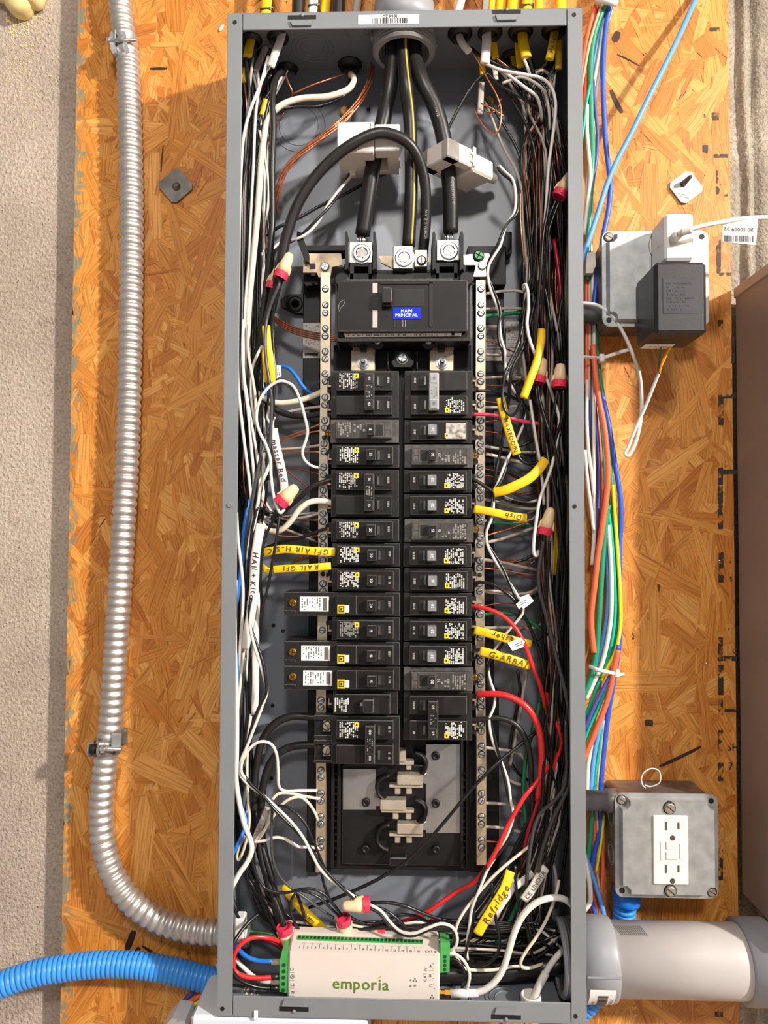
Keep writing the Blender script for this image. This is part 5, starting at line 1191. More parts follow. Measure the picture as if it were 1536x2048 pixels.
jp = path([(846, 506, .046), (852, 430, .056), (846, 345, .070), (818, 288, .084), (765, 266, .092), (712, 284, .092), (652, 330, .086), (602, 396, .080), (574, 468, .074), (560, 535, .068), (546, 600, .060), (530, 660, .054), (516, 715, .048), (504, 775, .040), (498, 850, .03)], k=8)
k = MB(); k.tube(jp, .0056, 16); k.build('jacket', M['cable_black'], sv); k = MB(); text_on(k, 'HCM/RI-C-Z AW', path([(850, 490, .05), (853, 410, .06)], k=6), .0036, .0059, jit=0); k.build('print', M['print_dim'], sv)

# ---------------- left gutter
LG = 'wires bundled along the left wall'
rw = random.Random(21)
for i in range(30):
    x0 = rw.uniform(488, 540); x = x0; hh = rw.uniform(.012, .05); pts = [(rw.uniform(500, 575), 140, .05), (x0 + rw.uniform(-4, 8), 230, hh)]
    for y in (330, 450, 580, 720, 860, 1000):
        x = min(max(x0 + rw.uniform(-9, 9) - (y - 230) * .012, 484), 544); pts.append((x, y, min(max(hh + rw.uniform(-.008, .008), .008), .055)))
    low = rw.random() < .62
    if low:
        for y in (1140, 1280, 1420, 1560, 1680): pts.append((min(max(472 + (x0 - 488) * .62 + rw.uniform(-7, 7), 466), 512), y, min(max(hh + rw.uniform(-.008, .008), .008), .05)))
        pts += [(rw.uniform(490, 530), 1760, .04), (rw.uniform(530, 590), 1840, .03), (rw.uniform(600, 760), 1885, .03)]
    else: pts.append((rw.uniform(520, 560), 1030, .02)); pts.append((640, rw.choice((1025, 1040, 1071, 1086)) + .0, .03))
    c = rw.choice('kkkkkkkwgko')
    wire(c, .9 if c == 'o' else 1.5, pts, '%s wire in the left bundle %s' % ({'k': 'black', 'w': 'white', 'g': 'grey-white', 'o': 'bare copper'}[c], 'running on down to the panel bottom' if low else 'turning off to the left neutral bar'), LG + ' (%s, %s)' % (CM[c], 'to the bottom' if low else 'to the bar'), k=4, n=6)
for row in (
    ('w', 1.7, [(537, 112, .066), (522, 165, .068), (500, 222, .074), (487, 275, .080), (482, 340, .083), (479, 430, .084), (477, 560, .084), (475, 700, .084), (476, 770, .083), (483, 840, .080), (491, 905, .078), (499, 965, .074), (504, 1030, .066), (498, 1100, .06)], 'leftmost long white wire hugging the panel flange'),
    ('w', 1.6, [(541, 128, .062), (520, 172, .064), (511, 235, .066), (507, 330, .068), (502, 430, .068), (498, 520, .066), (491, 600, .064), (487, 680, .066), (488, 745, .068), (495, 800, .068), (504, 855, .066), (513, 905, .062), (519, 965, .058), (516, 1020, .056)], 'second long white wire down the left gutter'),
    ('g', 1.6, [(506, 115, .056), (500, 170, .058), (494, 260, .060), (491, 360, .062), (489, 450, .062), (485, 560, .062), (483, 680, .06), (486, 780, .056)], 'dusty grey wire near the top left corner'),
    ('k', 1.6, [(492, 112, .062), (498, 170, .064), (501, 230, .062), (496, 300, .062), (486, 380, .066), (484, 470, .066), (485, 580, .070), (483, 660, .074), (480, 740, .074), (478, 840, .070)], 'front black wire from the upper left yellow cable'),
    ('o', .9, [(488, 160, .050), (493, 205, .052), (494, 260, .046), (492, 330, .04)], 'bare copper wire below the upper left yellow cable'),
    ('o', .9, [(537, 120, .058), (527, 155, .056), (517, 195, .052), (507, 240, .046)], 'bare copper wire from the flat white cable'),
    ('c', 3.3, [(701, 148, .038), (708, 158, .046), (697, 178, .054), (655, 193, .060), (602, 197, .064), (562, 211, .066), (538, 236, .066), (527, 285, .068), (521, 345, .070), (515, 430, .070), (506, 525, .066), (499, 600, .062), (495, 680, .056), (497, 735, .048), (508, 778, .040), (545, 804, .036), (590, 803, .036), (628, 791, .038), (656, 777, .040)], 'thick cream neutral cable from the top to the left bar'),
    ('K', 3.4, [(576, 140, .044), (556, 150, .056), (546, 185, .066), (547, 260, .068), (544, 330, .068), (545, 430, .066), (541, 500, .064), (534, 560, .060), (526, 620, .056), (518, 680, .05), (514, 740, .042), (530, 800, .034), (565, 826, .034), (610, 832, .038), (655, 824, .042)], 'thick black cable beside the cream one, feeding the first breaker'),
    ('o', .9, [(690, 147, .04), (660, 158, .045), (620, 172, .045), (585, 188, .042)], 'bare copper wire arching above the cream cable'),
    ('O', .9, [(568, 225, .03), (555, 250, .028), (540, 275, .028), (532, 288, .025)], 'short bare copper end beneath the cream cable'),
    ('k', 1.9, [(700, 160, .03), (690, 190, .036), (640, 212, .04), (590, 214, .042), (555, 222, .044), (540, 250, .04)], 'black wire shadowing the cream cable'),
    ('w', 1.5, [(552, 178, .05), (557, 165, .052), (566, 150, .048), (570, 140, .044)], 'short white wire at the black feeder connector'),
    ('o', .9, [(571, 150, .052), (578, 168, .056), (584, 182, .054), (583, 200, .044)], 'short bright copper hook at the black feeder connector'),
    ('w', 1.5, [(519, 262, .048), (525, 290, .050), (532, 330, .054), (537, 370, .054), (536, 410, .052), (531, 450, .048), (527, 500, .04)], 'white wire between the cream and black feeders'),
    ('O', .9, [(533, 440, .05), (531, 470, .046), (534, 500, .04)], 'small copper glimpse between the left feeders'),
    ('k', 1.9, [(800, 334, .028), (742, 360, .030), (690, 388, .032), (640, 412, .034), (590, 440, .036), (556, 455, .038), (535, 472, .03)], 'black wire crossing diagonally behind the left service cable'),
    ('k', 1.7, [(548, 500, .056), (543, 540, .056), (540, 600, .05), (545, 660, .05), (548, 720, .052), (549, 760, .054), (545, 830, .052), (540, 900, .050), (536, 960, .046)], 'black wire just right of the upper yellow jacket'),
    ('B', 1.8, [(561, 556, .074), (556, 575, .074), (545, 600, .072), (537, 625, .070), (532, 650, .070), (530, 680, .072), (532, 720, .074), (538, 760, .074), (543, 800, .072), (542, 850, .07), (538, 900, .066), (535, 950, .06)], 'ribbed black wire hanging from the upper left wire nut'),
    ('k', 1.6, [(565, 557, .072), (557, 585, .070), (548, 615, .066), (545, 650, .062), (547, 700, .06), (550, 745, .06), (547, 800, .058), (540, 870, .056)], 'smooth black wire hanging from the upper left wire nut'),
    ('k', 1.5, [(545, 578, .06), (543, 600, .06), (546, 640, .058), (549, 680, .054)], 'black wire below the hidden upper left wire nut'),
    ('w', 1.6, [(524, 692, .058), (512, 715, .062), (504, 740, .062), (502, 790, .058), (510, 850, .052)], 'short white wire crossing the black feeder at mid height'),
    ('w', 1.7, [(487, 640, .078), (485, 700, .080), (488, 760, .080), (497, 830, .076), (503, 900, .072), (508, 960, .068), (505, 1000, .06)], 'white wire left of the copper at mid height'),
    ('c', 1.6, [(497, 650, .07), (496, 700, .074), (503, 745, .074), (510, 790, .070), (512, 840, .062)], 'cream wire left of the white loop'),
    ('B', 1.9, [(533, 870, .066), (524, 905, .07), (515, 945, .072), (507, 985, .072), (500, 1030, .070), (494, 1070, .066), (488, 1110, .06), (482, 1160, .05)], 'ribbed black wire crossing the left bundle'),
    ('w', 1.9, [(541, 925, .066), (533, 945, .068), (522, 970, .070), (516, 1005, .070), (509, 1045, .070), (500, 1075, .070), (498, 1105, .068), (499, 1130, .064), (503, 1160, .05)], 'white wire curving beside the handwritten white jacket'),
    ('k', 1.5, [(526, 960, .066), (516, 1010, .070), (506, 1050, .072), (500, 1090, .070), (496, 1140, .068), (493, 1200, .06)], 'black wire curving beside the handwritten white jacket'),
    ('w', 1.6, [(640, 936, .046), (622, 931, .054), (608, 918, .062), (605, 902, .066), (612, 880, .068), (615, 862, .070), (609, 832, .074), (599, 797, .078), (585, 771, .080), (563, 762, .082), (543, 770, .082), (525, 790, .082), (515, 815, .080), (513, 840, .080), (520, 866, .080), (533, 892, .080), (541, 920, .080), (542, 950, .080), (546, 985, .080), (553, 1012, .080), (561, 1026, .080), (569, 1018, .078)], 'thin white wire making a tall loop left of the breakers'),
    ('b', 2.1, [(557, 733, .026), (575, 735, .030), (592, 752, .032), (606, 773, .032), (622, 787, .030), (645, 800, .026)], 'bright blue wire curving to the left bar'),
    ('b', 1.9, [(530, 774, .03), (533, 790, .028), (540, 805, .024)], 'short blue wire behind the white loop'),
    ('g', 1.7, [(555, 829, .03), (600, 819, .034), (644, 813, .04)], 'grey wire entering the left bar above the copper pair'),
    ('k', 1.8, [(530, 800, .03), (555, 818, .032), (590, 829, .036), (650, 829, .044)], 'black wire following the thick feeder to the first breaker'),
    ('o', .9, [(540, 884, .03), (570, 875, .034), (605, 862, .040), (643, 847, .044)], 'bare copper wire, upper of a pair rising to the left bar'),
    ('o', .9, [(540, 889, .03), (570, 880, .034), (605, 868, .040), (643, 861, .044)], 'bare copper wire, lower of a pair rising to the left bar'),
    ('g', 1.5, [(540, 899, .03), (575, 898, .034), (610, 895, .038), (643, 890, .044)], 'grey wire entering the left bar beside the white loop'),
    ('o', .8, [(538, 902, .03), (580, 903, .036), (643, 904, .044)], 'bare copper wire running level to the left bar'),
    ('O', .8, [(543, 918, .03), (557, 930, .032), (595, 938, .038), (643, 949, .044)], 'dull copper wire below the white loop'),
    ('O', .8, [(545, 925, .03), (575, 943, .03), (605, 966, .03), (625, 982, .03)], 'dull copper wire slanting down to the black feeder'),
    ('o', .8, [(523, 1000, .05), (530, 1011, .05), (537, 1018, .045)], 'tiny copper curl left of the tan wire nut'),
    ('O', .8, [(545, 1030, .03), (580, 1036, .036), (643, 1040, .044)], 'dull copper wire under the tan wire nut'),
    ('g', 1.5, [(540, 1030, .03), (575, 1038, .034), (612, 1034, .040), (643, 1025, .044)], 'grey wire under the tan wire nut'),
    ('o', .8, [(524, 1046, .06), (534, 1062, .05), (552, 1070, .042), (590, 1073, .040), (643, 1071, .044)], 'bare copper wire sweeping below the cream cable'),
    ('K', 2.7, [(545, 1035, .03), (572, 1018, .04), (598, 997, .048), (625, 972, .052), (650, 963, .052), (672, 956, .050)], 'black stranded feeder into the thirty amp double breaker'),
    ('c', 3.2, [(520, 1042, .04), (530, 1056, .046), (546, 1063, .050), (562, 1060, .052), (580, 1044, .054), (598, 1020, .056), (618, 1005, .056), (645, 1002, .054), (670, 1008, .050)], 'cream stranded feeder into the thirty amp double breaker'),
    ('k', 1.7, [(525, 1098, .03), (560, 1085, .036), (605, 1074, .044), (640, 1061, .048), (668, 1053, .050)], 'black wire into the breaker above the yellow straps'),
    ('O', .8, [(580, 1132, .03), (600, 1115, .034), (620, 1106, .034), (643, 1086, .044)], 'dull copper wire between the yellow straps'),
    ('O', .8, [(585, 1125, .03), (615, 1116, .036), (643, 1115, .044)], 'level dull copper wire between the yellow straps'),
    ('k', 1.5, [(551, 1020, .070), (546, 1040, .070), (533, 1068, .070), (524, 1108, .072), (521, 1160, .070), (523, 1210, .066), (520, 1270, .06)], 'black wire falling in front of the handwritten white jacket'),
    ('k', 1.5, [(559, 1030, .076), (555, 1060, .078), (549, 1100, .078), (542, 1140, .076), (535, 1178, .074), (526, 1210, .070), (520, 1260, .06)], 'black wire crossing both yellow straps'),
    ('b', 2.4, [(497, 1000, .05), (493, 1030, .056), (487, 1075, .060), (485, 1115, .062), (481, 1150, .064), (475, 1190, .064), (468, 1240, .060)], 'bright blue wire by the left flange, upper run'),
    ('b', 2.4, [(466, 1290, .066), (471, 1310, .070), (474, 1345, .072), (472, 1380, .072), (466, 1430, .068), (462, 1480, .06)], 'bright blue wire by the left flange, middle run'),
    ('b', 2.0, [(476, 1590, .05), (486, 1620, .056), (492, 1645, .060), (485, 1668, .066), (474, 1692, .070), (458, 1722, .074)], 'bright blue wire by the left flange, lower run'),
    ('w', 1.7, [(473, 1025, .082), (476, 1080, .082), (482, 1130, .080), (486, 1180, .078), (484, 1240, .074), (480, 1300, .07), (478, 1350, .06)], 'white wire in front of the blue one at the left flange'),
    ('w', 2.7, [(470, 1160, .07), (470, 1200, .07), (469, 1300, .072), (473, 1400, .076), (473, 1500, .078), (472, 1560, .078), (480, 1612, .078), (489, 1650, .078), (502, 1684, .078), (503, 1703, .080), (494, 1725, .082), (480, 1745, .084), (466, 1770, .086), (450, 1800, .086)], 'fat white wire bending back to the left flange near the bottom'),
    ('c', 1.7, [(488, 1297, .06), (483, 1340, .062), (478, 1390, .062), (474, 1440, .06)], 'cream wire leaving the lower handwritten jacket'),
    ('c', 1.6, [(502, 1428, .06), (497, 1470, .062), (494, 1530, .062), (496, 1600, .060), (499, 1640, .058), (490, 1690, .054), (477, 1720, .05), (474, 1712, .05), (488, 1672, .05)], 'cream wire below the tall white jacket'),
    ('k', 1.6, [(478, 1300, .05), (484, 1380, .056), (484, 1450, .06), (482, 1520, .06), (486, 1580, .05)], 'black wire beside the fat white one'),
    ('B', 2.1, [(490, 1310, .056), (486, 1360, .06), (482, 1410, .06), (480, 1460, .056), (482, 1540, .05)], 'ribbed dark wire between two white ones in the lower left'),
    ('K', 4.2, [(660, 1437, .030), (620, 1434, .030), (582, 1433, .030), (550, 1447, .030), (525, 1480, .030), (513, 1530, .030), (508, 1600, .032), (515, 1680, .034), (535, 1760, .034), (560, 1850, .03)], 'upper fat black feeder of the hundred amp breaker'),
    ('K', 4.2, [(660, 1492, .030), (615, 1490, .030), (578, 1495, .030), (548, 1515, .030), (530, 1555, .030), (522, 1620, .030), (526, 1690, .032), (543, 1760, .034), (568, 1850, .03)], 'lower fat black feeder of the hundred amp breaker'),
    ('w', 1.6, [(634, 1581, .046), (600, 1581, .052), (567, 1581, .056), (558, 1572, .060), (556, 1540, .066), (553, 1508, .070), (543, 1489, .072), (526, 1483, .074), (508, 1489, .074), (494, 1505, .074), (484, 1525, .074), (483, 1545, .072), (493, 1560, .070)], 'white wire in a tall hoop beside the fat feeders'),
    ('c', 1.6, [(641, 1598, .046), (606, 1592, .050), (577, 1586, .054), (556, 1588, .058), (545, 1600, .060), (542, 1625, .058), (533, 1655, .054), (515, 1680, .05), (503, 1692, .046)], 'cream wire into the left bar, second of three'),
    ('c', 1.6, [(636, 1640, .046), (628, 1622, .052), (616, 1605, .056), (601, 1594, .058), (582, 1597, .060), (562, 1611, .060), (545, 1635, .060), (527, 1662, .056), (508, 1684, .054)], 'cream wire humped over to the left bar, third of three'),
    ('w', 1.6, [(640, 1697, .046), (618, 1694, .054), (600, 1694, .058), (585, 1687, .060), (568, 1677, .062), (550, 1675, .062), (530, 1681, .062), (508, 1684, .060)], 'white wire waving across to the bottom of the left bar'),
    ('B', 1.5, [(545, 1600, .064), (543, 1650, .066), (543, 1695, .066), (549, 1730, .064), (561, 1755, .062), (578, 1772, .060), (598, 1787, .058), (622, 1804, .056), (648, 1823, .052), (668, 1836, .05)], 'pale ribbed wire sweeping to the red wire nut'),
    ('k', 1.6, [(500, 1708, .06), (514, 1752, .062), (529, 1775, .062), (550, 1784, .062), (575, 1785, .062), (600, 1779, .062), (625, 1778, .062), (650, 1790, .060), (668, 1810, .058), (682, 1829, .056)], 'black wire sagging across to the red wire nut'),
    ('k', 1.5, [(600, 1780, .06), (620, 1786, .06), (645, 1800, .058), (663, 1818, .056), (678, 1832, .054)], 'shorter black wire into the red wire nut'),
    ('k', 1.5, [(592, 1785, .06), (583, 1800, .06), (582, 1825, .058), (592, 1850, .054), (615, 1880, .046)], 'black wire hooking down beside the yellow jacket'),
    ('k', 1.6, [(594, 1788, .05), (602, 1810, .05), (610, 1838, .048)], 'short black wire crossing the yellow jacket'),
    ('k', 1.5, [(643, 1720, .04), (644, 1750, .04), (650, 1775, .04), (658, 1795, .04)], 'black wire dropping below the left bar'),
    ('K', 2.8, [(512, 1620, .04), (518, 1690, .046), (533, 1755, .05), (550, 1800, .052), (563, 1835, .054), (569, 1856, .054)], 'black feeder into the lower left wire nut'),
    ('K', 2.6, [(524, 1690, .046), (540, 1745, .05), (553, 1790, .05), (565, 1825, .05), (573, 1852, .052)], 'second black feeder into the lower left wire nut'),
    ('K', 2.6, [(500, 1715, .034), (515, 1770, .034), (535, 1825, .034), (555, 1870, .03)], 'glossy black feeder behind the lower left nut'),
    ('k', 1.6, [(462, 1800, .06), (472, 1825, .06), (482, 1843, .058), (492, 1856, .052)], 'thin black wire at the lower left flange'),
    ('k', 2.0, [(517, 1828, .06), (500, 1842, .066), (484, 1860, .074), (470, 1882, .082), (461, 1908, .086), (461, 1932, .086), (472, 1953, .084), (495, 1968, .080), (520, 1975, .076), (546, 1976, .072)], 'black wire curling into the left green terminal'),
    ('r', 2.3, [(580, 1898, .050), (560, 1884, .058), (538, 1876, .066), (512, 1874, .072), (490, 1882, .076), (474, 1898, .078), (467, 1920, .078), (470, 1941, .078), (486, 1952, .078), (515, 1956, .076), (546, 1954, .074)], 'bright red wire looping into the left green terminal'),
    ('b', 2.2, [(468, 1886, .062), (478, 1900, .066), (495, 1914, .070), (515, 1921, .072), (545, 1923, .074)], 'blue wire into the left green terminal'),
    ('w', 2.2, [(462, 1908, .060), (475, 1923, .062), (492, 1940, .064), (510, 1955, .068), (530, 1963, .072), (546, 1964, .074)], 'white wire into the left green terminal'),
    ('R', 2.2, [(480, 1868, .03), (510, 1872, .03), (545, 1885, .036), (575, 1905, .04)], 'dark red wire behind the red loop'),
    ('G', 2.2, [(480, 1862, .026), (510, 1864, .03), (540, 1868, .03), (560, 1876, .03)], 'green wire behind the lower left wire nut'),
    ('g', 1.5, [(455, 1962, .05), (480, 1966, .05), (510, 1970, .05)], 'grey wire lying near the panel floor at left'),
    ('k', 1.8, [(1095, 1448, .046), (1042, 1488, .056), (985, 1535, .066), (935, 1588, .070), (892, 1640, .070), (852, 1685, .066), (805, 1728, .060), (762, 1755, .054), (720, 1776, .048), (670, 1797, .042), (618, 1815, .036)], 'long black wire crossing diagonally over the bare bus plates'),
): wire(*row)
for i in range(6):                              # loosely twisted, so the strands trade places along the run
    ctl = [(745, 128, .030), (740, 160, .038), (728, 188, .042), (708, 216, .044), (682, 244, .046), (655, 266, .046), (628, 286, .045), (602, 306, .044), (582, 326, .042), (566, 350, .038), (556, 382, .032), (551, 420, .022)]
    pts = []
    for j, (x, y, hh) in enumerate(ctl):
        a = i * 1.05 + j * .55; pts.append((x + 5.2 * math.cos(a) * .7, y + 5.2 * math.cos(a) * .7, hh + .0022 * math.sin(a)))
    wire('o', .85, pts, 'bare copper strand of the bundle slanting from the hub', 'bare copper ground strands by the hub', k=6)
for i in range(4):
    o_ = i - 1.5
    wire('O', .9, [(545, 636 + o_ * 3, .03), (575, 655 + o_ * 4, .034), (612, 668 + o_ * 4, .036), (646, 674 + o_ * 4, .040), (674, 677 + o_ * 3.4, .04)], 'dull copper strand of the fan entering the left bar', 'copper strands fanning to the left bar', k=5)
pair([(704, 346, .040), (690, 366, .042), (672, 392, .046), (655, 415, .050), (632, 445, .052), (606, 470, .052), (582, 482, .048), (562, 488, .044), (545, 505, .05), (540, 540, .05)], 'falling from the left current clamp', 1.6, .085)
pair([(540, 1180, .072), (505, 1195, .076), (500, 1230, .080), (501, 1255, .080), (512, 1292, .080), (524, 1330, .080), (532, 1370, .080), (533, 1385, .080), (522, 1412, .078), (508, 1448, .076), (494, 1492, .074), (484, 1522, .072), (482, 1545, .070), (497, 1566, .070), (525, 1590, .072), (552, 1618, .074), (582, 1648, .074), (606, 1676, .074), (626, 1708, .072), (642, 1735, .070), (668, 1762, .068), (695, 1785, .066), (712, 1800, .064)][1:], 'weaving down the lower left gutter', 1.6, .13)
wire('k', 1.5, [(553, 1612, .066), (572, 1613, .068), (592, 1626, .070), (612, 1650, .070), (626, 1680, .070), (640, 1715, .068), (655, 1745, .066), (690, 1778, .062), (720, 1797, .06)], 'black wire bowing out beside the lower left twisted pair')

# ---------------- right gutter
RG = 'wires bundled along the right wall'
for i in range(78):
    xs_ = rw.uniform(1044, 1132); hh = rw.uniform(.010, .052); pts = [(rw.choice((985, 1040, 1055, 1100, 1112)) + rw.uniform(-4, 8), rw.uniform(110, 135), .045), (rw.uniform(1040, 1110), 200, .04)]
    x = xs_
    for y in (300, 420, 560, 700, 860, 1000, 1150): x = min(max(xs_ + rw.uniform(-11, 11) + (y - 300) * .012, 1044 + (y > 780) * 34), 1136); pts.append((x, y, min(max(hh + rw.uniform(-.008, .008), .008), .056)))
    low = rw.random() < .7
    if low:
        for y in (1280, 1400, 1500): pts.append((min(max(1092 + (xs_ - 1050) * .45 + rw.uniform(-8, 8), 1086), 1138), y, min(max(hh + rw.uniform(-.006, .006), .008), .05)))
        e = rw.uniform(0, 1); pts += [(1065 + 60 * e + rw.uniform(-8, 8), 1620, .04), (1000 + 100 * e + rw.uniform(-8, 8), 1740, .036), (900 + 190 * e, 1860, .03), (820 + 240 * e, 1900, .025)]
    else: yb = rw.choice((889, 904, 949, 980, 1025, 1041, 1118, 1135, 1183)); pts = pts[:6] + [(1075, yb + rw.uniform(-20, 30), .03), (1020, yb + rw.uniform(-2, 10), .03), (966, yb, .034)]
    c = rw.choice('kkkkkkkkgggOOO')
    wire(c, .85 if c == 'O' else 1.5, pts, '%s wire in the dense right bundle %s' % ({'k': 'black', 'g': 'grey-white', 'O': 'dull copper'}[c], 'running on down to the panel bottom' if low else 'turning off to the right neutral bar'), RG + ' (%s, %s)' % (CM[c], 'to the bottom' if low else 'to the bar'), k=4, n=6)
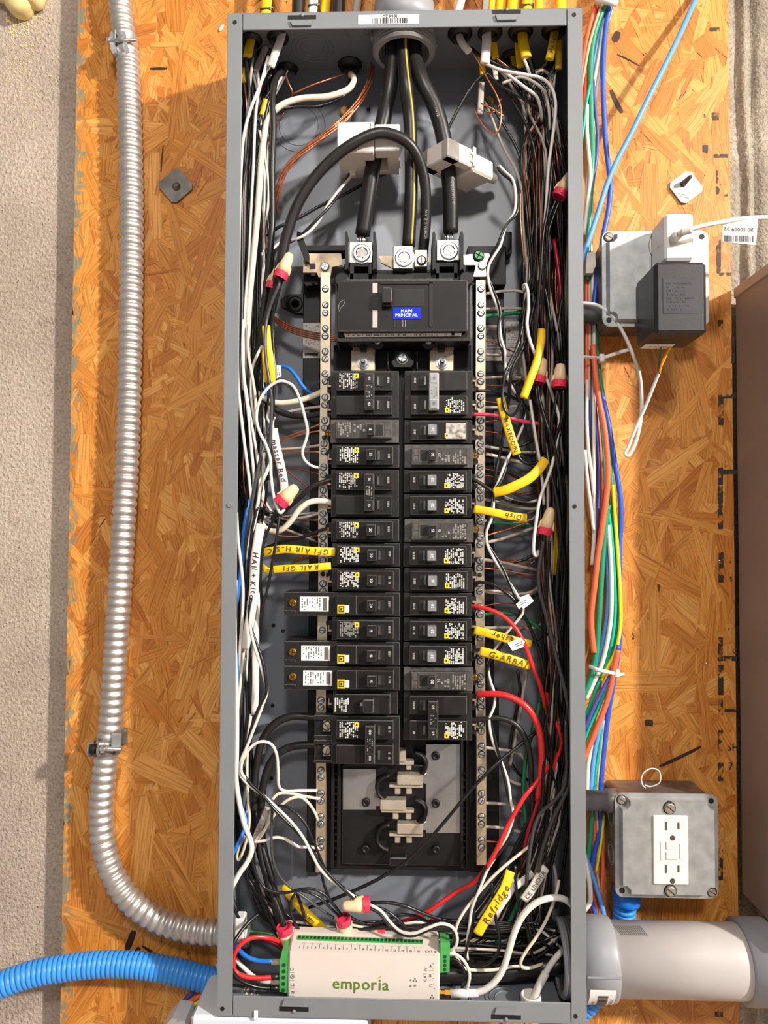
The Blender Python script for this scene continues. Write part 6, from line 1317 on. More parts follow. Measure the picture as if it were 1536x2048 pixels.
for row in (
    ('k', 1.7, [(942, 96, .060), (962, 112, .064), (985, 124, .066), (1012, 137, .064), (1055, 150, .060), (1085, 170, .058), (1098, 205, .056), (1104, 260, .05), (1100, 330, .05)], 'black wire from the upper right white cable'),
    ('w', 1.7, [(970, 127, .066), (998, 139, .070), (1048, 149, .072), (1084, 157, .074), (1103, 175, .076), (1111, 205, .076), (1109, 245, .076), (1103, 290, .076), (1097, 335, .074), (1093, 400, .072), (1090, 440, .068), (1084, 500, .062), (1077, 560, .054)], 'bright white wire arching over the upper right bundle'),
    ('w', 1.7, [(1004, 141, .068), (1030, 160, .070), (1054, 178, .070), (1073, 193, .068), (1080, 212, .062), (1084, 240, .05)], 'white wire slanting down below the arching one'),
    ('w', 1.6, [(1004, 167, .052), (1028, 158, .056), (1042, 154, .060), (1066, 163, .062), (1088, 182, .062), (1097, 212, .060), (1100, 260, .05)], 'white wire bending right beneath the arching one'),
    ('w', 1.7, [(1048, 118, .066), (1056, 138, .064), (1062, 155, .060)], 'short white wire out of the double yellow cable'),
    ('k', 1.8, [(1058, 114, .066), (1066, 142, .062), (1078, 180, .056), (1090, 230, .05), (1095, 300, .045)], 'black wire out of the double yellow cable'),
    ('w', 1.5, [(1068, 148, .05), (1085, 141, .052), (1098, 148, .05)], 'small white arc at the far right connectors'),
    ('O', .9, [(1066, 142, .05), (1084, 138, .052), (1100, 142, .05)], 'small copper arc at the far right connectors'),
    ('o', .85, [(945, 105, .064), (958, 128, .068), (975, 158, .072), (992, 188, .074), (1001, 212, .074), (1002, 235, .074), (998, 258, .072), (990, 269, .070), (974, 260, .066), (956, 236, .062), (948, 217, .058)], 'bare copper wire in a large teardrop loop at upper right'),
    ('o', .85, [(962, 207, .058), (984, 217, .060), (1007, 232, .060)], 'short bare copper stub inside the teardrop loop'),
    ('O', .8, [(968, 221, .05), (982, 225, .05), (994, 218, .048), (1002, 198, .046), (1010, 186, .044)], 'thin copper curl beneath the teardrop loop'),
    ('o', .85, [(992, 116, .062), (1008, 128, .062), (1018, 136, .058)], 'copper wire out of the yellow cable beside the flat white'),
    ('k', 1.6, [(893, 265, .056), (905, 240, .058), (922, 208, .060), (940, 178, .062), (957, 157, .062), (975, 148, .062), (986, 158, .062), (998, 170, .060), (1030, 188, .058), (1064, 208, .058), (1085, 222, .056), (1096, 255, .05), (1102, 320, .045)], 'black wire looping from behind the right current clamp'),
    ('g', 1.6, [(970, 200, .040), (982, 232, .042), (996, 270, .042), (1014, 308, .042), (1032, 340, .044), (1042, 375, .046), (1045, 430, .046), (1050, 500, .044), (1056, 560, .04)], 'grey wire curving into the left edge of the right bundle'),
    ('o', .9, [(1041, 380, .048), (1041, 430, .048), (1045, 490, .048), (1051, 540, .044)], 'bright copper wire at the left edge of the right bundle'),
    ('k', 1.7, [(1012, 180, .05), (1030, 210, .052), (1050, 245, .054), (1062, 275, .056), (1070, 310, .056), (1074, 360, .056), (1073, 430, .056), (1071, 520, .054), (1064, 580, .05)], 'black wire bowing into the right bundle from above'),
    ('k', 1.6, [(965, 188, .042), (985, 215, .044), (1010, 255, .044), (1035, 300, .044), (1050, 350, .044), (1056, 430, .044), (1053, 520, .042), (1056, 600, .04)], 'black wire just right of the grey curve'),
    ('k', 1.9, [(1106, 318, .074), (1101, 370, .074), (1095, 425, .074), (1088, 462, .074), (1083, 520, .074), (1079, 580, .072), (1073, 650, .070), (1068, 705, .066)], 'glossy black wire in front of the right bundle'),
    ('k', 1.5, [(1112, 400, .074), (1104, 420, .074), (1094, 445, .072), (1088, 480, .07)], 'left black wire under the upper right wire nut'),
    ('k', 1.6, [(1118, 403, .072), (1109, 428, .072), (1099, 458, .072), (1094, 500, .070), (1091, 545, .066), (1086, 600, .060), (1084, 660, .058)], 'right black wire under the upper right wire nut'),
    ('k', 1.7, [(1086, 560, .056), (1095, 600, .058), (1102, 650, .060), (1112, 700, .056), (1118, 730, .05)], 'black wire slanting to the right wire nut'),
    ('g', 1.6, [(1095, 560, .05), (1104, 610, .052), (1114, 660, .052), (1122, 710, .048)], 'grey wire slanting to the right wire nut'),
    ('R', 2.4, [(1108, 480, .04), (1114, 520, .044), (1119, 560, .046), (1122, 600, .046), (1121, 640, .042), (1120, 690, .036)], 'dark red wire inside the right bundle'),
    ('R', 1.9, [(1072, 215, .03), (1078, 245, .032), (1084, 275, .03)], 'short dark red wire near the top right'),
    ('w', 1.7, [(1048, 580, .060), (1047, 572, .064), (1051, 569, .068), (1055, 580, .070), (1057, 610, .070), (1054, 650, .070), (1060, 682, .070), (1070, 708, .068), (1080, 730, .064), (1090, 752, .060), (1100, 776, .058), (1110, 806, .058), (1118, 835, .060), (1117, 860, .064), (1111, 895, .066), (1104, 930, .068), (1095, 957, .070), (1086, 980, .072), (1078, 1005, .074), (1074, 1030, .074), (1070, 1060, .074), (1067, 1090, .074), (1068, 1108, .072), (1073, 1112, .068), (1076, 1102, .06)], 'cream-white wire snaking down past the yellow jackets'),
    ('g', 1.6, [(970, 588, .040), (1000, 583, .042), (1035, 582, .042), (1066, 590, .04)], 'grey wire into the right bar above the green one'),
    ('g', 1.6, [(970, 618, .040), (1005, 617, .042), (1045, 617, .04)], 'second grey wire into the right bar above the green one'),
    ('G', 2.3, [(968, 633, .040), (1000, 629, .040), (1045, 625, .036)], 'green wire into the upper right bar'),
    ('O', .8, [(968, 680, .04), (985, 684, .04), (1000, 692, .038), (1030, 705, .03)], 'copper wire across the barcode label'),
    ('g', 1.5, [(968, 709, .04), (1008, 710, .04), (1030, 712, .034)], 'grey wire across the barcode label'),
    ('g', 1.5, [(966, 756, .04), (1004, 754, .04), (1050, 756, .034)], 'grey wire under the barcode label'),
    ('O', .8, [(966, 770, .04), (1000, 772, .04), (1035, 765, .036), (1052, 745, .032), (1058, 720, .028)], 'copper wire curling up under the yellow jacket'),
    ('k', 1.7, [(1064, 550, .05), (1052, 605, .056), (1045, 650, .060), (1036, 690, .064), (1020, 725, .066), (1010, 750, .068), (1005, 780, .068), (1006, 806, .068), (1013, 825, .068), (1024, 831, .068), (1035, 820, .070), (1043, 803, .072), (1048, 788, .072)], 'black wire looping back up into the yellow jacket'),
    ('k', 1.7, [(1072, 590, .05), (1058, 655, .056), (1044, 700, .060), (1030, 725, .062), (1022, 748, .062), (1019, 775, .060), (1017, 802, .058), (1010, 850, .054), (1000, 905, .052), (991, 950, .054), (988, 975, .05)], 'black wire hanging straight behind the yellow jackets'),
    ('k', 1.6, [(1025, 770, .05), (1036, 795, .05), (1050, 815, .05), (1070, 808, .046)], 'black wire turning behind the first yellow jacket'),
    ('k', 1.6, [(952, 782, .046), (985, 782, .046), (1010, 788, .044), (1035, 800, .040), (1060, 820, .034)], 'black wire out of the silver-tie breaker'),
    ('O', .8, [(966, 802, .04), (1000, 807, .04), (1040, 812, .036)], 'copper wire behind the looped black one'),
    ('g', 1.6, [(966, 815, .04), (1005, 815, .042), (1040, 813, .040), (1050, 822, .040), (1046, 845, .040), (1036, 870, .038), (1030, 890, .034)], 'grey wire turning down behind the slanted yellow jacket'),
    ('p', 2.0, [(946, 829, .052), (975, 829, .056), (1005, 833, .056), (1050, 843, .052), (1100, 851, .044), (1120, 856, .038)], 'pink-red wire crossing from a right breaker'),
    ('O', .8, [(966, 845, .04), (985, 842, .04), (1008, 840, .036)], 'short copper wire under the pink-red one'),
    ('O', .8, [(966, 862, .04), (1000, 867, .04), (1035, 873, .036), (1075, 880, .03)], 'copper wire passing behind the slanted yellow jacket'),
    ('g', 1.6, [(966, 892, .04), (1000, 898, .040), (1040, 904, .038), (1085, 904, .034)], 'grey wire behind the slanted yellow jacket, upper'),
    ('c', 1.7, [(972, 908, .042), (1000, 914, .042), (1035, 923, .040), (1070, 930, .034)], 'pale wire behind the slanted yellow jacket, lower'),
    ('k', 1.7, [(1035, 908, .062), (1042, 920, .062), (1055, 927, .062), (1068, 927, .060), (1080, 920, .058)], 'black wire joining two yellow jackets'),
    ('k', 1.6, [(1095, 920, .06), (1103, 905, .058), (1112, 890, .052), (1120, 868, .046)], 'black wire leaving the curved yellow jacket'),
    ('O', .8, [(966, 937, .04), (1000, 944, .04), (1030, 957, .038), (1060, 968, .036), (1082, 970, .03)], 'copper wire above the curved yellow jacket'),
    ('O', .8, [(966, 951, .04), (985, 953, .04), (1005, 965, .038), (1020, 978, .036), (1045, 990, .036), (1065, 988, .036), (1082, 977, .03)], 'copper wire looping below the curved yellow jacket'),
    ('K', 2.0, [(938, 955, .050), (953, 962, .054), (972, 974, .056), (990, 986, .056), (1015, 1000, .050), (1045, 1008, .044), (1075, 1008, .038)], 'black wire from the fourth right breaker under the curved jacket'),
    ('g', 1.6, [(966, 998, .04), (990, 1003, .042), (1025, 1012, .042), (1060, 1018, .040), (1082, 1016, .036)], 'grey wire passing above the Dish jacket'),
    ('c', 1.6, [(1005, 992, .040), (1030, 1002, .040), (1055, 1006, .040), (1075, 1000, .038)], 'pale wire under the curved yellow jacket'),
    ('G', 1.9, [(980, 1045, .036), (1005, 1046, .036), (1035, 1050, .034), (1070, 1055, .03)], 'green wire beneath the Dish jacket'),
    ('o', .85, [(972, 1071, .044), (1000, 1063, .044), (1035, 1052, .042), (1062, 1041, .038)], 'copper wire rising below the Dish jacket'),
    ('g', 1.8, [(968, 1086, .044), (1000, 1079, .044), (1035, 1067, .042), (1070, 1055, .036)], 'grey wire rising below the Dish jacket'),
    ('g', 1.7, [(966, 1119, .042), (1010, 1126, .042), (1055, 1136, .040), (1090, 1142, .034)], 'grey wire sloping right below the hooked white wire'),
    ('o', .85, [(966, 1136, .042), (1010, 1141, .042), (1060, 1149, .040), (1110, 1153, .034)], 'copper wire sloping right below the hooked white wire'),
    ('O', .8, [(1000, 1173, .04), (1020, 1180, .04), (1045, 1187, .040), (1065, 1184, .038), (1080, 1172, .034)], 'copper wire sagging above the printed flag'),
    ('g', 1.7, [(966, 1182, .042), (1000, 1183, .042), (1035, 1188, .040), (1062, 1184, .040), (1078, 1172, .036), (1090, 1150, .03)], 'grey wire sagging above the printed flag'),
    ('O', .8, [(966, 1213, .042), (990, 1208, .042), (1020, 1207, .042), (1035, 1207, .04)], 'copper wire behind the printed flag'),
    ('k', 1.7, [(938, 1166, .050), (965, 1165, .056), (985, 1168, .060), (1005, 1180, .062), (1028, 1200, .062), (1042, 1222, .060), (1058, 1250, .058), (1072, 1285, .056), (1083, 1320, .052), (1092, 1370, .046)], 'black wire passing through the upper printed flag'),
    ('r', 2.2, [(935, 1212, .052), (955, 1214, .060), (978, 1219, .066), (1003, 1230, .070), (1025, 1249, .072), (1041, 1272, .074), (1054, 1300, .072), (1066, 1335, .068), (1077, 1362, .062), (1084, 1385, .054), (1092, 1420, .044)], 'bright red wire bending down past the lower printed flag'),
    ('G', 2.0, [(968, 1229, .040), (1000, 1226, .042), (1035, 1231, .042), (1060, 1243, .042), (1085, 1262, .040), (1100, 1280, .036)], 'green wire arching behind the bright red one'),
    ('g', 1.7, [(966, 1256, .042), (1020, 1255, .042), (1075, 1253, .038), (1090, 1238, .034), (1098, 1215, .03)], 'grey wire level above the Washer jacket'),
    ('O', .8, [(1030, 1268, .04), (1050, 1255, .042), (1062, 1248, .040)], 'short copper wire behind the bright red one'),
    ('k', 1.6, [(932, 1308, .052), (945, 1303, .056), (962, 1298, .058)], 'black stub feeding the Garbage jacket'),
    ('k', 1.5, [(1062, 1285, .05), (1078, 1278, .048), (1095, 1268, .044)], 'black wire leaving the Washer jacket'),
    ('g', 1.7, [(1040, 1325, .040), (1052, 1345, .042), (1047, 1380, .042), (1041, 1420, .042), (1035, 1455, .042), (1028, 1495, .042), (1020, 1530, .04)], 'grey wire running straight down behind the thick red one'),
    ('k', 1.7, [(1035, 1340, .038), (1040, 1380, .038), (1033, 1420, .038), (1022, 1480, .038), (1020, 1520, .038), (1035, 1545, .036), (1055, 1560, .03)], 'black wire running down beside the straight grey one'),
    ('r', 3.3, [(955, 1390, .050), (975, 1388, .056), (1003, 1389, .062), (1030, 1398, .066), (1052, 1413, .068), (1069, 1436, .068), (1079, 1465, .066), (1083, 1505, .062), (1081, 1550, .058), (1075, 1600, .05)], 'thick red wire arching from the sixty amp breaker'),
    ('K', 2.9, [(940, 1441, .050), (965, 1438, .054), (995, 1436, .058), (1020, 1442, .060), (1040, 1458, .060), (1054, 1485, .058), (1061, 1520, .056), (1063, 1570, .05), (1066, 1640, .044)], 'thick glossy black wire arching from the sixty amp breaker'),
    ('G', 2.1, [(1085, 1380, .036), (1075, 1425, .040), (1065, 1465, .042), (1055, 1500, .042), (1049, 1540, .044), (1047, 1580, .044), (1050, 1630, .040), (1056, 1680, .034)], 'green wire running down behind the thick red one'),
    ('G', 2.0, [(1115, 1290, .04), (1108, 1330, .042), (1102, 1365, .04)], 'short green wire inside the right bundle'),
    ('r', 2.5, [(1094, 1385, .044), (1100, 1420, .046), (1112, 1445, .048), (1121, 1468, .050), (1122, 1490, .050), (1114, 1515, .048), (1107, 1540, .044), (1112, 1565, .04)], 'red wire bulging inside the right bundle'),
    ('r', 2.3, [(1098, 1530, .050), (1085, 1548, .058), (1070, 1568, .064), (1050, 1592, .068), (1033, 1620, .070), (1016, 1650, .070), (1000, 1685, .070), (985, 1715, .068), (968, 1742, .064), (945, 1766, .056), (915, 1783, .050), (885, 1803, .046), (850, 1826, .042), (810, 1842, .036), (770, 1850, .03)], 'long bright red wire sweeping down to the panel floor'),
    ('R', 2.0, [(1082, 1580, .05), (1072, 1615, .052), (1060, 1650, .052), (1050, 1690, .048), (1040, 1740, .04)], 'dark red wire beside the long bright red sweep'),
    ('g', 1.6, [(970, 1495, .042), (1000, 1499, .042), (1024, 1502, .042), (1040, 1508, .040), (1050, 1520, .036)], 'pale wire into the lower right bar, first'),
    ('g', 1.6, [(1015, 1558, .040), (1030, 1566, .040), (1050, 1571, .036)], 'pale wire stub behind the twisted pair'),
    ('g', 1.6, [(968, 1606, .042), (995, 1607, .042), (1020, 1610, .040), (1048, 1624, .034)], 'pale wire into the lower right bar, second'),
    ('g', 1.6, [(968, 1653, .042), (1005, 1656, .042), (1045, 1665, .036)], 'pale wire into the lower right bar, third'),
    ('O', .9, [(968, 1682, .042), (1000, 1685, .042), (1035, 1694, .036)], 'olive ground wire into the lower right bar'),
    ('B', 2.0, [(1087, 1082, .066), (1082, 1110, .066), (1077, 1145, .068), (1079, 1180, .070), (1088, 1215, .072), (1098, 1255, .074), (1109, 1300, .076), (1121, 1345, .078), (1132, 1390, .080), (1139, 1430, .080), (1143, 1480, .080), (1143, 1530, .080), (1137, 1575, .078), (1122, 1605, .076), (1105, 1640, .074), (1092, 1675, .072), (1082, 1710, .070), (1075, 1760, .066), (1062, 1810, .06)], 'long ribbed grey-black wire swinging wide by the right flange'),
    ('B', 2.0, [(1131, 1440, .074), (1133, 1500, .076), (1133, 1545, .076), (1125, 1580, .076), (1105, 1605, .074), (1082, 1625, .072), (1068, 1655, .070), (1060, 1700, .068), (1054, 1760, .064), (1056, 1830, .058), (1060, 1880, .05)], 'inner ribbed grey-black wire by the right flange'),
    ('k', 1.6, [(1099, 1082, .064), (1098, 1110, .064), (1095, 1160, .064), (1092, 1220, .06), (1090, 1290, .056)], 'smooth black wire under the lower right wire nut'),
    ('k', 1.7, [(1092, 880, .06), (1098, 930, .066), (1110, 980, .070), (1119, 1030, .072), (1121, 1080, .072), (1116, 1140, .070), (1113, 1200, .066), (1118, 1260, .062), (1125, 1320, .058)], 'grey-black wire bowing right beside the olive jacket'),
    ('k', 1.7, [(1076, 770, .062), (1080, 800, .064), (1088, 830, .068), (1098, 860, .072), (1108, 890, .072), (1116, 930, .072), (1122, 980, .070), (1125, 1030, .066)], 'black wire under the half-hidden right wire nut'),
    ('k', 1.7, [(1072, 772, .06), (1076, 805, .062), (1086, 830, .062), (1090, 870, .06), (1089, 910, .058)], 'second black wire under the half-hidden right wire nut'),
    ('k', 1.6, [(1115, 780, .072), (1111, 806, .072), (1104, 840, .072), (1103, 880, .070), (1108, 940, .064), (1112, 1000, .058)], 'left black wire under the right rim wire nut'),
    ('k', 1.7, [(1126, 778, .072), (1127, 812, .072), (1122, 845, .072), (1113, 870, .070), (1107, 900, .066), (1106, 950, .06)], 'right black wire under the right rim wire nut'),
    ('w', 1.6, [(1060, 800, .056), (1066, 840, .058), (1073, 885, .060), (1080, 925, .060), (1085, 970, .058), (1088, 1010, .052)], 'thin white wire slanting behind the curved yellow jacket'),
    ('k', 1.6, [(1110, 1300, .06), (1104, 1360, .062), (1098, 1420, .062), (1086, 1470, .062), (1086, 1540, .062), (1086, 1590, .062), (1078, 1640, .060), (1062, 1690, .056), (1040, 1730, .05), (1000, 1790, .044)], 'grey-black wire falling straight through the lower right bundle'),
    ('k', 1.6, [(1118, 1300, .05), (1113, 1400, .054), (1105, 1480, .056), (1100, 1560, .056), (1095, 1620, .054), (1092, 1680, .05), (1092, 1735, .05)], 'black wire falling to the printed white jacket'),
    ('c', 1.6, [(1062, 1690, .06), (1030, 1715, .064), (1000, 1740, .066), (972, 1768, .066), (950, 1795, .066), (930, 1820, .068), (916, 1845, .070), (909, 1872, .070), (907, 1900, .070), (916, 1920, .070), (927, 1935, .068), (945, 1940, .062), (985, 1940, .060), (1020, 1934, .060), (1045, 1932, .058)], 'cream wire looping around beside the monitor unit'),
    ('c', 1.7, [(1118, 1760, .056), (1113, 1785, .062), (1103, 1815, .066), (1090, 1845, .068), (1072, 1875, .070), (1052, 1903, .070), (1042, 1922, .070), (1043, 1933, .068), (1058, 1936, .064), (1085, 1928, .056)], 'cream wire hooking below the white coaxial cable'),
    ('g', 1.5, [(1092, 1700, .03), (1105, 1725, .034), (1112, 1755, .036), (1108, 1800, .034), (1100, 1830, .03)], 'grey wire behind the printed white jacket'),
    ('k', 1.6, [(983, 1765, .066), (986, 1800, .068), (992, 1840, .070), (998, 1870, .072), (999, 1892, .072), (990, 1915, .070), (970, 1928, .066), (945, 1930, .06), (925, 1925, .056)], 'black wire hooking right of the monitor unit'),
    ('k', 1.6, [(1030, 1730, .06), (1033, 1780, .062), (1042, 1830, .062), (1055, 1860, .06), (1060, 1895, .058), (1070, 1920, .054), (1080, 1928, .05)], 'black wire dropping past the Refridge jacket'),
    ('k', 1.5, [(1068, 1790, .06), (1062, 1840, .058), (1075, 1870, .054), (1095, 1892, .05), (1110, 1905, .046)], 'black wire running to the lower right fitting'),
    ('k', 1.5, [(1100, 1720, .03), (1102, 1780, .03), (1101, 1850, .034), (1106, 1895, .034)], 'thin black wire near the lower right wall'),
    ('k', 1.5, [(1135, 1570, .03), (1136, 1650, .03), (1128, 1730, .03), (1118, 1800, .03)], 'thin black wire against the right wall near the bottom'),
    ('k', 1.9, [(742, 1806, .060), (775, 1805, .062), (810, 1812, .062), (845, 1826, .058), (880, 1838, .052), (915, 1842, .046), (965, 1840, .04)], 'black wire leaving the lying wire nut to the right'),
    ('k', 1.6, [(742, 1813, .060), (770, 1820, .062), (795, 1838, .062), (815, 1858, .060), (830, 1870, .054)], 'black wire crossing below the lying wire nut'),
    ('k', 1.7, [(690, 1828, .05), (715, 1842, .052), (740, 1848, .052), (770, 1842, .052), (800, 1830, .052), (830, 1832, .05), (860, 1846, .046)], 'black wire waving behind the monitor unit'),
    ('c', 1.6, [(700, 1848, .048), (725, 1853, .05), (750, 1846, .05)], 'short cream wire behind the monitor unit'),
    ('G', 2.4, [(1068, 1725, .03), (1050, 1770, .034), (1030, 1820, .036), (1010, 1860, .034), (990, 1890, .03)], 'dark green wire behind the white coaxial cable'),
    ('K', 9.0, [(690, 1975, .046), (780, 1955, .046), (900, 1948, .046), (1000, 1945, .046), (1080, 1935, .046), (1165, 1920, .046)], 'fat black feeder along the panel floor, front'),
    ('K', 9.0, [(690, 1940, .022), (780, 1925, .022), (900, 1915, .022), (1000, 1912, .022), (1080, 1905, .024), (1165, 1895, .03)], 'fat black feeder along the panel floor, rear'),
): wire(*row)
for i in range(26):                             # tangle lying along the bottom of the panel
    y = rw.uniform(1840, 1915); hh = rw.uniform(.02, .055)
    pts = [(rw.uniform(560, 700), y + rw.uniform(-20, 25), hh * .7)] + [(x, y + rw.uniform(-9, 9) - 6 * math.sin((x - 600) / 160), min(max(hh + rw.uniform(-.008, .008), .012), .06)) for x in (740, 830, 920, 1000, 1070)] + [(1130, 1880 + rw.uniform(-30, 30), .045), (1160, 1895 + rw.uniform(-15, 15), .045)]
    c = rw.choice('kkkkkkkgwk'); wire(c, 1.5, pts, {'k': 'black wire in the tangle along the panel bottom', 'g': 'grey wire in the tangle along the panel bottom', 'w': 'white wire in the tangle along the panel bottom'}[c], 'tangle along the panel bottom (%s)' % CM[c], k=4, n=6)
pair([(996, 333, .066), (1008, 346, .066), (1024, 360, .066), (1032, 385, .066), (1034, 408, .066), (1030, 428, .066), (1015, 446, .066), (1006, 466, .066), (998, 490, .066), (986, 510, .064), (976, 532, .062), (976, 552, .062), (983, 578, .060), (992, 600, .058), (1000, 628, .056), (998, 652, .056), (1000, 680, .056), (1008, 705, .056), (1011, 735, .056), (1022, 765, .054), (1036, 790, .050), (1049, 820, .048), (1044, 848, .048), (1034, 872, .048), (1024, 898, .050), (1012, 930, .052), (1000, 962, .054), (988, 985, .056), (985, 1012, .060), (981, 1035, .062), (972, 1060, .060), (974, 1085, .058), (988, 1112, .058), (1004, 1138, .058), (1020, 1168, .060), (1034, 1195, .062), (1044, 1222, .060), (1034, 1240, .058), (1018, 1262, .056), (1000, 1290, .056), (984, 1312, .056), (976, 1335, .056), (978, 1362, .056), (987, 1390, .056), (987, 1412, .056), (980, 1438, .056), (984, 1465, .056), (992, 1495, .056), (1003, 1528, .056), (1013, 1562, .056), (1020, 1600, .058), (1028, 1630, .060), (1022, 1660, .062), (1008, 1690, .064), (990, 1715, .066), (972, 1740, .066), (958, 1775, .068), (946, 1815, .068), (942, 1850, .068), (936, 1880, .068), (932, 1912, .066), (934, 1925, .064)], 'running from the right current clamp down the gutter', 1.5, .10)
pair([(738, 1812, .064), (760, 1824, .066), (780, 1848, .070), (802, 1866, .076), (828, 1869, .080), (856, 1858, .082), (882, 1849, .082), (903, 1855, .082), (912, 1874, .080), (908, 1892, .078), (896, 1899, .076)], 'from the lying wire nut to the right green terminal', 1.6, .9)
pair([(895, 1912, .076), (912, 1914, .078), (926, 1927, .080), (934, 1946, .080), (932, 1966, .078), (926, 1986, .074)], 'dropping from the right green terminal to the floor', 1.6, .4, sep=2.6)
# frayed copper in the double breaker and stripped ends at the bars
for (x, y, nm) in ((672, 956, 'upper'), (671, 1008, 'lower')):
    t = thing('stripped_end', 'frayed copper strands at the %s pole of the thirty amp breaker' % nm, 'wire end', P(x, y, .05))
    for i in range(6): a = i * 1.05; MB().tube([P(x - 4, y, .05), P(x + 6, y + 5 * math.sin(a), .052 + .003 * math.cos(a))], .0008, 5).build('strand', M['copper'], t)
# ================================================================== JACKETS, NUTS, TAGS, CLAMPS, MONITOR
def jacket(col, pts, wpx, label, txt=None, flip=False, h=.06, thick=.42, size=None, inkm='ink_marker', start=.5, jit=.10, cat='cable jacket', gap=.14):
    q = path(pts, h, 7); r = pxm(wpx / 2, .06); m2 = MB(); m2.tube(q, r, 14, ry=r * thick, flat=True)
    o = m2.build('cable_jacket', M[col], None, label, cat)
    if txt:
        k = MB(); text_on(k, txt, q, size or r * 1.25, r * thick + .0004, start, flip, gap=gap, jit=jit, shear=.12 if jit > .05 else 0); k.build('lettering', M[inkm], o)
    return o
jacket('jacket_yellow', [(504, 62, .058), (501, 80, .060), (495, 113, .064)], 19, 'yellow cable jacket stub at the top left corner')
jacket('jacket_white', [(565, 62, .066), (560, 82, .070), (551, 106, .072), (541, 134, .068)], 17, 'flat white cable jacket hanging near the top left')
jacket('wire_grey', [(532, 92, .048), (524, 112, .048), (511, 144, .05)], 14, 'dusty white cable jacket behind the flat white one')
jacket('jacket_yellow', [(486, 135, .05), (486, 150, .05), (488, 166, .05)], 9, 'small yellow jacket end beside the left flange')
jacket('jacket_yellow', [(531, 198, .05), (527, 215, .05), (523, 230, .05)], 10, 'small yellow jacket end below the flat white cable')
jacket('jacket_yellow', [(532, 652, .062), (535, 690, .064), (541, 730, .064), (543, 766, .062)], 17, 'yellow jacket piece left of the main breaker')
jacket('jacket_yellow', [(524, 652, .054), (527, 700, .054), (532, 764, .054)], 9, 'narrow yellow jacket edge beside the wider yellow piece')
jacket('jacket_white', [(547, 858, .060), (552, 890, .062), (560, 925, .064), (567, 960, .064), (569, 985, .064)], 17, 'white jacket handwritten Master Bed', 'master Bed', size=.0082, gap=.16)
wire('w', 1.5, [(540, 812, .05), (535, 835, .054), (541, 848, .058), (547, 860, .06)], 'white wire end entering the Master Bed jacket'); wire('w', 1.4, [(549, 835, .05), (545, 848, .056), (547, 860, .06)], 'short white wire above the Master Bed jacket')
jacket('jacket_white', [(522, 1048, .068), (516, 1080, .070), (511, 1115, .072), (509, 1150, .072), (507, 1185, .072), (502, 1225, .072), (496, 1260, .070), (489, 1298, .066)], 19, 'long white jacket handwritten Hall + Kitchen', 'HAll + Kitchen', size=.0080, start=.46, gap=.2)
o_ = 0
jacket('jacket_white', [(515, 1185, .058), (512, 1225, .060), (511, 1300, .062), (511, 1370, .064), (509, 1429, .062)], 14, 'tall blank white jacket in the lower left gutter')
jacket('jacket_yellow', [(526, 1105, .056), (548, 1101, .060), (572, 1098, .062), (610, 1101, .062), (640, 1103, .062), (670, 1104, .058)], 17, 'yellow strap handwritten GFI, upper of two', 'GFI AIR H-SIC', flip=True, size=.0078, inkm='ink_brown', gap=.3, thick=.3)
jacket('jacket_yellow', [(545, 1139, .060), (575, 1137, .062), (610, 1136, .062), (662, 1132, .060)], 15, 'yellow strap handwritten GFI, lower of two', 'RAIL GFI', flip=True, size=.0072, inkm='ink_brown', gap=.28, thick=.3)
jacket('jacket_yellow', [(524, 1133, .05), (533, 1140, .054), (542, 1144, .052)], 12, 'folded yellow jacket scrap left of the lower strap', thick=.3)
jacket('wire_grey', [(536, 1614, .050), (526, 1640, .052), (514, 1668, .052), (503, 1705, .050)], 13, 'printed grey-white jacket in the lower left', 'LPYC', size=.0052, inkm='ink_grey')
jacket('jacket_yellow', [(567, 1770, .034), (585, 1795, .038), (612, 1826, .040), (640, 1853, .038), (665, 1880, .034)], 20, 'yellow cable jacket sliding down behind the monitor unit', 'NINMN', size=.0055, inkm='ink_brown', thick=.5)
# right side
jacket('jacket_white', [(921, 52, .056), (919, 72, .060), (927, 90, .064), (938, 103, .066)], 15, 'white cable jacket bending out right of the hub', thick=.8)
jacket('jacket_white', [(973, 58, .064), (973, 90, .068), (970, 127, .068)], 19, 'flat white cable jacket at the upper right')
jacket('jacket_yellow', [(982, 60, .052), (987, 90, .054), (991, 117, .056)], 15, 'yellow cable jacket behind the flat white one')
jacket('jacket_yellow', [(961, 112, .05), (964, 130, .05), (966, 150, .05)], 13, 'olive yellow jacket below the flat white one')
jacket('wire_cream', [(985, 130, .05), (990, 142, .05), (992, 160, .05)], 10, 'tan jacket end below the paired cables')
jacket('wire_grey', [(963, 165, .052), (962, 190, .052), (960, 228, .054)], 12, 'tan paper jacket strip inside the copper loop')
jacket('jacket_yellow', [(1045, 48, .058), (1046, 80, .064), (1053, 115, .068)], 21, 'broad yellow cable jacket of the double yellow pair', thick=.5)
jacket('jacket_yellow', [(1036, 60, .050), (1037, 95, .052), (1041, 135, .052)], 15, 'rear yellow cable jacket of the double yellow pair')
jacket('jacket_yellow', [(1024, 105, .03), (1029, 125, .034), (1036, 145, .038)], 13, 'deep yellow cable jacket near the back wall')
jacket('jacket_yellow', [(1111, 52, .060), (1106, 85, .066), (1099, 119, .068)], 17, 'yellow printed cable jacket by the top right wall', 'MAXEDON', size=.0058, inkm='ink_grey', flip=True, thick=.55)
jacket('jacket_yellow', [(1119, 60, .050), (1118, 100, .050), (1117, 138, .05)], 14, 'plain yellow cable jacket behind the printed one')
jacket('jacket_yellow', [(1083, 660, .066), (1081, 690, .070), (1073, 725, .074), (1060, 760, .076), (1047, 796, .076)], 16, 'curved yellow jacket right of the main breaker', thick=.85)
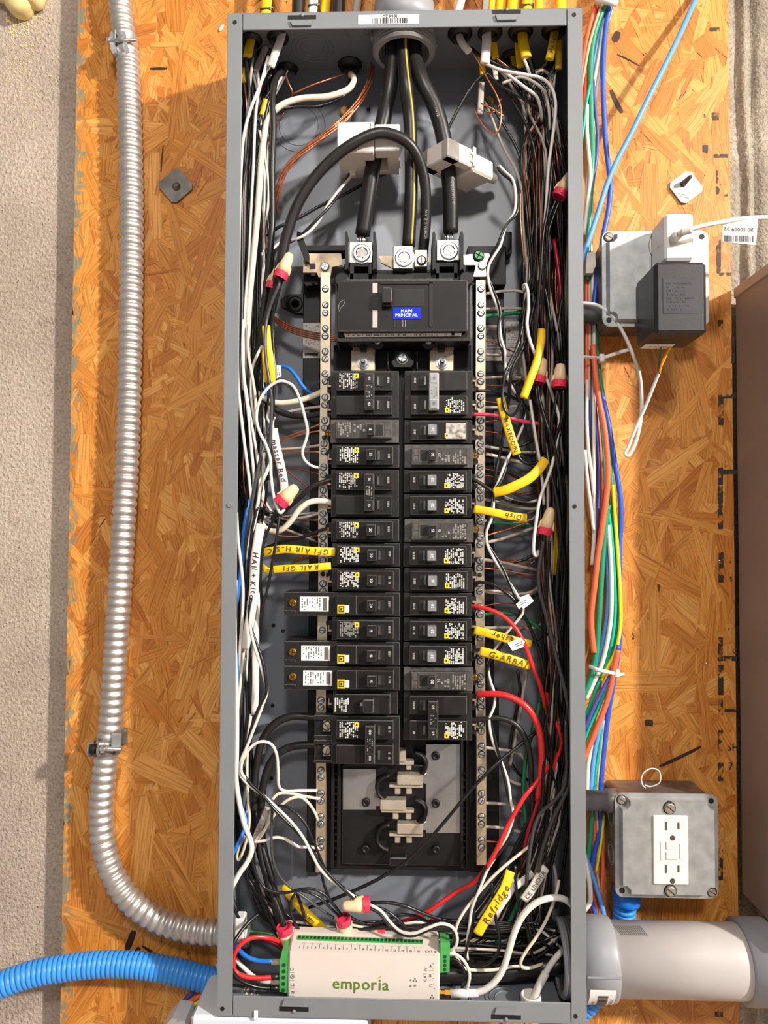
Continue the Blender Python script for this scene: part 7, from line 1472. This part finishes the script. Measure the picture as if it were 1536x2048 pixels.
jacket('jacket_yellow', [(1001, 796, .058), (1009, 830, .060), (1020, 868, .064), (1034, 909, .064)], 18, 'slanted yellow jacket printed in capitals', 'MAXEDOIN', size=.0064, inkm='ink_brown', start=.66, jit=.01)
jacket('jacket_yellow', [(1091, 919, .066), (1078, 938, .070), (1058, 957, .072), (1030, 972, .072), (1008, 981, .070), (988, 985, .066)], 19, 'broad curved yellow jacket at mid right', thick=.5)
jacket('jacket_yellow', [(948, 1018, .062), (985, 1024, .066), (1015, 1031, .066), (1053, 1036, .062)], 16, 'yellow jacket handwritten Dish', 'Dish', flip=True, size=.0080, start=.26, inkm='ink_brown', thick=.35, gap=.2)
jacket('jacket_yellow', [(1112, 1000, .04), (1113, 1040, .042), (1112, 1090, .042), (1107, 1150, .04)], 10, 'olive yellow jacket deep in the right bundle')
jacket('jacket_yellow', [(949, 1260, .062), (985, 1269, .066), (1020, 1279, .066), (1062, 1289, .060)], 17, 'yellow jacket handwritten Washer', 'Washer', flip=True, size=.0078, start=.44, inkm='ink_brown', thick=.35, gap=.2)
jacket('jacket_yellow', [(960, 1302, .066), (995, 1311, .070), (1025, 1320, .070), (1060, 1331, .066)], 18, 'yellow jacket handwritten Garbage', 'G-ARBAJ', size=.0086, start=.55, inkm='ink_brown', thick=.35, gap=.16)
jacket('jacket_yellow', [(955, 1868, .074), (972, 1838, .074), (992, 1806, .072), (1010, 1775, .068), (1021, 1742, .062)], 19, 'yellow jacket handwritten Refridge', 'Refridge', size=.0096, inkm='ink_brown', thick=.4, gap=.16)
jacket('jacket_white', [(984, 1848, .058), (1000, 1815, .058), (1020, 1785, .058), (1034, 1755, .056)], 13, 'white jacket tucked behind the Refridge one')
jacket('jacket_white', [(1030, 1775, .06), (1048, 1760, .06), (1066, 1746, .058)], 14, 'short white jacket beside the printed white one')
jacket('jacket_white', [(1048, 1800, .066), (1064, 1778, .068), (1080, 1752, .068), (1092, 1735, .064)], 18, 'white jacket printed Under, lower right', 'CE UNDER', size=.0062, inkm='ink_grey', jit=0)

# ---------------- wire nuts
def wire_nut(bx, by, bh, tx, ty, th, label, s=1.0):
    a = P(bx, by, bh); b = P(tx, ty, th); d = (b - a); L = d.length; d.normalize()
    t = thing('wire_nut', label, 'wire nut', a, 'tan and red wire nuts'); r = .0066 * s
    k = MB(); n = 18; prof = [(.0035, r), (L * .45, r * .96), (L * .56, r * .90), (L * .76, r * .80), (L * .9, r * .68), (L * .97, r * .48), (L, r * .2)]
    k.lathe(a, b, prof, n); k.build('cap', M['nut_tan'], t)
    u = d.orthogonal().normalized(); w = d.cross(u)
    for sg in (-1, 1):                          # two grip wings
        wv = (Vector((0, 1, 0)).cross(d)).normalized() * sg; nn = wv.cross(d).normalized() * .0012; m2 = MB(); p0 = a + d * .004; p1 = a + d * L * .62
        q0 = [p0 + wv * r * .8, p0 + wv * r * 1.25, a + d * L * .42 + wv * r * 1.12, p1 + wv * r * .6]
        m2.add([p + nn for p in q0] + [p - nn for p in q0], [(0, 1, 2, 3), (7, 6, 5, 4), (0, 4, 5, 1), (1, 5, 6, 2), (2, 6, 7, 3), (3, 7, 4, 0)]); m2.build('wing', M['nut_tan'], t)
    k = MB(); k.lathe(a, b, [(-.0015, r * .80), (-.0020, r * 1.10), (.0052, r * 1.14), (.0056, r * .9)], n, smooth=False, cap=False); k.lathe(a, b, [(.0006, r * .84), (.0008, r * .84)], n, False); k.build('collar', M['nut_red'], t)
    c = a + d * .0018 + Vector((0, -r * 1.12, 0)); m2 = MB(); m2.box(c - Vector((.0013, .0006, .002)), c + Vector((.0013, .0008, .002)), .0003); m2.build('collar_key', M['nut_red'], t)
wire_nut(561, 553, .076, 581, 506, .076, 'tan and red wire nut in front at upper left')
wire_nut(543, 575, .062, 560, 528, .062, 'tan and red wire nut half hidden at upper left', .9)
wire_nut(1118, 391, .072, 1142, 346, .072, 'tan and red wire nut against the upper right wall')
wire_nut(1077, 762, .060, 1086, 716, .060, 'tan and red wire nut half hidden by the curved yellow jacket')
wire_nut(1119, 771, .072, 1121, 727, .072, 'tan and red wire nut by the right wall at mid height', 1.05)
wire_nut(1089, 1066, .068, 1102, 1015, .068, 'tan and red wire nut below the Dish jacket level')
wire_nut(561, 1005, .078, 594, 972, .078, 'tan and red wire nut below the Master Bed jacket', 1.1)
wire_nut(736, 1808, .062, 684, 1812, .064, 'tan and red wire nut lying sideways above the monitor unit', 1.05)
wire_nut(687, 1838, .056, 694, 1884, .05, 'tan and red wire nut pointing down behind the monitor unit', 1.05)
wire_nut(569, 1855, .058, 580, 1902, .052, 'tan and red wire nut at the monitor unit\'s upper left corner', 1.1)
wire_nut(768, 1863, .05, 742, 1868, .05, 'small tan and red wire nut peeking over the monitor unit', .8)
wire_nut(870, 1848, .04, 842, 1850, .04, 'dark red wire nut in the bottom tangle', .8)

# ---------------- paper flags
def flag(pts, h, label, txt, ang):
    o = MB().pprism(pts, h, h + .0005).build('wire_flag', M['label_white'], None, label, 'label', 'folded paper flags on wires')
    cx = sum(p[0] for p in pts) / len(pts); cy = sum(p[1] for p in pts) / len(pts); c = P(cx, cy, h + .0007); rt = Vector((math.cos(ang), 0, math.sin(ang))); up = Vector((-math.sin(ang), 0, math.cos(ang)))
    k = MB(); microprint(k, c - rt * .0045 - up * .002, rt, up, .009, .0042, 2, len(txt), .9, .34); k.build('print', M['ink'], o)
flag([(1032, 1208), (1040, 1202), (1039, 1195), (1057, 1188), (1068, 1202), (1048, 1217), (1043, 1214), (1038, 1219)], .068, 'folded white flag on the black wire at right', 'ab', .45)
flag([(1015, 1286), (1042, 1275), (1050, 1284), (1046, 1291), (1049, 1293), (1025, 1302)], .078, 'folded white flag on the bright red wire', 'abc', .42)
flag([(553, 730), (562, 731), (563, 752), (553, 757)], .03, 'small white flag at the end of the blue wire', 'abcd', 1.5)

# ---------------- split-core current clamps
ct = thing('current_clamp', 'white split-core current clamp on the left service cable', 'current clamp', P(740, 330, .06))
a = P(674, 303, .084); b = P(800, 243, .084); hx0, hx1 = P(732, 300, .054).x, P(775, 300, .054).x; xm = P(748, 300, .084).x
def clamp_half(x0, x1, hx, side, z0, z1, name):
    k = MB()
    if side == 'L': k.box((x0, -.084, z0), (hx, -.030, z1), .0012); k.box((hx - .002, -.084, z0), (x1, -.066, z1), .0012); k.box((hx - .002, -.040, z0), (x1, -.030, z1), .0012)
    else: k.box((hx, -.083, z0), (x1, -.031, z1), .0012); k.box((x0, -.083, z0), (hx + .002, -.066, z1), .0012); k.box((x0, -.040, z0), (hx + .002, -.031, z1), .0012)
    return k.build(name, M['ct_white'], ct)
clamp_half(a.x, xm, hx0, 'L', a.z - .001, b.z + .0005, 'core_half'); clamp_half(xm + .0006, b.x, hx1, 'R', a.z + .0015, b.z - .0015, 'core_half')
MB().box((xm - .0035, -.0852, b.z - .013), (xm - .0005, -.0835, b.z - .001), .0004).build('latch', M['ct_white'], ct)
MB().box((P(700, 345, .04).x, -.045, a.z - .005), (P(712, 345, .04).x, -.037, a.z), .0008).build('lead_outlet', M['ct_white'], ct)
# second clamp, turned about the vertical
zt_, zb_ = P(905, 273, .091).z, P(905, 311, .091).z; c = P(909, 300, .056); c.z = (zt_ + zb_) / 2; hz = (zt_ - zb_) / 2
ct = thing('current_clamp', 'white split-core current clamp turned sideways on the right service cable', 'current clamp', c, None, (0, 0, math.radians(42)))
ORG[ct] = Vector((0, 0, 0))
def lb(lo, hi, name, ch=.0012, m='ct_white'): return MB().box(lo, hi, ch).build(name, M[m], ct, local=True)
k = MB(); k.box((-.030, -.020, -hz), (.0060, -.0095, hz), .0012); k.box((-.030, -.020, -hz), (-.0125, .020, hz), .0012); k.box((-.030, .0095, -hz), (.0060, .020, hz), .0012); k.build('core_half', M['ct_white'], ct, local=True)
k = MB(); k.box((.0066, -.0205, -hz - .003), (.040, .0205, hz - .002), .0022); k.build('core_half', M['ct_white'], ct, local=True)
k = MB(); k.box((.006, -.0225, -hz + .001), (.010, -.0200, hz + .002), .0006); k.build('latch', M['ct_white'], ct, local=True)
for z in (-.004, .004): lb((.002, -.0218, z - .0012), (.013, -.0200, z + .0012), 'latch', .0004)
k = MB(); k.lathe((.040, -.008, -.002), (.06, -.008, -.002), [(0, .0068), (.002, .0068), (.003, .0048), (.005, .0048), (.005, .0062), (.007, .0062), (.007, .0045), (.009, .0045), (.009, .0056), (.011, .0056), (.011, .0040), (.013, .0040), (.013, .0049), (.015, .0049), (.016, .0025)], 14, smooth=False); k.build('strain_relief', M['ct_white'], ct, local=True)

# ---------------- energy monitor unit (local frame: x right, y depth, z up)
mc = P(727, 1960, .084)
em = thing('energy_monitor', 'white energy monitor unit with green terminals at the panel bottom', 'energy monitor', mc, None, (0, math.radians(.9), 0)); ORG[em] = Vector((0, 0, 0))
w2 = pxm(149, .084) ; z_t = P(727, 1907, .084).z - mc.z; z_b = P(727, 2006, .084).z - mc.z; z_k = P(727, 1866, .056).z - mc.z
prof = [(z_b, 0), (z_t, 0), (z_k, .026), (z_k, .036), (z_b, .036)]
vs = []
for sx, e in ((-1, .0), (-1, .0018), (1, .0018), (1, 0)):
    for (z, y) in prof:
        ins = .0016 if e == 0 else 0; cz, cy = (z_b + z_k) / 2, .018
        vs.append((sx * (w2 - e), y + (cy - y) * ins / .02, z + (cz - z) * ins / .03))
n = 5; fs = []
for j in range(3): fs += [(j * n + i, j * n + (i + 1) % n, (j + 1) * n + (i + 1) % n, (j + 1) * n + i) for i in range(n)]
fs += [tuple(range(n))[::-1], tuple(range(3 * n, 4 * n))]
k = MB(); k.add(vs, [f[::-1] for f in fs]); k.build('case', M['case_white'], em, local=True)
sl = Vector((0, .026, z_k - z_t)); sld = sl.normalized(); sn = Vector((0, -sld.z, sld.y))   # slope direction and outward normal
def onslope(x, s, lift): return Vector((x, 0, z_t)) + sld * s + sn * lift
SL = sl.length; X = lambda px: (px - 727) * pxm(100, .078) / 100
k = MB()
for i in range(32):
    x = X(592) + (X(842) - X(592)) * (i + .5) / 32 + (.0004 if i > 15 else 0); w = (X(842) - X(592)) / 32 * .46
    for s0, s1 in ((.56, .78),):
        A, B, C, D = onslope(x - w, SL * s0, -.001), onslope(x + w, SL * s0, -.001), onslope(x + w, SL * s1, -.001), onslope(x - w, SL * s1, -.001); u = sn * .0020
        k.add([A, B, C, D, A + u, B + u, C + u, D + u], [(4, 5, 6, 7), (0, 1, 5, 4), (1, 2, 6, 5), (2, 3, 7, 6), (3, 0, 4, 7)])
ts = k.build('terminal_strip', M['terminal_green'], em, local=True, kind='stuff')
k = MB()
for i in range(32):
    x = X(592) + (X(842) - X(592)) * (i + .5) / 32 + (.0004 if i > 15 else 0); w = (X(842) - X(592)) / 32 * .32
    k.quad(onslope(x - w, SL * .60, .0013), onslope(x + w, SL * .60, .0013), onslope(x + w * .9, SL * .74, .0013), onslope(x - w, SL * .72, .0013))
k.build('terminal_socket', M['terminal_dark'], em, local=True, kind='stuff')
k = MB(); nx = [0] * 16
for i in range(16):
    x = X(592) + (X(842) - X(592)) * (i + .5) / 16; text(k, str(i + 1), onslope(x, SL * .20, .0003), (1, 0, 0), sld, .0036)
    for dx in (-.0024, .0024): text(k, '.', onslope(x + dx, SL * .46, .0003), (1, 0, 0), sld, .0045)
    xb = X(592) + (X(842) - X(592)) * (i + 1) / 16
    if i < 15: k.quad(onslope(xb - .00018, SL * .14, .0003), onslope(xb + .00018, SL * .14, .0003), onslope(xb + .00018, SL * .42, .0003), onslope(xb - .00018, SL * .42, .0003))
text(k, 'CAT III', onslope(X(857), SL * .20, .0003), (1, 0, 0), sld, .0036)
F0 = lambda px, py: Vector(((px - 727) * pxm(100, .084) / 100, -.0004, P(727, py, .084).z - mc.z))
for st, px, py, rt in (('L3', 586, 1943, 0), ('L2', 588, 1974, 0), ('N', 589, 1989, 0), ('A', 858, 1927, 0), ('B', 858, 1946, 0), ('C', 859, 1966, 0), ('CAT IV', 848, 1944, 1)):
    text(k, st, F0(px, py), (1, 0, 0) if not rt else (0, 0, 1), (0, 0, 1) if not rt else (-1, 0, 0), .0040)
ring(k, F0(587, 1958), .0019, (1, 0, 0), (0, 0, 1), d=.00025, n=16); a = F0(587, 1958); k.tube([a + Vector((-.0016, 0, -.0012)), a + Vector((.0016, 0, .0012))], .00025, 4)
for py in (1950, 1966, 1981, 1997): a = F0(582, py); k.quad(a, a + Vector((.005, 0, 0)), a + Vector((.005, 0, .0003)), a + Vector((0, 0, .0003)))
for py in (1936, 1955): a = F0(854, py); k.quad(a, a + Vector((.005, 0, 0)), a + Vector((.005, 0, .0003)), a + Vector((0, 0, .0003)))
for (px, py) in ((863, 1922), (863, 1931), (864, 1942), (864, 1951), (865, 1962), (866, 1971), (820, 1956), (820, 1968)): a = F0(px, py); k.disc(a, .0004 if px > 830 else .0008, .0002, 8)
for (px, py) in ((828, 1956), (862, 1988)):
    a = F0(px, py)
    for dx, dz in ((0, .0012), (-.0014, -.001), (.0014, -.001)): k.box(a + Vector((dx - .0006, 0, dz - .0006)), a + Vector((dx + .0006, .0002, dz + .0006)))
a = F0(828, 1968); k.box(a + Vector((-.0016, 0, .0006)), a + Vector((.0016, .0002, .001))); k.box(a + Vector((-.001, 0, -.0002)), a + Vector((.001, .0002, .0002))); k.box(a + Vector((-.0004, 0, -.0010)), a + Vector((.0004, .0002, -.0006)))
k.build('print', M['ink_grey'], em, local=True)
k = MB(); text(k, 'empori', F0(715, 1968), (1, 0, 0), (0, 0, 1), .0158, gap=.10); lo, wd = layout('empori', .10); 
k.v.clear(); k.f.clear(); k.m.clear(); k.sm.clear()
text(k, 'emporıa'.replace('ı', 'i'), F0(722, 1967), (1, 0, 0), (0, 0, 1), .0158, gap=.10); lg = k.build('logo', M['logo_green'], em, local=True)
k = MB(); a = F0(758, 1953.5); k.add([a + Vector(p) for p in ((-.0016, -.0001, -.001), (.0005, -.0001, -.0007), (.0026, -.0001, .0020), (.0002, -.0001, .0009))], [(0, 1, 2, 3)]); k.build('logo_leaf', M['leaf_green'], lg, local=True)
# plug-in terminal blocks at each end
k = MB(); x0 = -w2; zz = lambda py: P(727, py, .084).z - mc.z
k.prism([(x0 - .0085, zz(1992)), (x0 + .001, zz(1995)), (x0 + .0005, zz(1908)), (x0 - .0065, zz(1908)), (x0 - .0090, zz(1932))], .002, .022); tb = k.build('terminal_block', M['terminal_green'], em, local=True)
for i in range(5):
    py = 1938 + i * 12.6; k = MB(); k.disc((x0 - .0045, .0019, zz(py)), .0019, .0004, 12); k.build('clamp_screw', M['terminal_dark'], tb, local=True)
x1 = w2; k = MB(); k.prism([(x1 + .0005, zz(1945)), (x1 + .0100, zz(1943)), (x1 + .0100, zz(1884)), (x1 + .0005, zz(1884))], .004, .022); tb = k.build('terminal_block', M['terminal_green'], em, local=True)
for i in range(4):
    py = 1912 + i * 8.6; k = MB(); k.disc((x1 + .0052, .0039, zz(py)), .0016, .0004, 12); k.build('clamp_screw', M['terminal_dark'], tb, local=True)
for i in range(3): k = MB(); k.box((x1 + .0100, .008, zz(1898 + i * 8) - .0013), (x1 + .0145, .012, zz(1898 + i * 8) + .0013), .0004); k.build('ferrule', M['plastic_white'], tb, local=True)
for col, y, w in (('wire_grey', 1924, 'blue'), ('steel_dark', 1953, 'red'), ('wire_grey', 1964, 'white'), ('steel_dark', 1976, 'black')):
    MB().tube([P(543, y, .0735), P(562, y, .0735)], .0030, 10).build('ferrule', M[col], None, 'sleeve ferrule on the %s wire at the left terminal' % w, 'ferrule', 'ferrules at the left green terminal')
# brass antenna jack and white coax
jk = thing('antenna_jack', 'gold threaded antenna jack on the monitor unit', 'connector', P(885, 1988, .08))
k = MB(); A, B = P(872, 1985, .078), P(905, 1987, .078); k.lathe(A, B, [(0, .0036), (.005, .0036), (.005, .0030), (.0085, .0030), (.0085, .0042), (.0145, .0042)], 6, False); k.build('nut', M['gold'], jk)
cx_ = thing('coaxial_cable', 'white coaxial cable rising from the gold jack to the right wall', 'cable', P(950, 1985, .08))
k = MB(); k.tube(path([(950, 1986, .078), (968, 1980, .079), (990, 1963, .080), (1006, 1938, .080), (1018, 1902, .080), (1030, 1862, .080), (1048, 1828, .080), (1072, 1806, .080), (1100, 1796, .080), (1125, 1797, .078), (1142, 1808, .074), (1165, 1830, .068)], k=8), .0032, 14); k.build('cable', M['plastic_white'], cx_)
k = MB(); k.lathe(P(901, 1987, .078), P(960, 1986, .078), [(0, .0042), (.017, .0042), (.0175, .0038), (.0262, .0038), (.028, .0030)], 14); k.build('boot', M['plastic_white'], cx_)
cup = thing('puck_antenna', 'white cup-shaped antenna base on the panel floor', 'antenna', P(1066, 2004, .07))
c = P(1062, 2006, .070); k = MB(); k.lathe(c, c + Vector((0, 0, 1)), [(-.006, .0108), (.008, .0104), (.0088, .0100), (.0088, .0085), (.001, .0082)], 26); k.build('cup', M['plastic_white'], cup)
k = MB(); k.tube(path([(1066, 2002, .070), (1072, 1985, .070), (1083, 1962, .070), (1092, 1945, .068)]), .0040, 12); k.build('boot', M['plastic_white'], cup)
k = MB(); k.tube(path([(1090, 1948, .068), (1102, 1928, .067), (1120, 1906, .064), (1140, 1890, .06), (1165, 1876, .056)]), .0030, 12); k.build('lead', M['plastic_white'], cup)
# pipe bushing inside the right wall
bs = thing('pipe_bushing', 'grey threaded bushing of the wide pipe inside the right wall', 'bushing', (WB - T, pa.y, pa.z))
k = MB(); pr = [(0, .0385), (.004, .0385)]
for i in range(4): pr += [(.0045 + i * .0032, .0355), (.006 + i * .0032, .0372), (.0066 + i * .0032, .0372)]
pr += [(.018, .0352), (.018, .0305), (.0005, .0300)]
k.lathe((WB - T, pa.y, pa.z), (0, pa.y, pa.z), pr, 40, smooth=False); k.build('thread', M['pvc_fit'], bs)
k = MB(); k.lathe((WB - T - .0003, pa.y, pa.z), (0, pa.y, pa.z), [(0, .0300), (.0003, .0300)], 30, False); k.build('opening', M['void_black'], bs)
# white connector and dust at the lower left
k = MB(); k.pbox(468, 1838, 487, 1882, .045, .062, .0015); k.build('white_connector', M['plastic_white'], None, 'white inline connector tucked by the lower left flange', 'connector')
# loose crumbs on the floor of the panel
k = MB(); rc = random.Random(4)
for i in range(70):
    p = Vector((rc.gauss(P(500, 1985, .07).x, .010), -rc.uniform(.045, .088), ZB + T)); s = rc.uniform(.0006, .0016); k.add([p + Vector((-s, -s, 0)), p + Vector((s, -s, 0)), p + Vector((0, s, 0)), p + Vector((0, 0, s * 1.4))], [(0, 1, 3), (1, 2, 3), (2, 0, 3)])
k.build('sawdust', M['crumb'], None, 'sawdust crumbs on the panel floor at lower left', 'sawdust', kind='stuff')
q = P(512, 2030, DP + .001); MB().box(q - Vector((.002, .0012, .0045)), q + Vector((.002, 0, .0045)), .0004).build('foam_crumb', M['label_white'], None, 'small white crumb stuck on the bottom flange', 'crumb')
